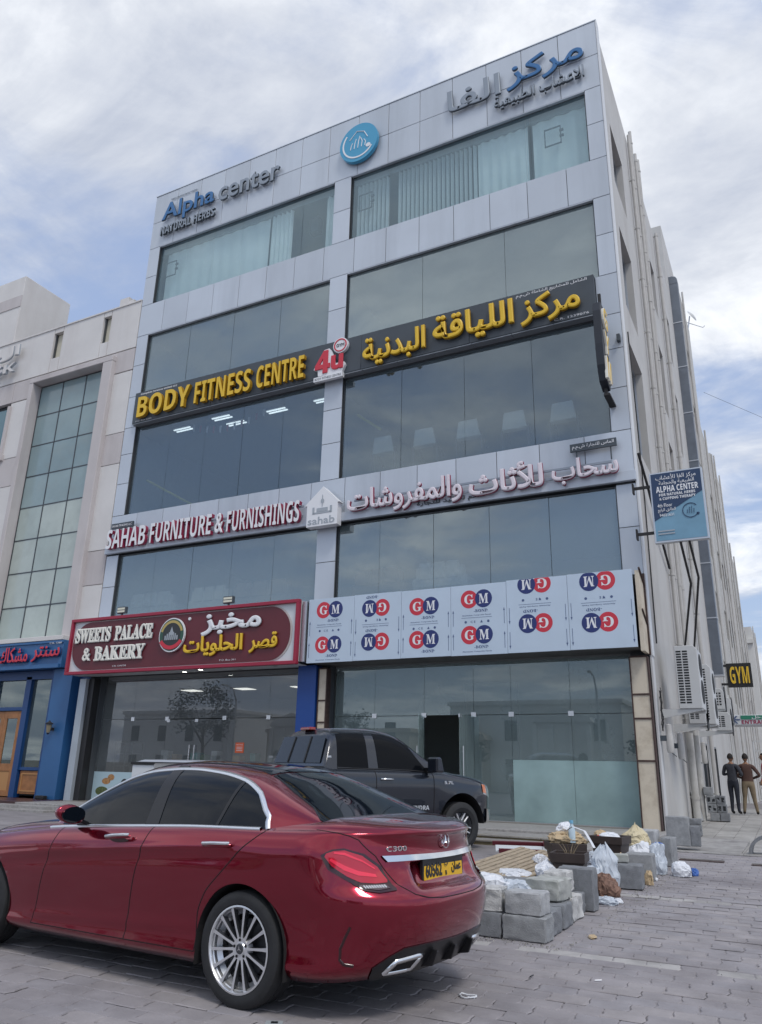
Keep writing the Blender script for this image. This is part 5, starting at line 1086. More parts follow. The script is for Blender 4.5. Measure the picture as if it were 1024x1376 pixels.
# top patch (boot lid, bonnet) between the two shoulder edges
crn = smooth_ip([(-1.03, .010), (-.85, .035), (-.55, .060), (0, .06), (1.9, .045), (2.6, .06), (3.2, .05), (3.6, .02)])
tt = [1, .985, .965, .94, .90, .84, .7, .5, .25, 0]; tt = tt + [-t for t in tt[-2::-1]]; P_ = []
for b in range(NP):
    e = Sn[-1][b]; c = crn(e[0]); fe = min(abs(e[1]) / .5, 1)
    P_.append([(e[0], e[1] * t, e[2] + c * fe * (1 - abs(t) ** 9) ** .8 + .012 * fe * (1 - t * t)) for t in tt])
body.grid(P_, flip=True)
# greenhouse shell
xs_ = [-.66 + (2.25 + .66) * k / 90 for k in range(91)]; ts_ = [wt(k / 22) for k in range(21)] + [.42 + .58 * k / 24 for k in range(25)]; ts_ = sorted(set(round(t, 7) for t in ts_))
for s_ in (1, -1): body.grid([[tuple(ghP(x, t) * np.array((1, s_, 1))) for t in ts_] for x in xs_], flip=(s_ > 0))
def weld(me, d=.0008):
    bm = bmesh.new(); bm.from_mesh(me); bmesh.ops.remove_doubles(bm, verts=bm.verts, dist=d); bmesh.ops.recalc_face_normals(bm, faces=bm.faces); bm.to_mesh(me); bm.free()
    me.polygons.foreach_set('use_smooth', [True] * len(me.polygons)); me.set_sharp_from_angle(angle=R_(42))
bo = part('body', body, [M_paint], sed, recalc=False); weld(bo.data)
doors = {}
for k, nm in (('door_r', 'rear'), ('door_f', 'front')):
    for s_ in (1, -1):
        mb = MB(); shell(faces[k], s_, mb); d = part('door', mb, [M_paint], sed, recalc=False); weld(d.data, .0001); doors[(nm, s_)] = d
# wheel-arch lips and dark wheel wells, underbody
mb = MB()
for ax, az, r in ARC:
    for s_ in (1, -1):
        P = []
        for k in range(25):
            a = math.pi * k / 24; x, z = ax + r * math.cos(a), az + r * math.sin(a); y = .885 if ax < 1 else .88
            P.append([(x, s_ * (y + .004 * math.sin(a)), z), (x, s_ * .58, z)])
        P = [[(P[0][0][0], P[0][0][1], .2), (P[0][1][0], P[0][1][1], .2)]] + P + [[(P[-1][0][0], P[-1][0][1], .2), (P[-1][1][0], P[-1][1][1], .2)]]
        mb.grid(P); mb.box(ax - r, ax + r, min(s_ * .56, s_ * .6), max(s_ * .56, s_ * .6), .19, az + r)
mb.box(.39, 2.45, -.77, .77, .195, .5); mb.box(-.80, -.38, -.7, .7, .28, .6); mb.box(3.22, 3.5, -.6, .6, .2, .6); mb.box(-.38, 3.2, -.55, .55, .215, .45)
part('underbody', mb, [M_under], sed)
def on_tub(p, v, s_=1, off=0.0):
    q = recess(tubP(p, v)) + tubN(p, v) * off; return (q[0], q[1] * s_, q[2])
def ribbon(path, w_, off, mat, name, parent, s_=1, n=8, surf=on_tub):
    """narrow strip laid along a (p,v) path"""
    pts = []
    for a, b in zip(path[:-1], path[1:]): pts += [(a[0] + (b[0] - a[0]) * k / n, a[1] + (b[1] - a[1]) * k / n) for k in range(n)]
    pts.append(path[-1]); V = [Vector(surf(p, v, s_, off)) for p, v in pts]; V0 = [Vector(surf(p, v, s_, 0)) for p, v in pts]; P = []
    for i, q in enumerate(V):
        t = (V[min(i + 1, len(V) - 1)] - V[max(i - 1, 0)]).normalized(); nr = (V[i] - V0[i]).normalized(); d = t.cross(nr).normalized() * w_ / 2
        P.append([tuple(V0[i] - d - nr * .002), tuple(q - d), tuple(q + d), tuple(V0[i] + d - nr * .002)])
    mb = MB(); mb.grid(P); return part(name, mb, [mat], parent, smooth='all')
def patch(lower, upper, off, mat, name, parent, s_=1, nt=8, ns=6, surf=on_tub, edge=True):
    def samp(path):
        L_ = []
        for a, b in zip(path[:-1], path[1:]): L_ += [(a[0] + (b[0] - a[0]) * k / ns, a[1] + (b[1] - a[1]) * k / ns) for k in range(ns)]
        return L_ + [path[-1]]
    lo, hi = samp(lower), samp(upper); P = []
    for t in range(nt + 1):
        f = t / nt; P.append([surf(a[0] + (b[0] - a[0]) * f, a[1] + (b[1] - a[1]) * f, s_, off) for a, b in zip(lo, hi)])
    if edge:
        P = [[surf(a[0], a[1], s_, -.004) for a in lo]] + P + [[surf(b[0], b[1], s_, -.004) for b in hi]]
    mb = MB(); mb.grid(P); return part(name, mb, [mat], parent, smooth=60)
LS = ((1, 1), (-1, -1))
for s_ in (1, -1):
    ribbon([(1.32, v) for v in vs_[v11:]], .007, .0012, M_seamd, 'panel_seam', bo, s_, 1); ribbon([(1.56, v) for v in vs_[v11:]], .007, .0012, M_seamd, 'panel_seam', bo, s_, 1); ribbon([(1.80, v) for v in vs_[v11:]], .006, .0012, M_seamd, 'panel_seam', bo, s_, 1)
    ribbon([(1.32, .10), (1.56, .10), (1.80, .10)], .006, .0012, M_seamd, 'panel_seam', bo, s_, 20)
    ribbon([(.93, 1.0), (.76, .985), (.66, .965), (.59, .94), (.53, .89), (.46, .83), (.40, .72), (.35, .63), (.28, .565), (.2, .535), (.1, .52), (0, .518)], .006, .0012, M_seamd, 'panel_seam', bo, s_)
    # bumper vent crease
    ribbon([(.72, .37), (.745, .30), (.76, .23), (.74, .16), (.70, .13), (.63, .115)], .016, .002, M_lampd, 'bumper_crease', bo, s_)
    # lamp: housing, bright strip, dark rim, clear bar
    lo = [(.80, .83), (.76, .74), (.64, .655), (.585, .60), (.50, .585), (.385, .595)]; hi = [(.80, .835), (.735, .872), (.66, .882), (.53, .845), (.43, .76), (.38, .605)]
    lm = patch(lo, hi, .006, M_lampd, 'tail_lamp', sed, s_)
    inn = lambda path, f: [((.60 + (a - .60) * f), (.725 + (b - .725) * f)) for a, b in path]
    patch([(.775, .825), (.735, .765), (.65, .695), (.58, .655), (.49, .645), (.415, .648)], [(.765, .845), (.72, .862), (.655, .868), (.545, .832), (.455, .755), (.41, .665)], .009, M_lampr, 'lamp_lens', lm, s_)
    patch([(.745, .80), (.66, .735), (.58, .70), (.47, .685)], [(.735, .815), (.65, .765), (.575, .73), (.475, .705)], .012, M_lampp, 'lamp_strip', lm, s_, nt=3)
    patch([(.72, .845), (.65, .835), (.545, .79), (.47, .735)], [(.715, .855), (.652, .852), (.55, .805), (.475, .75)], .012, M_lampp, 'lamp_strip', lm, s_, nt=3)
    patch([(.585, .615), (.50, .60), (.42, .608)], [(.60, .64), (.51, .628), (.43, .635)], .010, M_lampc, 'lamp_bar', lm, s_, nt=3)
    for k in range(9): a = .44 + k * .016; ribbon([(a, .612), (a + .004, .632)], .007, .0125, M_fwht, 'lamp_tooth', lm, s_, n=1)
    # black lower diffuser and chrome exhaust frames
    patch([(0, .0), (.1, .0), (.2, .0), (.3, .0), (.42, .0), (.5, .0)], [(0, .19), (.1, .195), (.2, .2), (.34, .195), (.42, .15), (.5, .085)], .008, M_blk, 'diffuser', sed, s_, ns=5)
    ribbon([(.415, .045), (.36, .118), (.19, .132), (.225, .04), (.415, .045)], .022, .022, M_chr, 'exhaust_trim', sed, s_, n=5); patch([(.40, .05), (.23, .045)], [(.36, .11), (.2, .125)], .012, M_seamd, 'exhaust_opening', sed, s_, nt=2)
    # chrome strip above the plate
    patch([(0, .785), (.2, .785), (.39, .785)], [(0, .825), (.2, .828), (.425, .828)], .014, M_chr, 'chrome_strip', sed, s_, nt=4)
mb = MB()
for y in (-.24, 0, .24): mb = MB(); mb.hexa([(-1.035, y - .01, .275), (-.95, y - .01, .26), (-.95, y + .01, .26), (-1.035, y + .01, .275), (-1.07, y - .01, .36), (-.98, y - .01, .38), (-.98, y + .01, .38), (-1.07, y + .01, .36)]); part('diffuser_fin', mb, [M_blk], sed, bevel=.003)
# side glass, chrome surround, pillars
def on_gh(x, t, s_=1, off=0.0):
    q = ghP(x, t) + ghN(x, t) * off; return (q[0], q[1] * s_, q[2])
def on_ghw(x, w, s_=1, off=0.0): return on_gh(x, wt(w), s_, off)
topk = smooth_ip([(-.10, .02), (-.03, .08), (.087, .27), (.289, .40), (.562, .475), (.85, .52), (1.2, .515), (1.5, .49), (1.74, .44), (1.98, .30), (2.08, .05)])
for s_ in (1, -1):
    xsG = [-.085 + (2.06 + .085) * k / 40 for k in range(41)]
    patch([(x, .03) for x in xsG], [(x, tw_(max(topk(x), .0015))) for x in xsG], .004, M_cglass, 'side_window', sed, s_, nt=10, ns=1, surf=on_ghw)
    ribbon([(-.11, .03), (-.10, .12), (-.09, .2)] + [(x, tw_(max(topk(x), .0015))) for x in xsG], .034, .010, M_satin, 'window_trim', sed, s_, n=1, surf=on_ghw)
    ribbon([(p, .994) for p in [1.335 + (1.845 - 1.335) * k / 30 for k in range(31)]], .026, .012, M_satin, 'window_trim', sed, s_, n=1)
    patch([(.91, .03), (1.05, .03)], [(.985, .93), (1.095, .93)], .008, M_blk, 'door_pillar', sed, s_, surf=on_ghw)
    patch([(.325, .03), (.352, .03)], [(.262, .80), (.29, .81)], .008, M_blk, 'door_pillar', sed, s_, surf=on_ghw)
# black glass roof and rear window
rk = smooth_ip([(-.60, .10), (-.46, .16), (-.329, .50), (.06, .69), (.12, .74), (.3, .745), (1.2, .80), (1.35, .80)])
def te(x):     # section parameter whose half-width follows the measured glass edge
    want = ip(x, [(-.58, .70), (-.46, .70), (-.33, .61), (-.1, .545), (.1, .47), (.3, .44), (.475, .42), (1.0, .40), (1.35, .44)]); lo_, hi_ = 0.0, 1.0
    for _ in range(24):
        m_ = (lo_ + hi_) / 2
        if ghP(x, m_)[1] > want: lo_ = m_
        else: hi_ = m_
    return hi_
for a, b, nm, mm, of in ((-.54, .16, 'rear_window', M_cglass, .004), (.18, 1.36, 'glass_roof', M_cglass, .004), (1.42, 2.16, 'windscreen', M_cglass, .004)):
    P = []
    for k in range(37):
        x = a + (b - a) * k / 36; t0 = te(x) if nm != 'windscreen' else te(1.35) * .98
        row = [on_gh(x, t0 + (1 - t0) * j / 14, 1, of) for j in range(15)]; row = [on_gh(x, t0, 1, -.004)] + row; P.append(row + [(q[0], -q[1], q[2]) for q in row[-2::-1]])
    mb = MB(); mb.grid(P, flip=True); part(nm, mb, [mm], sed, smooth='all')
# rear demister lines inside the glass edge band
# handles
for (nm, s_), d in doors.items():
    x0, x1 = (.115, .36) if nm == 'rear' else (1.10, 1.35); z0, z1 = (.925, .918) if nm == 'rear' else (.922, .905)
    yy = .893
    mb = MB(); mb.tube([(x0, s_ * (yy + .004), z0), (x0 + .03, s_ * (yy + .034), z0), ((x0 + x1) / 2, s_ * (yy + .042), (z0 + z1) / 2 + .002), (x1 - .03, s_ * (yy + .034), z1), (x1, s_ * (yy + .004), z1)], [.009, .014, .015, .013, .008], 10); part('handle', mb, [M_paint], d, smooth='all')
    mb = MB(); mb.tube([(x0 + .0, s_ * (yy + .02), z0 + .012), (x0 + .03, s_ * (yy + .046), z0 + .012), ((x0 + x1) / 2, s_ * (yy + .056), (z0 + z1) / 2 + .013), (x1 - .03, s_ * (yy + .046), z1 + .009)], .011, 8); part('handle', mb, [M_chr], d, smooth='all')
    mb = MB(); P = [[(x0 + .02 + (x1 - x0 - .04) * k / 10, s_ * (yy + .003 - .0 * k), (z0 + z1) / 2 - .02 + q * .022 * math.sin(math.pi * (k + .5) / 11)) for k in range(11)] for q in (-1, 1)]; mb.grid(P); part('handle_cup', mb, [M_lampd], d)
# mirrors
for s_ in (1, -1):
    mb = MB(); P = []
    for i in range(13):
        a = math.pi * i / 12; row = []
        for j in range(20):
            b = 2 * math.pi * j / 20; rx, ry, rz = .085, .125, .072
            x = 1.69 + rx * math.sin(a) * math.cos(b) * (1.25 if math.cos(b) > 0 else .35); z = 1.045 + rz * math.sin(a) * math.sin(b) * (1 if math.sin(b) > 0 else .9) + .02 * math.cos(a) * -1; y = .985 - ry * math.cos(a)
            row.append((x, s_ * y, z))
        P.append(row)
    mb.grid(P, closed=True); m_ = part('mirror', mb, [M_paint], sed, smooth='all')
    mb = MB(); mb.prism([(s_ * (.985 + .10 * math.cos(2 * math.pi * k / 18)), 1.045 + .058 * math.sin(2 * math.pi * k / 18)) for k in range(18)], 1.652, 1.662, axis='x'); part('mirror_glass', mb, [M_cglass], m_)
    mb = MB(); mb.hexa([(1.70, s_ * .80, .955), (1.84, s_ * .80, .955), (1.80, s_ * .93, 1.0), (1.70, s_ * .93, 1.0), (1.70, s_ * .80, .985), (1.84, s_ * .80, .985), (1.78, s_ * .93, 1.03), (1.70, s_ * .93, 1.03)]); part('mirror_arm', mb, [M_blk], m_, bevel=.006)
# emblem, lettering, plate. rear face helper: text lies in the y-z plane facing -x
def rear_text(s, y0, y1, z0, z1, x, depth, mat, parent, name, bold=0.0, slant=0.0):
    v, fs = text_mesh(s, (0, 1, 0, 1), 0, depth, bold, 3)
    vv = [(x + q[1] + slant * (z0 + (z1 - z0) * q[2] - z0), y0 + (y1 - y0) * q[0], z0 + (z1 - z0) * q[2]) for q in v]
    mb = MB(); mb.add(vv, fs); return part(name, mb, [mat], parent)
ec = (0.0, .972); mb = MB(); P = []
for k in range(29):
    a = 2 * math.pi * k / 28; P.append([(-.990 + dx, r * math.cos(a) + ec[0], ec[1] + r * math.sin(a)) for r, dx in ((.038, 0), (.040, -.010), (.045, -.010), (.047, 0))])
mb.grid(P)
for a in (90, 210, 330):
    a = R_(a); dy, dz = math.cos(a), math.sin(a); mb.add([(-.992, ec[0] - dz * .008, ec[1] + dy * .008), (-.992, ec[0] + dz * .008, ec[1] - dy * .008), (-.994, ec[0] + dy * .041, ec[1] + dz * .041), (-1.003, ec[0], ec[1])], [(0, 2, 3), (1, 3, 2), (0, 3, 1), (0, 1, 2)])
part('emblem', mb, [M_chr], sed)
v, fs = text_mesh(sans('C300'), (0, 1, 0, 1), 0, 1, 0.0, 3); vv = []
for q in v:
    yy = .555 - .15 * q[0]; zz_ = .932 + .030 * q[2]
    lo_, hi_ = 0, 1
    for _ in range(20):
        m_ = (lo_ + hi_) / 2; lo_, hi_ = (m_, hi_) if tubP(m_, .87)[1] < yy else (lo_, m_)
    vv.append((tubP(lo_, .87)[0] - .001 - .005 * (1 - q[1]), yy, zz_))
mb = MB(); mb.add(vv, fs); part('lettering', mb, [M_chr], sed)
M_py = pbr('plate_yellow', (.80, .46, .01), .4); xp = -.985
mb = MB(); mb.hexa([(xp, -.26, .748), (xp + .012, -.26, .748), (xp + .012, .26, .748), (xp, .26, .748), (xp + .008, -.26, .862), (xp + .02, -.26, .862), (xp + .02, .26, .862), (xp + .008, .26, .862)]); pt_ = part('number_plate', mb, [M_py], sed, bevel=.003)
mb = MB(); mb.box(xp + .006, xp + .03, -.275, .275, .735, .875); part('plate_frame', mb, [M_blk], pt_, bevel=.003)
for s, a, b, c, d, bo_ in ((styled('60562', 0, 0, 48 + 0), .245, .03, .763, .848, .045), ('B', -.015, -.035, .763, .79, .03), (arab('ب'), -.0, -.05, .815, .84, .03), (arab('عمان'), -.10, -.235, .768, .842, .04)):
    rear_text('60562' if c == .763 and a > .2 else s, a, b, c, d, xp - .0025, .002, M_blk, pt_, 'plate_text', bo_, .07)
mb = MB(); mb.box(-.96, -.945, -.34, .34, .70, .735); part('plate_recess', mb, [M_blk], sed)
# wheels
def make_wheel(R0=.332, width_=.24, rr=.245, n=14):
    mb = MB(); mb.lathe([(rr - .012, -.11), (rr - .03, -.08), (rr - .035, .0), (rr - .02, .085), (rr, .105), (rr + .004, .112), (rr - .006, .114), (rr - .012, .106), (rr - .018, .07), (rr - .05, .04)], 48, axis='y')
    mb.lathe([(.062, .088), (.068, .075), (.075, .05), (.0, .045)], 24, axis='y'); mb.lathe([(.0, .092), (.036, .092), (.040, .086), (.062, .088)], 24, axis='y')
    rim = mesh_of('wheel', mb, [M_rim], smooth=30); return rim
def tyre_mesh(R0=.332, rr=.245, hw=.118):
    mb = MB(); mb.lathe([(rr - .004, -hw + .02), (rr + .01, -hw + .006), (rr + .04, -hw), (R0 - .03, -hw + .003), (R0 - .008, -hw + .016), (R0, -hw + .035), (R0, -.03), (R0 - .006, -.028), (R0 - .006, -.022), (R0, -.02), (R0, .02), (R0 - .006, .022), (R0 - .006, .028), (R0, .03), (R0, hw - .035), (R0 - .008, hw - .016), (R0 - .03, hw - .003), (rr + .04, hw), (rr + .01, hw - .006), (rr - .004, hw - .02)], 56, axis='y'); return mesh_of('tyre', mb, [M_tyre], smooth=30)
RM = make_wheel(); TM = tyre_mesh()
mb = MB(); a = .0; p_ = []
for r, w_, y in ((.06, .009, .086), (.12, .007, .094), (.19, .0085, .100), (.238, .012, .104)): p_.append((r, w_, y))
for (r0, w0, y0), (r1, w1, y1) in zip(p_[:-1], p_[1:]):
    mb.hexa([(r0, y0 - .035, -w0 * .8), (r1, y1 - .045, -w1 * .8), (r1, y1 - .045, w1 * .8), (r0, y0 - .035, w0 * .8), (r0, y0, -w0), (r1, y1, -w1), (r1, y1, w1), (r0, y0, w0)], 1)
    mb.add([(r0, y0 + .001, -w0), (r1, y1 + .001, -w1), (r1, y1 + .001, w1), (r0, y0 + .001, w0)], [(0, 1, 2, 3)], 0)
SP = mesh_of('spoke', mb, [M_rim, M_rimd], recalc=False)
mb = MB(); mb.lathe([(.0, .02), (.165, .02), (.165, .0), (.0, .0)], 32, axis='y'); DK = mesh_of('brake_disc', mb, [M_rimd], smooth=30)
mb = MB()
for k in range(5): a = 2 * math.pi * k / 5 + .3; mb.lathe([(.0, .0905), (.009, .09)], 10, c=(.05 * math.cos(a), 0, .05 * math.sin(a)), axis='y')
BT = mesh_of('bolt', mb, [M_seamd]); mb = MB(); mb.lathe([(.0, .096), (.026, .096), (.030, .0935)], 20, axis='y'); CP = mesh_of('hub_cap', mb, [M_rimd], smooth=30)
mb = MB()
for a in (90, 210, 330): a = R_(a); mb.add([(-.004 * math.sin(a), .0985, .004 * math.cos(a)), (.004 * math.sin(a), .0985, -.004 * math.cos(a)), (.023 * math.cos(a), .0975, .023 * math.sin(a))], [(0, 1, 2)])
ST = mesh_of('hub_star', mb, [M_chr], recalc=False)
def put_wheel(car, x, s_, z=.332, y=.775, steer=0, sc=1, spin=.1):
    w_ = ob('wheel', RM, car, (x, s_ * y, z), (0, spin if s_ > 0 else -spin, (0 if s_ > 0 else math.pi) + steer))
    ob('tyre', TM, w_); ob('brake_disc', DK, w_); ob('bolt', BT, w_); ob('hub_cap', CP, w_); ob('hub_star', ST, w_)
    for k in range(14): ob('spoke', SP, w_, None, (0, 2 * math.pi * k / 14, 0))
    return w_
for x in (0, 2.84):
    for s_ in (1, -1): put_wheel(sed, x, s_)
# ================================================================ DARK PICKUP (local frame: x forward from the front axle, y left)
M_tp = pbr('truck_paint', (.016, .021, .032), .25, metal=.35, coat=1.0); M_tg = pbr('truck_glass', (.005, .006, .008), .06, spec=.12); M_tg2 = pbr('truck_rear_glass', (.03, .034, .04), .15, spec=.5)
M_amber = pbr('lamp_amber', (.65, .16, .02), .15, coat=1.0); M_hl = pbr('headlight_glass', (.55, .56, .58), .1, metal=.6, coat=1.0); M_tail = pbr('tail_red', (.30, .01, .015), .15, coat=1.0)
K = 1.05
trk = thing('parked_pickup', 'dark blue double cab pickup truck nosed in toward the empty shop', 'pickup truck', (-6.512, 14.486, .1), (0, 0, R_(63.05)))
tzb = smooth_ip([(-4.8, 1.30), (-2.8, 1.31), (-2.6, 1.27), (-1.2, 1.26), (-.4, 1.25), (0, 1.20), (.5, 1.13), (.8, 1.05), (.97, .92)]); tz0 = smooth_ip([(-4.8, .55), (-2.6, .47), (-.6, .46), (.6, .42), (.97, .40)])
tS = smooth_ip([(0, .90), (.06, .965), (.2, .985), (.45, 1.0), (.7, 1.005), (.86, .995), (.95, .965), (1, .91)])
def trP(x, v, s_=1, off=0.0):
    w_ = tS(v)
    for ax in (0, -3.7): w_ += .022 * math.exp(-((x - ax) / .42) ** 4) * math.exp(-((v - .35) / .42) ** 4)
    if x > .25: w_ *= max(1 - ((x - .25) / .735) ** 2.8, 0) ** (1 / 2.8)
    if x < -4.6: w_ *= (1 - ((-4.6 - x) / .21) ** 3 * .05)
    n = off
    return (x * K, s_ * (w_ + n) * K, (tz0(x) + (tzb(x) - tz0(x)) * v) * K)
txs = sorted(set([round(-4.8 + k * .05, 3) for k in range(0, 102)] + [-1.82, -2.63, -.62, .3, .4, .5, .6, .68, .75, .81, .86, .9, .93, .955, .97, .98])); tvs = [0, .03, .06, .1, .15, .2, .26, .32, .38, .44, .5, .56, .62, .68, .74, .8, .85, .89, .93, .96, .98, 1.0]
TA = [(0, .43, .50), (-3.7, .43, .50)]
def tin(x, z):
    for ax, az, r in TA:
        if abs(x - ax) < r and (z < az or math.hypot(x - ax, z - az) < r): return ax, az, r
TG = []; TI = []
for v in tvs:
    row = []; ri = []
    for x in txs:
        P = list(trP(x, v)); h = tin(P[0] / K, P[2] / K); ri.append(bool(h))
        if h:
            ax, az, r = h; X, Z = P[0] / K, P[2] / K
            if Z < az: X = ax + math.copysign(r, X - ax)
            else: d = math.hypot(X - ax, Z - az) + 1e-6; X, Z = ax + (X - ax) * r / d, az + (Z - az) * r / d
            P[0], P[2] = X * K, Z * K
        row.append(P)
    TG.append(row); TI.append(ri)
q = {'body': [], 'f': [], 'r': []}
for a in range(len(tvs) - 1):
    for b in range(len(txs) - 1):
        c4 = [(a, b), (a, b + 1), (a + 1, b + 1), (a + 1, b)]
        if all(TI[i][j] for i, j in c4): continue
        x = (txs[b] + txs[b + 1]) / 2; k = 'body'
        if tvs[a] >= .1 and -1.82 < x < -.62: k = 'f'
        elif tvs[a] >= .1 and -2.63 < x < -1.82: k = 'r'
        q[k].append(c4)
def tshell(quads, sg, mb):
    ix = {}; V = []; F = []
    for f in quads:
        g = []
        for ij in f:
            if ij not in ix: ix[ij] = len(V); P = TG[ij[0]][ij[1]]; V.append((P[0], P[1] * sg, P[2]))
            g.append(ix[ij])
        F.append(tuple(g))
    mb.add(V, F)
mb = MB()
for s_ in (1, -1): tshell(q['body'], s_, mb)
# bonnet and cab top
P = []
for b, x in enumerate(txs):
    if x < -.7: continue
    e = TG[-1][b]; P.append([(e[0], e[1] * t, e[2] + .07 * K * min(abs(e[1]) / .5, 1) * (1 - abs(t) ** 6)) for t in [1, .96, .9, .8, .6, .3, 0, -.3, -.6, -.8, -.9, -.96, -1]])
mb.grid(P)
tzr = smooth_ip([(-2.78, 1.27), (-2.72, 1.45), (-2.60, 1.80), (-2.52, 1.885), (-2.3, 1.93), (-1.7, 1.945), (-1.3, 1.90), (-1.1, 1.83), (-.8, 1.62), (-.5, 1.40), (-.33, 1.27)])
def tgh(x, t, s_=1, off=0.0):
    zb = tzb(x) - .01; h = max(tzr(x) - zb, .003); f = t * math.pi / 2; n = 5.5; u = max(math.cos(f), 0) ** (2 / n); w_ = math.sin(f) ** (2 / n); y = u * (.915 - .34 * h * w_)
    z = zb + h * w_; d = Vector((0, math.cos(f) + .2, math.sin(f))).normalized() * off; return (x * K, s_ * (y + d.y) * K, (z + d.z) * K)
def tghw(x, w, s_=1, off=0.0): return tgh(x, wt(w, 5.5), s_, off)
wl_ = [wt(k / 14, 5.5) for k in range(14)] + [.45 + .55 * k / 12 for k in range(13)]
gx_ = [-2.78 + 2.45 * k / 60 for k in range(61)]
for s_ in (1, -1): mb.grid([[tgh(x, t, s_) for t in wl_] for x in gx_])
tb = part('body', mb, [M_tp], trk, recalc=False); weld(tb.data)
for k, nm in (('f', 'front'), ('r', 'rear')):
    for s_ in (1, -1):
        mb = MB(); tshell(q[k], s_, mb); d = part('door', mb, [M_tp], trk, recalc=False); weld(d.data, .0001)
        x0, x1 = ((-1.72, -1.50) if k == 'f' else (-2.50, -2.34)); y = 1.0; z = 1.135
        mb = MB(); mb.tube([(x0 * K, s_ * (y + .0) * K, z * K), (x0 * K + .02, s_ * (y + .045) * K, z * K), (x1 * K - .02, s_ * (y + .045) * K, z * K), (x1 * K, s_ * y * K, z * K)], .017, 8)
        if k == 'f': part('handle', mb, [M_chr], d, smooth='all')
def tsurf(x, v, s_=1, off=0.0): return trP(x, v, s_, off)
for s_ in (1, -1):
    for xx in (-.62, -1.82, -2.63): ribbon([(xx, v) for v in (.1, .3, .5, .7, .85, .93, .98, 1.0)], .012, .003, M_seamd, 'panel_seam', tb, s_, 2, tsurf)
    ribbon([(-.62, .1), (-1.82, .1), (-2.63, .1)], .012, .003, M_seamd, 'panel_seam', tb, s_, 4, tsurf)
    # windows on the doors
    def tw(x0, x1, xt0, xt1): return [(x0, .03), (x1, .03)], [(xt0, .40), (xt1, .42)]
    lo, hi = [(-1.72, .06), (-1.2, .06), (-.66, .06)], [(-1.70, .86), (-1.35, .86), (-1.0, .80)]
    w_ = patch(lo, hi, .006, M_tg, 'side_window', trk, s_, surf=tghw); lo, hi = [(-2.52, .08), (-1.92, .06)], [(-2.44, .85), (-1.88, .86)]
    w_ = patch(lo, hi, .006, M_tg, 'side_window', trk, s_, surf=tghw)
    ribbon([(-2.52, .05), (-1.94, .05), (-1.72, .05), (-.66, .05)], .02, .01, M_blk, 'window_seal', tb, s_, 6, tghw)
    # lamps, mirror, badges
    patch([(.52, .70), (.74, .66), (.90, .62)], [(.50, .94), (.70, .96), (.86, .93)], .006, M_hl, 'headlight', trk, s_, surf=tsurf); patch([(.50, .74), (.60, .72)], [(.49, .92), (.58, .93)], .011, M_amber, 'indicator', trk, s_, surf=tsurf)
    patch([(.62, .03), (.86, .03), (.98, .03)], [(.60, .36), (.84, .36), (.98, .36)], .03, M_chr, 'front_bumper', trk, s_, surf=tsurf)
    patch([(-4.79, .30), (-4.70, .30)], [(-4.79, .95), (-4.70, .95)], .006, M_tail, 'tail_lamp', trk, s_, surf=tsurf)
    mb = MB(); mb.hexa([(-.80 * K, s_ * 1.02 * K, 1.24 * K), (-.62 * K, s_ * 1.02 * K, 1.24 * K), (-.60 * K, s_ * 1.27 * K, 1.26 * K), (-.78 * K, s_ * 1.27 * K, 1.26 * K), (-.80 * K, s_ * 1.02 * K, 1.50 * K), (-.66 * K, s_ * 1.02 * K, 1.50 * K), (-.66 * K, s_ * 1.27 * K, 1.50 * K), (-.78 * K, s_ * 1.27 * K, 1.50 * K)])
    m_ = part('mirror', mb, [M_tp], trk, bevel=.03); mb = MB(); mb.box(-.76 * K, -.68 * K, min(s_ * .9 * K, s_ * 1.04 * K), max(s_ * .9 * K, s_ * 1.04 * K), 1.27 * K, 1.33 * K); part('mirror_arm', mb, [M_blk], m_)
    for s, a, b, c, d in (('5.7L', -.40, -.20, 1.07, 1.12), ('TUNDRA', -1.18, -.74, .66, .73), ('SR5', -2.75, -2.68, 1.44, 1.47)):
        v, fs = text_mesh(sans(s), (0, 1, 0, 1), 0, 1, 0, 2)
        yo = 1.016 if s != 'SR5' else .965
        if s_ < 0: vv = [((a + (b - a) * p[0]) * K, -(yo + .004 - .01 * p[1]) * K, (c + (d - c) * p[2]) * K) for p in v]
        else: vv = [((b + (a - b) * p[0]) * K, (yo + .004 - .01 * p[1]) * K, (c + (d - c) * p[2]) * K) for p in v]
        mb = MB(); mb.add(vv, fs); part('badge', mb, [M_satin], trk)
# windscreen, rear window, brake lamp
mb = MB(); mb.grid([[tgh(x, t, s_, .006) for s_, t in [(1, .5 + .5 * k / 8) for k in range(8)] + [(1, 1)] + [(-1, .5 + .5 * k / 8) for k in range(7, -1, -1)]] for x in [-1.12 + .68 * k / 14 for k in range(15)]]); part('windscreen', mb, [M_tg], trk, smooth='all')
def rearw(y, z): # back of the cab: slightly sloped
    return ((-2.705 - .0 + (z - 1.45) * .33) * K - .02, y * K, z * K)
mb = MB(); ycs = [-.76, -.7, -.3, .3, .7, .76]; mb.grid([[rearw(y * (1 - (z - 1.36) * .22), z) for y in ycs] for z in (1.36, 1.5, 1.65, 1.79)]); mb.v = [(x - .012, y, z) for x, y, z in mb.v]; rw = part('rear_window', mb, [M_tg2], trk, smooth='all')
for y in (-.27, .27): mb = MB(); a = rearw(y, 1.37); b = rearw(y * .95, 1.78); mb.tube([(a[0] - .022, a[1], a[2]), (b[0] - .022, b[1], b[2])], .014, 6); part('window_bar', mb, [M_blk], rw)
mb = MB(); mb.box(-2.62 * K, -2.50 * K, -.17, .17, 1.885 * K, 1.935 * K); part('brake_lamp', mb, [M_tail], trk, bevel=.012)
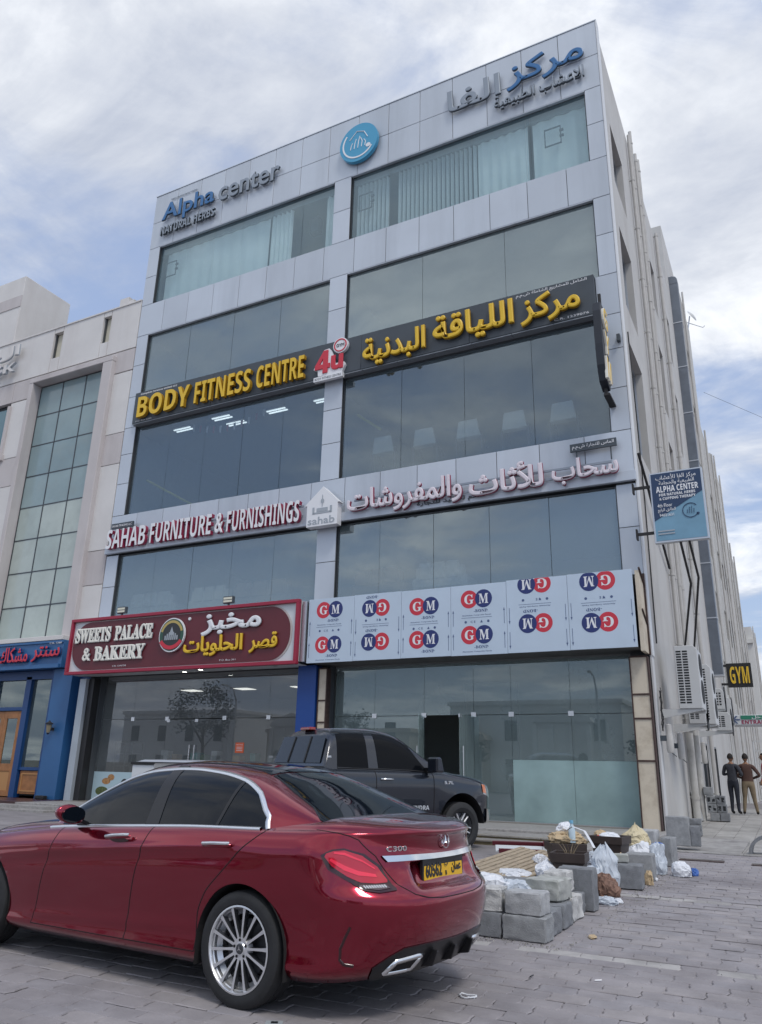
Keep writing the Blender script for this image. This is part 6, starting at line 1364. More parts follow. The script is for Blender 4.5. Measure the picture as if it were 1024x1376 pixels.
# bed, tailgate, underbody, grille
mb = MB(); mb.box(-4.78 * K, -2.8 * K, -.9 * K, .9 * K, .62, .68); mb.box(-2.8 * K, -2.77 * K, -.9 * K, .9 * K, .62, 1.3 * K)
for s_ in (1, -1): mb.box(-4.78 * K, -2.8 * K, min(s_ * .82 * K, s_ * .93 * K), max(s_ * .82 * K, s_ * .93 * K), .62, 1.305 * K)
part('cargo_bed', mb, [M_under], trk); mb = MB(); mb.box(-4.84 * K, -4.78 * K, -.92 * K, .92 * K, .6, 1.3 * K); part('tailgate', mb, [M_tp], trk, bevel=.02)
mb = MB(); mb.box(-3.2 * K, .5 * K, -.85, .85, .42, .62); mb.box(-.55, .55, -.62, .62, .4, 1.1)
for ax in (0, -3.7):
    for s_ in (1, -1):
        Pw = []
        for k in range(17): a = math.pi * k / 16; Pw.append([((ax + .5 * math.cos(a)) * K, s_ * 1.01 * K, (.43 + .5 * math.sin(a)) * K), ((ax + .5 * math.cos(a)) * K, s_ * .6, (.43 + .5 * math.sin(a)) * K)])
        mb.grid(Pw); mb.box((ax - .5) * K, (ax + .5) * K, min(s_ * .58, s_ * .62), max(s_ * .58, s_ * .62), .35, .98)
part('underbody', mb, [M_under], trk)
mb = MB(); mb.box(.86 * K, .99 * K, -.55, .55, .62 * K, .98 * K); part('grille', mb, [M_chr], trk, bevel=.02)
TR, TW_ = .41, .14
mb = MB(); rr = .255; mb.lathe([(rr - .03, -.1), (rr - .04, .02), (rr - .01, .09), (rr + .004, .1), (rr - .008, .102), (rr - .03, .03), (.0, .0)], 40, axis='y'); RM2 = mesh_of('wheel', mb, [M_rimd], smooth=30)
mb = MB(); mb.lathe([(rr - .004, -TW_ + .02), (rr + .06, -TW_ - .006), (TR - .03, -TW_ + .006), (TR, -TW_ + .03), (TR, -.05), (TR - .012, -.045), (TR - .012, -.035), (TR, -.03), (TR, .03), (TR - .012, .035), (TR - .012, .045), (TR, .05), (TR, TW_ - .03), (TR - .03, TW_ - .006), (rr + .06, TW_ + .006), (rr - .004, TW_ - .02)], 48, axis='y'); TM2 = mesh_of('tyre', mb, [M_tyre], smooth=30)
mb = MB()
for dz in (-.03, .03): mb.hexa([(.05, .02, dz - .02), (.235, .05, dz * 1.5 - .016), (.235, .05, dz * 1.5 + .016), (.05, .02, dz + .02), (.05, .085, dz - .016), (.245, .098, dz * 1.5 - .012), (.245, .098, dz * 1.5 + .012), (.05, .085, dz + .016)])
SP2 = mesh_of('spoke', mb, [M_rim], bevel=.004); mb = MB(); mb.lathe([(.0, .095), (.04, .092), (.07, .08), (.075, .03)], 20, axis='y'); HB2 = mesh_of('hub_cap', mb, [M_rim], smooth=30)
for x in (0, -3.7 * K):
    for s_ in (1, -1):
        w_ = ob('wheel', RM2, trk, (x, s_ * .88 * K, TR), (0, .3, 0 if s_ > 0 else math.pi)); ob('tyre', TM2, w_); ob('hub_cap', HB2, w_)
        for k in range(5): ob('spoke', SP2, w_, None, (0, 2 * math.pi * k / 5, 0))
# white chest freezer with a grey lid outside the bakery, half hidden by the sedan
fz = wthing('chest_freezer', 'white chest freezer with a grey lid outside the bakery behind the red sedan', 'freezer', (-15.9, 17.9, .3))
mb = MB(); mb.box(-17.1, -14.3, 17.5, 18.3, .36, 1.46); part('cabinet', mb, [M_fwht], fz, bevel=.02); mb = MB(); mb.box(-17.14, -14.26, 17.46, 18.34, 1.462, 1.53); part('rim', mb, [M_blk], fz, bevel=.01)
mb = MB(); mb.hexa([(-17.0, 17.5, 1.532), (-14.3, 17.5, 1.532), (-14.3, 18.3, 1.532), (-17.0, 18.3, 1.532), (-16.7, 17.55, 1.60), (-14.4, 17.55, 1.60), (-14.4, 18.25, 1.62), (-16.7, 18.25, 1.62)]); part('lid', mb, [M_alul], fz, bevel=.01)
mb = MB(); mb.box(-17.0, -16.9, 17.6, 17.7, .3, .36); mb.box(-14.5, -14.4, 17.6, 17.7, .3, .36); mb.box(-17.0, -16.9, 18.1, 18.2, .3, .36); mb.box(-14.5, -14.4, 18.1, 18.2, .3, .36); part('feet', mb, [M_blk], fz)
# ================================================================ CONCRETE BLOCKS AND RUBBISH
def cblock_mat(i, c): return pbr('block_grey_%d' % i, c, .92, noise=(14, .16), bump=(90, .9, .006), stain=(5, tuple(q * .55 for q in c), .5))
M_cb = [cblock_mat(0, (.30, .31, .32)), cblock_mat(1, (.22, .23, .245)), cblock_mat(2, (.42, .43, .44)), pbr('block_mortared', (.55, .55, .54), .95, noise=(9, .22), bump=(45, .9, .01), stain=(7, (.2, .2, .2), .6)), pbr('block_mossy', (.41, .42, .40), .95, noise=(9, .2), bump=(50, .6, .006), stain=(6, (.2, .22, .17), .45))]
rb = random.Random(21)
def block(x, y, z, rz, lab, dims=(.4, .2, .2), mi=0, tilt=(0, 0), hollow=False, group='loose concrete blocks by the shops', rough=.0035):
    """one concrete block, ragged edges; origin at its base centre"""
    a, b, c = dims; mb = MB(); n = (7, 4, 4); bm = bmesh.new(); bmesh.ops.create_cube(bm, size=1)
    bmesh.ops.scale(bm, vec=(a, b, c), verts=bm.verts); bmesh.ops.translate(bm, vec=(0, 0, c / 2), verts=bm.verts)
    bmesh.ops.bevel(bm, geom=list(bm.edges), offset=.012, segments=1, affect='EDGES'); bmesh.ops.subdivide_edges(bm, edges=[e for e in bm.edges if e.calc_length() > .1], cuts=5, use_grid_fill=True)
    for v in bm.verts: v.co += Vector((rb.gauss(0, rough), rb.gauss(0, rough), rb.gauss(0, rough * .6)))
    me = bpy.data.meshes.new('concrete_block'); bm.to_mesh(me); bm.free(); me.materials.append(M_cb[mi]); me.polygons.foreach_set('use_smooth', [True] * len(me.polygons)); me.set_sharp_from_angle(angle=R_(32))
    o = ob('concrete_block', me, None, (x, y, z + gz_(x, y) + .008), (tilt[0], tilt[1], rz), None, lab, 'concrete block', group)
    if hollow:
        for dy in (-a / 4, a / 4): mb = MB(); mb.box(dy - a * .15, dy + a * .15, -b / 2 - .002, b / 2 + .002, c * .22, c * .78); part('core_hole', mb, [M_slot], o)
    return o
# front stack: two courses facing the camera, then a row running back
H1 = .205
block(-2.905, 7.53, 0, .02, 'long dark block at the bottom left of the front stack', (.62, .22, .205), 1)
block(-2.375, 7.545, 0, -.02, 'bottom corner block of the front stack, nearest the camera', (.40, .26, .205), 0)
block(-2.86, 7.56, H1, .03, 'white mortared block on top of the long dark one beside the sedan', (.52, .24, .20), 3, rough=.007)
block(-2.38, 7.56, H1, -.05, 'notched block on top of the bottom corner block', (.34, .26, .19), 2)
block(-2.30, 7.88, 0, R_(90), 'second bottom block behind the corner one', (.36, .2, .21), 1); block(-2.30, 8.29, 0, R_(91), 'third bottom block of the row running back', (.36, .2, .21), 1)
block(-2.32, 8.70, 0, R_(88), 'pale broken faced block low in the row running back', (.38, .22, .22), 3, rough=.007)
block(-2.42, 8.42, H1 + .012, R_(84), 'mossy topped block lying on the row running back', (.40, .34, .19), 4, rough=.007); block(-2.44, 8.86, H1 + .02, R_(92), 'pale block lying beside the mossy topped one', (.36, .24, .2), 3, rough=.007)
block(-2.34, 9.28, 0, R_(90), 'upright dark block at the back end of the front row', (.22, .38, .42), 1); block(-2.34, 9.06, 0, R_(90), 'low grey block wedged before the upright one', (.18, .2, .2), 1)
block(-2.86, 9.15, .0, .1, 'grey block inside the ring beside the bags', (.40, .2, .2), 0); block(-3.10, 8.7, .0, -.3, 'flat pale block behind the white bags', (.4, .3, .2), 2); block(-3.18, 9.7, .0, .2, 'dark half block behind the white bags', (.38, .2, .2), 1)
block(-2.78, 9.6, .0, .05, 'long pale block behind the mossy one', (.42, .2, .2), 2)
block(-2.13, 11.05, 0, R_(5), 'large dark block in front of the second planter', (.34, .30, .28), 1); block(-2.26, 11.12, .285, R_(10), 'small brown block resting on the large dark block', (.24, .14, .10), 4)
block(-2.13, 11.9, 0, R_(2), 'square grey block right of the second planter', (.36, .34, .33), 0)
block(-2.33, 13.55, 0, R_(0), 'grey block under the pile of two near the cream pier', (.36, .4, .28), 0); block(-2.36, 13.7, .285, R_(-3), 'upper grey block with pale top near the cream pier', (.38, .42, .24), 2)
block(-2.03, 13.9, 0, R_(84), 'block standing right of the pile near the cream pier', (.36, .16, .42), 0)
block(-2.28, 16.95, .09, R_(4), 'tall blue grey block standing at the foot of the corner wall', (.42, .3, .52), 0, rough=.003); block(-1.98, 16.95, .09, R_(4), 'half block standing right of the tall blue grey one', (.18, .2, .36), 1)
for k in range(3): block(-2.45, 20.6, .06 + k * .125, R_(3), ['bottom', 'middle', 'top'][k] + ' flat slab of the small stack at the alley wall foot', (.40, .3, .12), 1)
for k, (x, z) in enumerate(((-2.3, 0), (-2.05, 0), (-2.35, .22), (-2.1, .22), (-2.36, .44), (-2.12, .44), (-2.42, .66))):
    block(x, 24.6, z + .23, R_(2), ['lower left', 'lower right', 'second course left', 'second course right', 'hollow third course left', 'hollow third course right', 'topmost'][k] + ' breeze block of the stack in the alley', (.24, .3, .215), (0, 1)[k % 2], hollow=(2 <= k <= 5), group='breeze blocks stacked in the alley')
block(-2.62, 24.3, .22, R_(0), 'narrow slab leaning on the breeze block stack', (.08, .3, .8), 2, tilt=(0, R_(-14)))
# dark plastic planters
M_pl = pbr('planter_brown', (.045, .032, .028), .55, noise=(6, .2)); M_soil = pbr('soil', (.06, .045, .03), .95, noise=(20, .4))
def planter(x, y, z, r, h, lab, rz=.1):
    t = thing('planter', lab, 'planter', (x, y, z + gz_(x, y)), (0, 0, rz), 'brown plastic planters among the rubbish'); mb = MB(); a, b = r * .76, r
    mb.grid([[(a * .95, a * .95, .002), (-a * .95, a * .95, .002), (-a * .95, -a * .95, .002), (a * .95, -a * .95, .002)], [(a, a, .01), (-a, a, .01), (-a, -a, .01), (a, -a, .01)], [(b * .96, b * .96, h * .78), (-b * .96, b * .96, h * .78), (-b * .96, -b * .96, h * .78), (b * .96, -b * .96, h * .78)]], closed=True)
    mb.add([(a * .95, a * .95, .002), (-a * .95, a * .95, .002), (-a * .95, -a * .95, .002), (a * .95, -a * .95, .002)], [(0, 1, 2, 3)]); part('pot', mb, [M_pl], t, bevel=.01)
    mb = MB(); q = lambda r_, z_: [(r_, r_, z_), (-r_, r_, z_), (-r_, -r_, z_), (r_, -r_, z_)]
    mb.grid([q(b * 1.0, h * .76), q(b * 1.06, h * .78), q(b * 1.08, h), q(b * .98, h), q(b * .96, h * .8)], closed=True); part('pot_rim', mb, [M_pl], t, bevel=.004)
    mb = MB(); mb.add(q(b * .95, h * .86), [(0, 1, 2, 3)]); part('soil', mb, [M_soil], t)
planter(-2.62, 10.05, .02, .19, .47, 'nearest brown planter standing behind the upright block'); planter(-3.0, 11.3, .02, .22, .45, 'left brown planter with crumpled paper on top, behind the nearest one', .5); planter(-2.60, 12.3, .05, .22, .46, 'right brown planter with bags in it beside the yellow topped bag', -.1)
st = MB(); rr2 = random.Random(4)
for k in range(6): a = rr2.uniform(0, 6.28); st.tube([(-2.62, 10.05, .4), (-2.62 + .06 * math.cos(a), 10.05 + .06 * math.sin(a), .55), (-2.62 + .13 * math.cos(a), 10.05 + .13 * math.sin(a), .62 + .08 * rr2.random())], [.008, .006, .002], 5)
part('dead_stem', st, [pbr('dead_wood', (.22, .17, .11), .9)], None, label='dry dead stems in the nearest brown planter', cat='plant')
# crumpled plastic bags and scraps
M_bag = pbr('bag_white', (.74, .76, .80), .35); M_bag2 = pbr('bag_milky', (.55, .60, .66), .4); M_bagy = pbr('bag_yellow', (.60, .52, .34), .5); M_paper = pbr('kraft_paper', (.52, .40, .25), .85); M_bagb = pbr('bag_blue', (.05, .14, .45), .4); M_brn = pbr('rag_brown', (.20, .12, .09), .9, noise=(20, .5)); M_clearb = pbr('bottle_blue', (.20, .48, .68), .15, spec=.8)
def noise3(p, s_, seed):
    from mathutils import noise
    return noise.noise_vector(Vector(p) * s_ + Vector((seed * 3.1, seed * 1.7, seed)))
def bag(x, y, z, sx, sy, sz, mi, lab, seed, cat='plastic bag', crumple=.35, group='rubbish among the blocks', knot=False, name='rubbish_bag'):
    bm = bmesh.new(); bmesh.ops.create_icosphere(bm, subdivisions=4 if sx < .1 else 5, radius=1)
    for v in bm.verts:
        p = v.co.copy(); n = noise3(p, 1.3, seed) * crumple * .75 + noise3(p, 3.4, seed + 9) * crumple * .42 + noise3(p, 6.5, seed + 5) * crumple * .2 + noise3(p, 15, seed + 3) * crumple * .07
        r = noise3(p, 2.2, seed + 2); ridge = (.5 - abs(r.x)) * crumple * .45; v.co = p * (1 + ridge) + n
        if v.co.z < -.45: v.co.z = -.45 + (v.co.z + .45) * .12
        if knot and v.co.z > .55: f = (v.co.z - .55); v.co.x *= max(1 - 1.3 * f, .25); v.co.y *= max(1 - 1.3 * f, .25); v.co.z += f * .15
        v.co.x *= sx; v.co.y *= sy; v.co.z = (v.co.z + .5) * sz * .66
    me = bpy.data.meshes.new(name); bm.to_mesh(me); bm.free(); me.materials.append(mi); me.polygons.foreach_set('use_smooth', [True] * len(me.polygons)); me.set_sharp_from_angle(angle=R_(24))
    return ob(name, me, None, (x, y, z + gz_(x, y) + .006), (0, 0, seed * .7), None, lab, cat, group)
bag(-2.93, 7.98, .26, .24, .17, .20, M_bag, 'big crumpled white plastic bag on the mortared block by the sedan', 1); bag(-2.68, 8.1, .24, .16, .14, .17, M_bag2, 'milky plastic bag right of the big white one', 2)
bag(-2.86, 9.9, .2, .13, .13, .20, M_bag, 'knotted white bag between the wooden slats and the nearest planter', 3, knot=True); bag(-3.12, 8.0, .24, .10, .1, .14, M_paper, 'cream paper scrap tucked against the sedan side of the bags', 4)
bag(-2.98, 11.3, .46, .22, .2, .15, M_paper, 'crumpled kraft paper on the left planter', 5, 'paper'); bag(-3.03, 11.45, .58, .12, .1, .12, M_bag, 'small white bag on top of the kraft paper', 6)
bag(-2.40, 10.9, .0, .17, .17, .50, M_bag2, 'tall white knotted bag right of the nearest planter', 7, knot=True); bag(-2.36, 11.2, .0, .2, .18, .36, M_paper, 'tan paper sack squeezed beside the tall white bag', 8, 'sack'); bag(-2.55, 10.75, .0, .2, .16, .26, M_bag2, 'low milky bag at the foot of the nearest planter', 9)
bag(-2.30, 10.3, .0, .17, .15, .24, M_brn, 'brown patterned rag bundle right of the front row', 10, 'rag'); bag(-2.62, 12.3, .40, .18, .18, .14, M_bag, 'white bags heaped in the right planter', 11); bag(-2.78, 12.5, .42, .1, .1, .13, M_paper, 'cream wrapper on the left of the right planter', 12, 'wrapper'); bag(-2.75, 12.2, .40, .06, .06, .1, pbr('scrap_red', (.5, .06, .04), .5), 'small red wrapper in the right planter', 13, 'wrapper')
bag(-2.33, 12.8, .0, .24, .2, .40, M_bag, 'large white bag under the yellow topped one', 14); bag(-2.36, 12.95, .30, .2, .18, .30, M_bagy, 'yellowish bag with an orange knot, highest of the pile', 15, knot=True); bag(-2.02, 12.6, .0, .13, .12, .42, M_bag2, 'clear drooping bag hanging beside the large white one', 16)
bag(-1.70, 12.55, .0, .14, .12, .20, M_bag, 'white jug shaped bag lying alone on the paving', 17, crumple=.25); bag(-1.55, 12.75, .0, .05, .05, .1, M_bagb, 'small blue and white scrap beside the white jug bag', 18, 'scrap'); bag(-1.96, 11.45, .0, .05, .06, .16, M_paper, 'cream rag hanging off the large dark block', 19, 'rag', crumple=.5); bag(-2.1, 13.2, .30, .12, .1, .08, M_bagb, 'blue bag under the upper grey block', 20)
bag(-3.6, 10.9, .02, .3, .2, .12, M_bag, 'white sheet of plastic behind the wooden slats', 21); bag(-2.15, 9.75, .0, .13, .08, .08, M_bag2, 'pale tube of plastic on the paving right of the row', 22); bag(-2.05, 9.9, .0, .05, .06, .05, M_bag, 'crumpled white cup beside the plastic tube', 23, 'cup')
bag(-1.95, 11.9, .0, .03, .03, .04, M_bag, 'tiny white scrap on the paving by the square block', 24, 'scrap'); bag(-1.9, 7.95, .0, .075, .035, .018, M_paper, 'torn tan cardboard scrap on the paving by the corner block', 25, 'cardboard', crumple=.6)
seen_l = set(); rs = random.Random(33); kinds = [(M_bag, 'white'), (M_bag2, 'milky'), (M_paper, 'tan'), (M_brn, 'brown'), (M_bag, 'white')]
for i in range(26):
    m_, cn = rs.choice(kinds); y = rs.uniform(8.3, 13.4); x = rs.uniform(-3.25, -2.5) - .35 * (y - 8.3) / 5; s_ = rs.uniform(.05, .13)
    where = ['behind the white bags on the front blocks', 'beside the mossy topped block', 'at the near end of the wooden slats', 'between the slats and the nearest planter', 'below the left planter', 'beside the right planter'][min(int((y - 8.3) / .86), 5)]; sd_ = 'left' if x < -2.87 - .35 * (y - 8.3) / 5 else 'right'; lb_ = ('tiny ' if s_ < .09 else 'small ') + cn + ' crumpled scrap ' + where + ', ' + sd_ + ' side'
    if lb_ in seen_l: continue
    seen_l.add(lb_)
    bag(x, y, rs.uniform(0, .12), s_, s_ * rs.uniform(.6, 1), s_ * rs.uniform(.8, 1.6), m_, lb_, 40 + i, 'scrap', crumple=.5, group='small ' + cn + ' scraps in the rubbish heap', name='rubbish_scrap')
# pale straps hanging from the planters
mb = MB()
def strap(pts, w_=.03):
    P = []
    for p in pts: P.append([(p[0], p[1], p[2]), (p[0] + w_, p[1] + .004, p[2] + .002)])
    mb.grid(P)
strap([(-2.95, 11.1, .70), (-2.8, 10.9, .78), (-2.62, 10.8, .74), (-2.52, 10.7, .62), (-2.46, 10.6, .56)]); part('packing_strap', mb, [M_bag], None, label='cream packing strap arching between the two left planters', cat='strap', smooth='all')
bt_ = thing('water_bottle', 'blue capped water bottle standing in the left planter', 'bottle', (-2.86, 11.15, .50 + .06)); mb = MB(); mb.lathe([(0, 0), (.045, .005), (.045, .17), (.02, .22), (.02, .25)], 14); part('bottle', mb, [pbr('bottle_clear', (.5, .62, .68), .1, spec=.8)], bt_, smooth=40); mb = MB(); mb.lathe([(.026, .245), (.026, .285), (0, .287)], 12); part('cap', mb, [M_clearb], bt_, smooth=40)
# wooden slat panel lying tilted
M_slat = pbr('weathered_wood', (.40, .33, .24), .85, noise=(12, .2), stain=(4, (.2, .16, .12), .5, (6, 1, 1))); pn = thing('wooden_pallet', 'slatted wooden panel lying tilted behind the white bags', 'pallet', (-3.72, 11.25, .16), (R_(3), R_(-5), R_(80)))
for k in range(9): mb = MB(); y = -.46 + k * .115; mb.box(-1.25 + .03 * (k % 2), 1.15 + .05 * (k % 3), y, y + .085, .04, .062); part('slat', mb, [M_slat], pn, bevel=.003)
for x in (-1.1, .0, 1.0): mb = MB(); mb.box(x, x + .08, -.47, .56, 0, .038); part('batten', mb, [M_slat], pn, bevel=.003)
t = thing('broken_signboard', 'maroon and white broken signboard frame lying behind the slats', 'frame', (-4.1, 13.7, .22), (R_(10), 0, R_(20))); mb = MB()
for q_ in ((-.65, .5, -.22, -.17), (-.75, .6, .24, .29)): mb.box(q_[0], q_[1], q_[2], q_[3], 0, .06)
part('rail', mb, [M_mar], t); mb = MB(); mb.box(-.7, .5, -.2, .15, .01, .03); part('sheet', mb, [M_fwht], t); mb = MB(); mb.box(.1, .6, -.1, .22, .04, .10); part('offcut', mb, [M_mar], t)
t = thing('broken_board', 'pale board propped on edge at the end of the slats', 'board', (-3.25, 12.7, .12), (R_(-50), R_(8), R_(30))); mb = MB(); mb.box(-.45, .45, 0, .02, 0, .28); part('board', mb, [M_cb[2]], t)
# fallen twigs, wires, tiny litter on the paving
mb = MB(); mb.tube([(-2.98, 7.42, .425), (-2.9, 7.40, .44), (-2.8, 7.43, .435), (-2.75, 7.50, .43), (-2.84, 7.55, .425), (-2.98, 7.5, .43), (-3.02, 7.44, .43)], .004, 5); part('loose_wire', mb, [M_cab], None, label='loop of thin black wire on the mortared block', cat='wire', smooth='all')
mb = MB(); P = [(-2.15 + .05 * math.cos(a) * (1 + .4 * math.sin(3 * a)), 5.45 + .05 * math.sin(a) * (1 + .3 * math.cos(2 * a)), .014 + .01 * abs(math.sin(2 * a))) for a in [k * .6 for k in range(12)]]; mb.tube(P, .006, 5); part('plastic_ring', mb, [M_bag], None, label='small white plastic loop on the paving right of the exhaust', cat='litter', smooth='all')
t = thing('crushed_card', 'pale square card scrap on the paving beside the rear tyre', 'litter', (-2.90, 4.33, .011), (0, 0, .5)); mb = MB(); mb.box(-.05, .05, -.04, .04, 0, .004); part('card', mb, [pbr('card_grey', (.34, .37, .38), .7)], t); mb = MB(); mb.box(-.018, .022, -.012, .018, .004, .007); part('print', mb, [M_blk], t)
for i, (x, y, r, lab) in enumerate(((-1.52, 6.35, .5, 'thin white stick on the paving near the right foreground'), (-1.95, 6.2, 1.4, 'dark pebble sized scrap on the paving near the right foreground'))):
    mb = MB(); mb.tube([(x, y, .018), (x + .05 * math.cos(r), y + .05 * math.sin(r), .02)], .005, 5); part('litter_stick', mb, [M_bag if i == 0 else M_blk], None, label=lab, cat='litter')
# dark drain slots in the paving and the grey drum half seen at the right edge
for x0, x1, y, lab in ((-2.05, -1.35, 14.95, 'long dark open joint in the paving before the alley'), (-.93, -.6, 14.8, 'dark metal drain cover at the right photo edge')):
    z = gz_(x0, y) + .014; t = wthing('drain_slot', lab, 'drain', (x0, y, z)); mb = MB(); mb.box(x0, x1, y, y + .22, z, z + .004); part('slot', mb, [M_rust], t); mb = MB(); mb.box(x0, x1, y + .19, y + .225, z + .004, z + .02); part('edge', mb, [M_conc], t)
t = wthing('broken_drum', 'grey broken concrete ring lying at the right photo edge', 'concrete ring', (-.75, 17.6, .11)); P = []
for k in range(15): a = R_(-10 + 200 * k / 14); P.append([(-.72 + r * math.cos(a), 17.3 + .0 - .35 * s2, .11 + .30 + r * math.sin(a) * .9 - .28) for r, s2 in ((.30, 0), (.36, 0), (.36, 1), (.30, 1))])
mb = MB(); mb.grid(P, closed=True); part('ring', mb, [M_cb[1]], t, smooth=40)
# ================================================================ PEOPLE in the alley (seen from behind, about 35 m off)
def person(loc, rot, joints, edges, mats, label, hair_m, skin_m, waist=.98, head=(0, 0, 1.6), kind='back', h=1.0):
    t = thing('person', label, 'person', loc, (0, 0, rot)); t.scale = (h, h, h)
    me = bpy.data.meshes.new('body'); names = list(joints); me.from_pydata([joints[n][0] for n in names], [(names.index(a), names.index(b)) for a, b in edges], [])
    o = bpy.data.objects.new('tmp_body', me); COL.objects.link(o)
    o.modifiers.new('s', 'SKIN'); sm_ = o.modifiers.new('u', 'SUBSURF'); sm_.levels = 2
    for i, n in enumerate(names):
        r = joints[n][1]; o.data.skin_vertices[0].data[i].radius = r if isinstance(r, tuple) else (r, r); o.data.skin_vertices[0].data[i].use_root = (n == 'pelvis')
    bpy.context.view_layer.update(); m2 = bpy.data.meshes.new_from_object(o.evaluated_get(bpy.context.evaluated_depsgraph_get())); bpy.data.objects.remove(o)
    m2.materials.clear()
    for m in mats: m2.materials.append(m)        # trousers, top, shoes, skin
    for p in m2.polygons:
        c = p.center; p.use_smooth = True; arm = abs(c.x) > .20 and c.z > .75
        p.material_index = 2 if c.z < .09 else (0 if c.z < waist and not arm else (3 if c.z > 1.47 else 1))
    b = ob('body', m2, t)
    P = []
    for i in range(15):
        a = math.pi * i / 14; r = math.sin(a); z = math.cos(a); k = 1 - .22 * max(-z, 0); P.append([(head[0] + .078 * r * k * math.cos(q), head[1] + .098 * r * k * math.sin(q) + (.012 if z < -.3 and math.sin(q) > .5 else 0), head[2] + .118 * z) for q in [2 * math.pi * j / 18 for j in range(18)]])
    mb = MB(); mb.grid(P, closed=True)
    for s_ in (-1, 1): mb.lathe([(0, 0), (.022, .004), (.028, .012), (.0, .016)], 8, c=(head[0] + s_ * .076, head[1] + .0, head[2] - .01), axis='x')
    mb.tube([(head[0], head[1] + .09, head[2] + .01), (head[0], head[1] + .118, head[2] - .025), (head[0], head[1] + .095, head[2] - .035)], [.008, .014, .008], 6)
    hd = part('head', mb, [skin_m], t, smooth='all')
    for s_ in (-1, 1): mb = MB(); mb.lathe([(0, .011), (.008, .008), (.011, 0)], 8, c=(head[0] + s_ * .032, head[1] + .083, head[2] + .012), axis='y'); part('eye', mb, [M_blk], hd)
    mb = MB(); mb.box(head[0] - .025, head[0] + .025, head[1] + .086, head[1] + .096, head[2] - .062, head[2] - .054); part('mouth', mb, [M_brn], hd)
    P = []
    for i in range(10):
        a = math.pi * .60 * i / 9; r = math.sin(a); z = math.cos(a); P.append([(head[0] + .088 * r * math.cos(q), head[1] - .012 + .106 * r * math.sin(q) - (.0 if math.sin(q) < 0 else .02 * (i > 5)), head[2] + .012 + (.122 if math.sin(q) > .2 else .126) * z * (1 if math.sin(q) < .3 else .9)) for q in [2 * math.pi * j / 18 for j in range(18)]])
    mb = MB(); mb.grid(P, closed=True); part('hair', mb, [hair_m], t, smooth='all')
    return t
def hand(t, p, d, skin, s_=1):
    """palm and five separate curled fingers"""
    p = Vector(p); d = Vector(d).normalized(); side = d.cross(Vector((0, 0, 1))).normalized(); up = side.cross(d)
    mb = MB(); mb.tube([tuple(p - d * .02), tuple(p + d * .03), tuple(p + d * .08)], [.026, .034, .030], 8)
    for k, L_ in enumerate((.06, .075, .07, .055)):
        a = p + d * .075 + up * (.028 - .018 * k); mb.tube([tuple(a), tuple(a + d * L_ * .5 + side * s_ * .008), tuple(a + d * L_ * .75 + side * s_ * .03), tuple(a + d * L_ * .7 + side * s_ * .048)], [.009, .0085, .008, .006], 6)
    a = p + d * .02 + up * .03; mb.tube([tuple(a), tuple(a + d * .03 + up * .022), tuple(a + d * .055 + up * .02 + side * s_ * .02)], [.011, .009, .007], 6)
    return part('hand', mb, [skin], t, smooth='all')
SK = pbr('skin_brown', (.28, .15, .09), .6); HR = pbr('hair_black', (.018, .014, .013), .8)
def std(lean=0, spread=.12, hands=((-.20, .16, 1.05), (.20, .16, 1.05)), elbow=((-.32, -.06, 1.12), (.32, -.06, 1.12)), stout=1.0):
    j = {'pelvis': ((0, 0, .96), (.15 * stout, .115)), 'waist': ((0, .0, 1.08), (.145 * stout, .11)), 'chest': ((0, -.01, 1.30), (.175 * stout, .12)), 'collar': ((0, -.015, 1.42), (.12, .08)), 'neck': ((0, 0, 1.50), .055), 'nape': ((0, .005, 1.55), .05)}
    for n, s_ in (('l', -1), ('r', 1)):
        i = 0 if s_ < 0 else 1
        j[n + 'hip'] = ((s_ * .095, 0, .88), .10 * stout); j[n + 'knee'] = ((s_ * (.08 + spread * .5), .01, .48), .066); j[n + 'ankle'] = ((s_ * (.08 + spread), -.02, .10), .045); j[n + 'toe'] = ((s_ * (.09 + spread), .12, .045), .042)
        j[n + 'sho'] = ((s_ * .185, -.01, 1.40), .068); j[n + 'elb'] = (elbow[i], .050); j[n + 'wri'] = (hands[i], .034)
    e = [('pelvis', 'waist'), ('waist', 'chest'), ('chest', 'collar'), ('collar', 'neck'), ('neck', 'nape')]
    for n in 'lr': e += [('pelvis', n + 'hip'), (n + 'hip', n + 'knee'), (n + 'knee', n + 'ankle'), (n + 'ankle', n + 'toe'), ('collar', n + 'sho'), (n + 'sho', n + 'elb'), (n + 'elb', n + 'wri')]
    return j, e
T1 = pbr('trousers_navy', (.022, .025, .036), .9, noise=(9, .3)); C1 = pbr('jacket_navy', (.045, .048, .06), .85, noise=(9, .3)); T2 = pbr('trousers_khaki', (.22, .17, .11), .9, noise=(8, .1)); C2 = pbr('jacket_brown', (.085, .045, .035), .85, noise=(9, .12)); C3 = pbr('top_crimson', (.42, .03, .07), .85); SH = pbr('shoe_dark', (.02, .016, .014), .6)
j, e = std(spread=.02, hands=((-.10, .20, 1.20), (.14, .20, 1.16)), elbow=((-.29, .02, 1.14), (.30, .02, 1.14)), stout=.95)
p1 = person((-1.95, 27.3, .42), R_(-20), j, e, [T1, C1, SH, SK], 'person in dark navy clothes with folded arms, standing against the alley wall', HR, SK, head=(0, .01, 1.645))
hand(p1, (-.10, .20, 1.20), (.8, .3, -.1), SK); hand(p1, (.14, .20, 1.16), (-.8, .3, .1), SK)
j, e = std(spread=.10, hands=((-.12, .22, 1.05), (.16, .22, 1.05)), elbow=((-.36, -.02, 1.14), (.36, -.02, 1.14)), stout=1.12)
p2 = person((-1.54, 27.4, .42), R_(5), j, e, [T2, C2, SH, SK], 'person seen from behind in brown jacket and khaki trousers', HR, SK, head=(0, .0, 1.65))
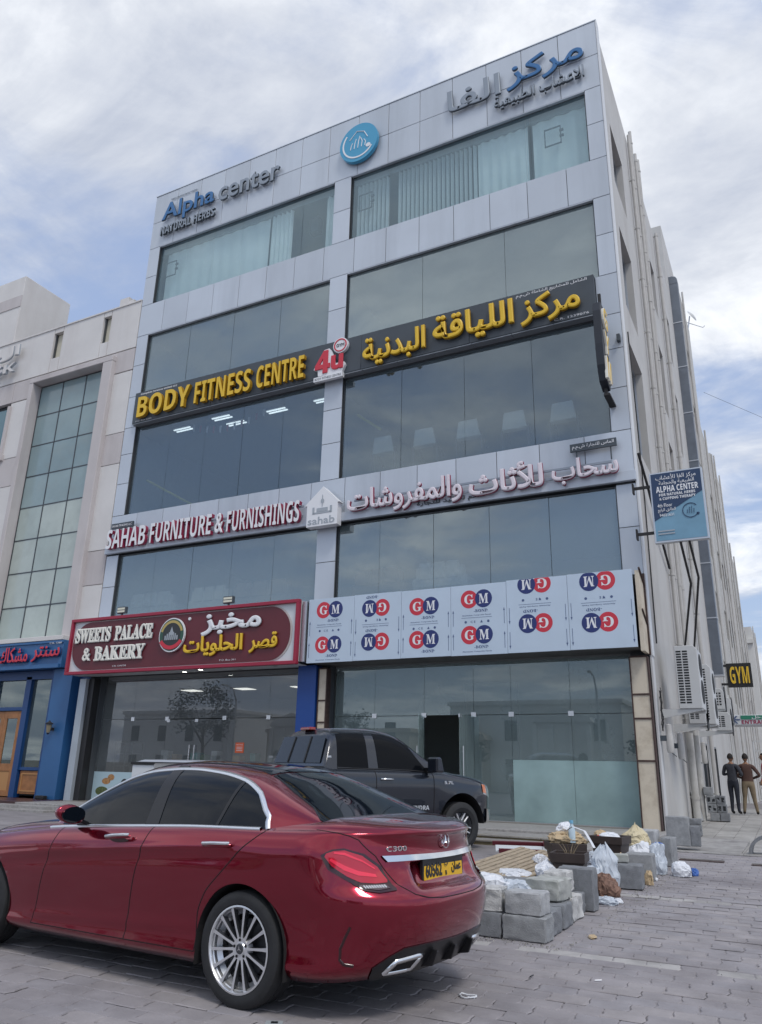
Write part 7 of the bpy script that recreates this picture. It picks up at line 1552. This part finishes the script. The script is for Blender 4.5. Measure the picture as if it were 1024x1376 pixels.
hand(p2, (-.12, .22, 1.05), (.8, .4, -.1), SK); hand(p2, (.16, .22, 1.05), (-.8, .4, .1), SK)
j, e = std(spread=.04, hands=((-.30, .12, .95), (.24, .1, .8)), elbow=((-.30, -.03, 1.14), (.29, -.03, 1.12)))
p3 = person((-1.06, 28.4, .42), R_(90), j, e, [T1, C3, SH, SK], 'person in a crimson top cut off by the right photo edge', HR, SK, head=(0, .01, 1.66), h=1.03)
hand(p3, (-.30, .12, .95), (0, .2, -1), SK); hand(p3, (.24, .1, .8), (0, .1, -1), SK)
# ================================================================ across the street (seen only as reflections in the glass and paint)
M_h1 = pbr('villa_white', (.78, .76, .72), .85, noise=(1, .06)); M_h2 = pbr('villa_sand', (.62, .53, .42), .85, noise=(1, .08))
def villa(x, y, w_, d, h, m, lab, n=4):
    t = wthing('villa', lab, 'house', (x, y, 0), 'houses across the street'); mb = MB(); mb.box(x - w_ / 2, x + w_ / 2, y - d, y, 0, h); part('wall', mb, [m], t); mb = MB(); mb.box(x - w_ / 2 - .2, x + w_ / 2 + .2, y - d - .2, y + .2, h, h + .35); part('parapet', mb, [m], t)
    for k in range(n):
        for z in ([1.0] if h < 5 else [1.0, 4.2]):
            a = x - w_ / 2 + w_ * (k + .5) / n; mb = MB(); mb.box(a - .55, a + .55, y - .05, y + .04, z, z + 1.7); part('window', mb, [M_cglass], t)
    mb = MB(); mb.box(x - .7, x + .7, y - .02, y + .1, 0, 2.3); part('door', mb, [M_wood], t)
def detail(x, y, h, m, lab):
    t = wthing('villa_annex', lab, 'house wing', (x, y, 0), 'houses across the street'); mb = MB(); mb.box(x - 2.2, x + 2.2, y - 2, y + 1.2, 0, h); part('wall', mb, [m], t); mb = MB(); mb.prism([(x - 2.5, h), (x + 2.5, h), (x + 2.3, h + .4), (x, h + 1.3), (x - 2.3, h + .4)], y - 2.2, y + 1.4); part('gable', mb, [m], t)
    for a in (-1.6, 0, 1.6): mb = MB(); mb.prism([(x + a - .4, 1), (x + a + .4, 1), (x + a + .4, 2.8), (x + a + .28, 3.1), (x + a, 3.25), (x + a - .28, 3.1), (x + a - .4, 2.8)], y + 1.18, y + 1.26); part('window', mb, [M_cglass], t)
    for a in (-2.2, -.8, .8, 2.2): mb = MB(); mb.box(x + a - .15, x + a + .15, y + 1.2, y + 1.5, 0, h - .2); part('column', mb, [m], t)
detail(-17, -26.5, 5.6, M_h1, 'columned porch wing of the white villa across the street'); detail(-26, -26.5, 4.2, M_h2, 'sand porch wing across the street'); detail(-44, -27.5, 5.5, M_h1, 'white porch wing opposite the bakery'); detail(10, -26.5, 5.6, M_h2, 'sand porch wing at the right across the street')
villa(-20, -27, 15, 10, 7.2, M_h1, 'two storey white villa across the street opposite the empty shop'); villa(-4, -30, 11, 9, 4.2, M_h2, 'low sand coloured house across the street'); villa(-40, -28, 16, 10, 5.0, M_h2, 'sand coloured house opposite the bakery'); villa(14, -27, 15, 10, 7.4, M_h1, 'white villa across the street at the right'); villa(-62, -30, 16, 10, 7.2, M_h1, 'white villa across the street at the far left')
mb = MB(); mb.box(-90, -29, -22.2, -22, 0, 1.8); mb2 = MB(); o = part('boundary_wall', mb, [M_h2], None, label='long low sand coloured wall across the street', cat='wall')
M_leaf = pbr('leaf_dark', (.035, .055, .022), .7); M_bark = pbr('bark_brown', (.12, .085, .06), .9)
def tree(x, y, h, r, lab, seed):
    t = thing('street_tree', lab, 'tree', (x, y, 0), None, 'trees across the street'); rt = random.Random(seed); mb = MB(); mb.tube([(0, 0, 0), (.1, 0, h * .3), (0, .1, h * .55)], [.22, .16, .09], 8)
    for k in range(7): a = k * .9; mb.tube([(0, .05, h * (.35 + .03 * k)), (r * .5 * math.cos(a), r * .5 * math.sin(a), h * (.55 + .04 * k)), (r * .8 * math.cos(a), r * .8 * math.sin(a), h * (.7 + .03 * k))], [.07, .04, .02], 6)
    part('trunk', mb, [M_bark], t); lf = MB()
    for c in range(46):
        a, b, q_ = rt.uniform(0, 6.28), rt.uniform(-.7, 1), rt.uniform(.2, 1) ** .5; cx, cy, cz = r * q_ * math.cos(a) * (1 - .3 * abs(b)), r * q_ * math.sin(a) * (1 - .3 * abs(b)), h * .72 + h * .26 * b
        for k in range(46):
            p = Vector((cx + rt.gauss(0, r * .15), cy + rt.gauss(0, r * .15), cz + rt.gauss(0, r * .12))); u = Vector((rt.uniform(-1, 1), rt.uniform(-1, 1), rt.uniform(-1, 1))).normalized() * .13; v = u.orthogonal().normalized() * .08; lf.add([tuple(p - u), tuple(p + v), tuple(p + u), tuple(p - v)], [(0, 1, 2, 3)])
    part('crown', lf, [M_leaf], t, recalc=False, kind='stuff')
tree(-48, -18, 8.5, 3.2, 'broad dark tree across the street opposite the bakery', 1); tree(-34, -20, 6, 2.0, 'smaller dark tree across the street', 2); tree(-9, -21, 5, 1.8, 'small dark tree opposite the empty shop', 3); tree(-24, -21.5, 4.5, 1.6, 'low dark tree beside the white villa', 4); tree(5, -20, 6.5, 2.3, 'dark tree across the street at the right', 5)
for x, lab in ((-43, 'street lamp across the street near the big tree'), (-12, 'street lamp across the street opposite the empty shop')):
    t = thing('street_lamp', lab, 'street lamp', (x, -16, 0), None, 'street lamps across the street'); mb = MB(); mb.tube([(0, 0, 0), (0, 0, 7), (0, .6, 8), (0, 1.6, 8.2)], [.09, .07, .05, .04], 8); part('pole', mb, [M_pipe], t); mb = MB(); mb.box(-.1, .1, 1.5, 2.1, 8.12, 8.24); part('lamp_head', mb, [M_pipe], t)
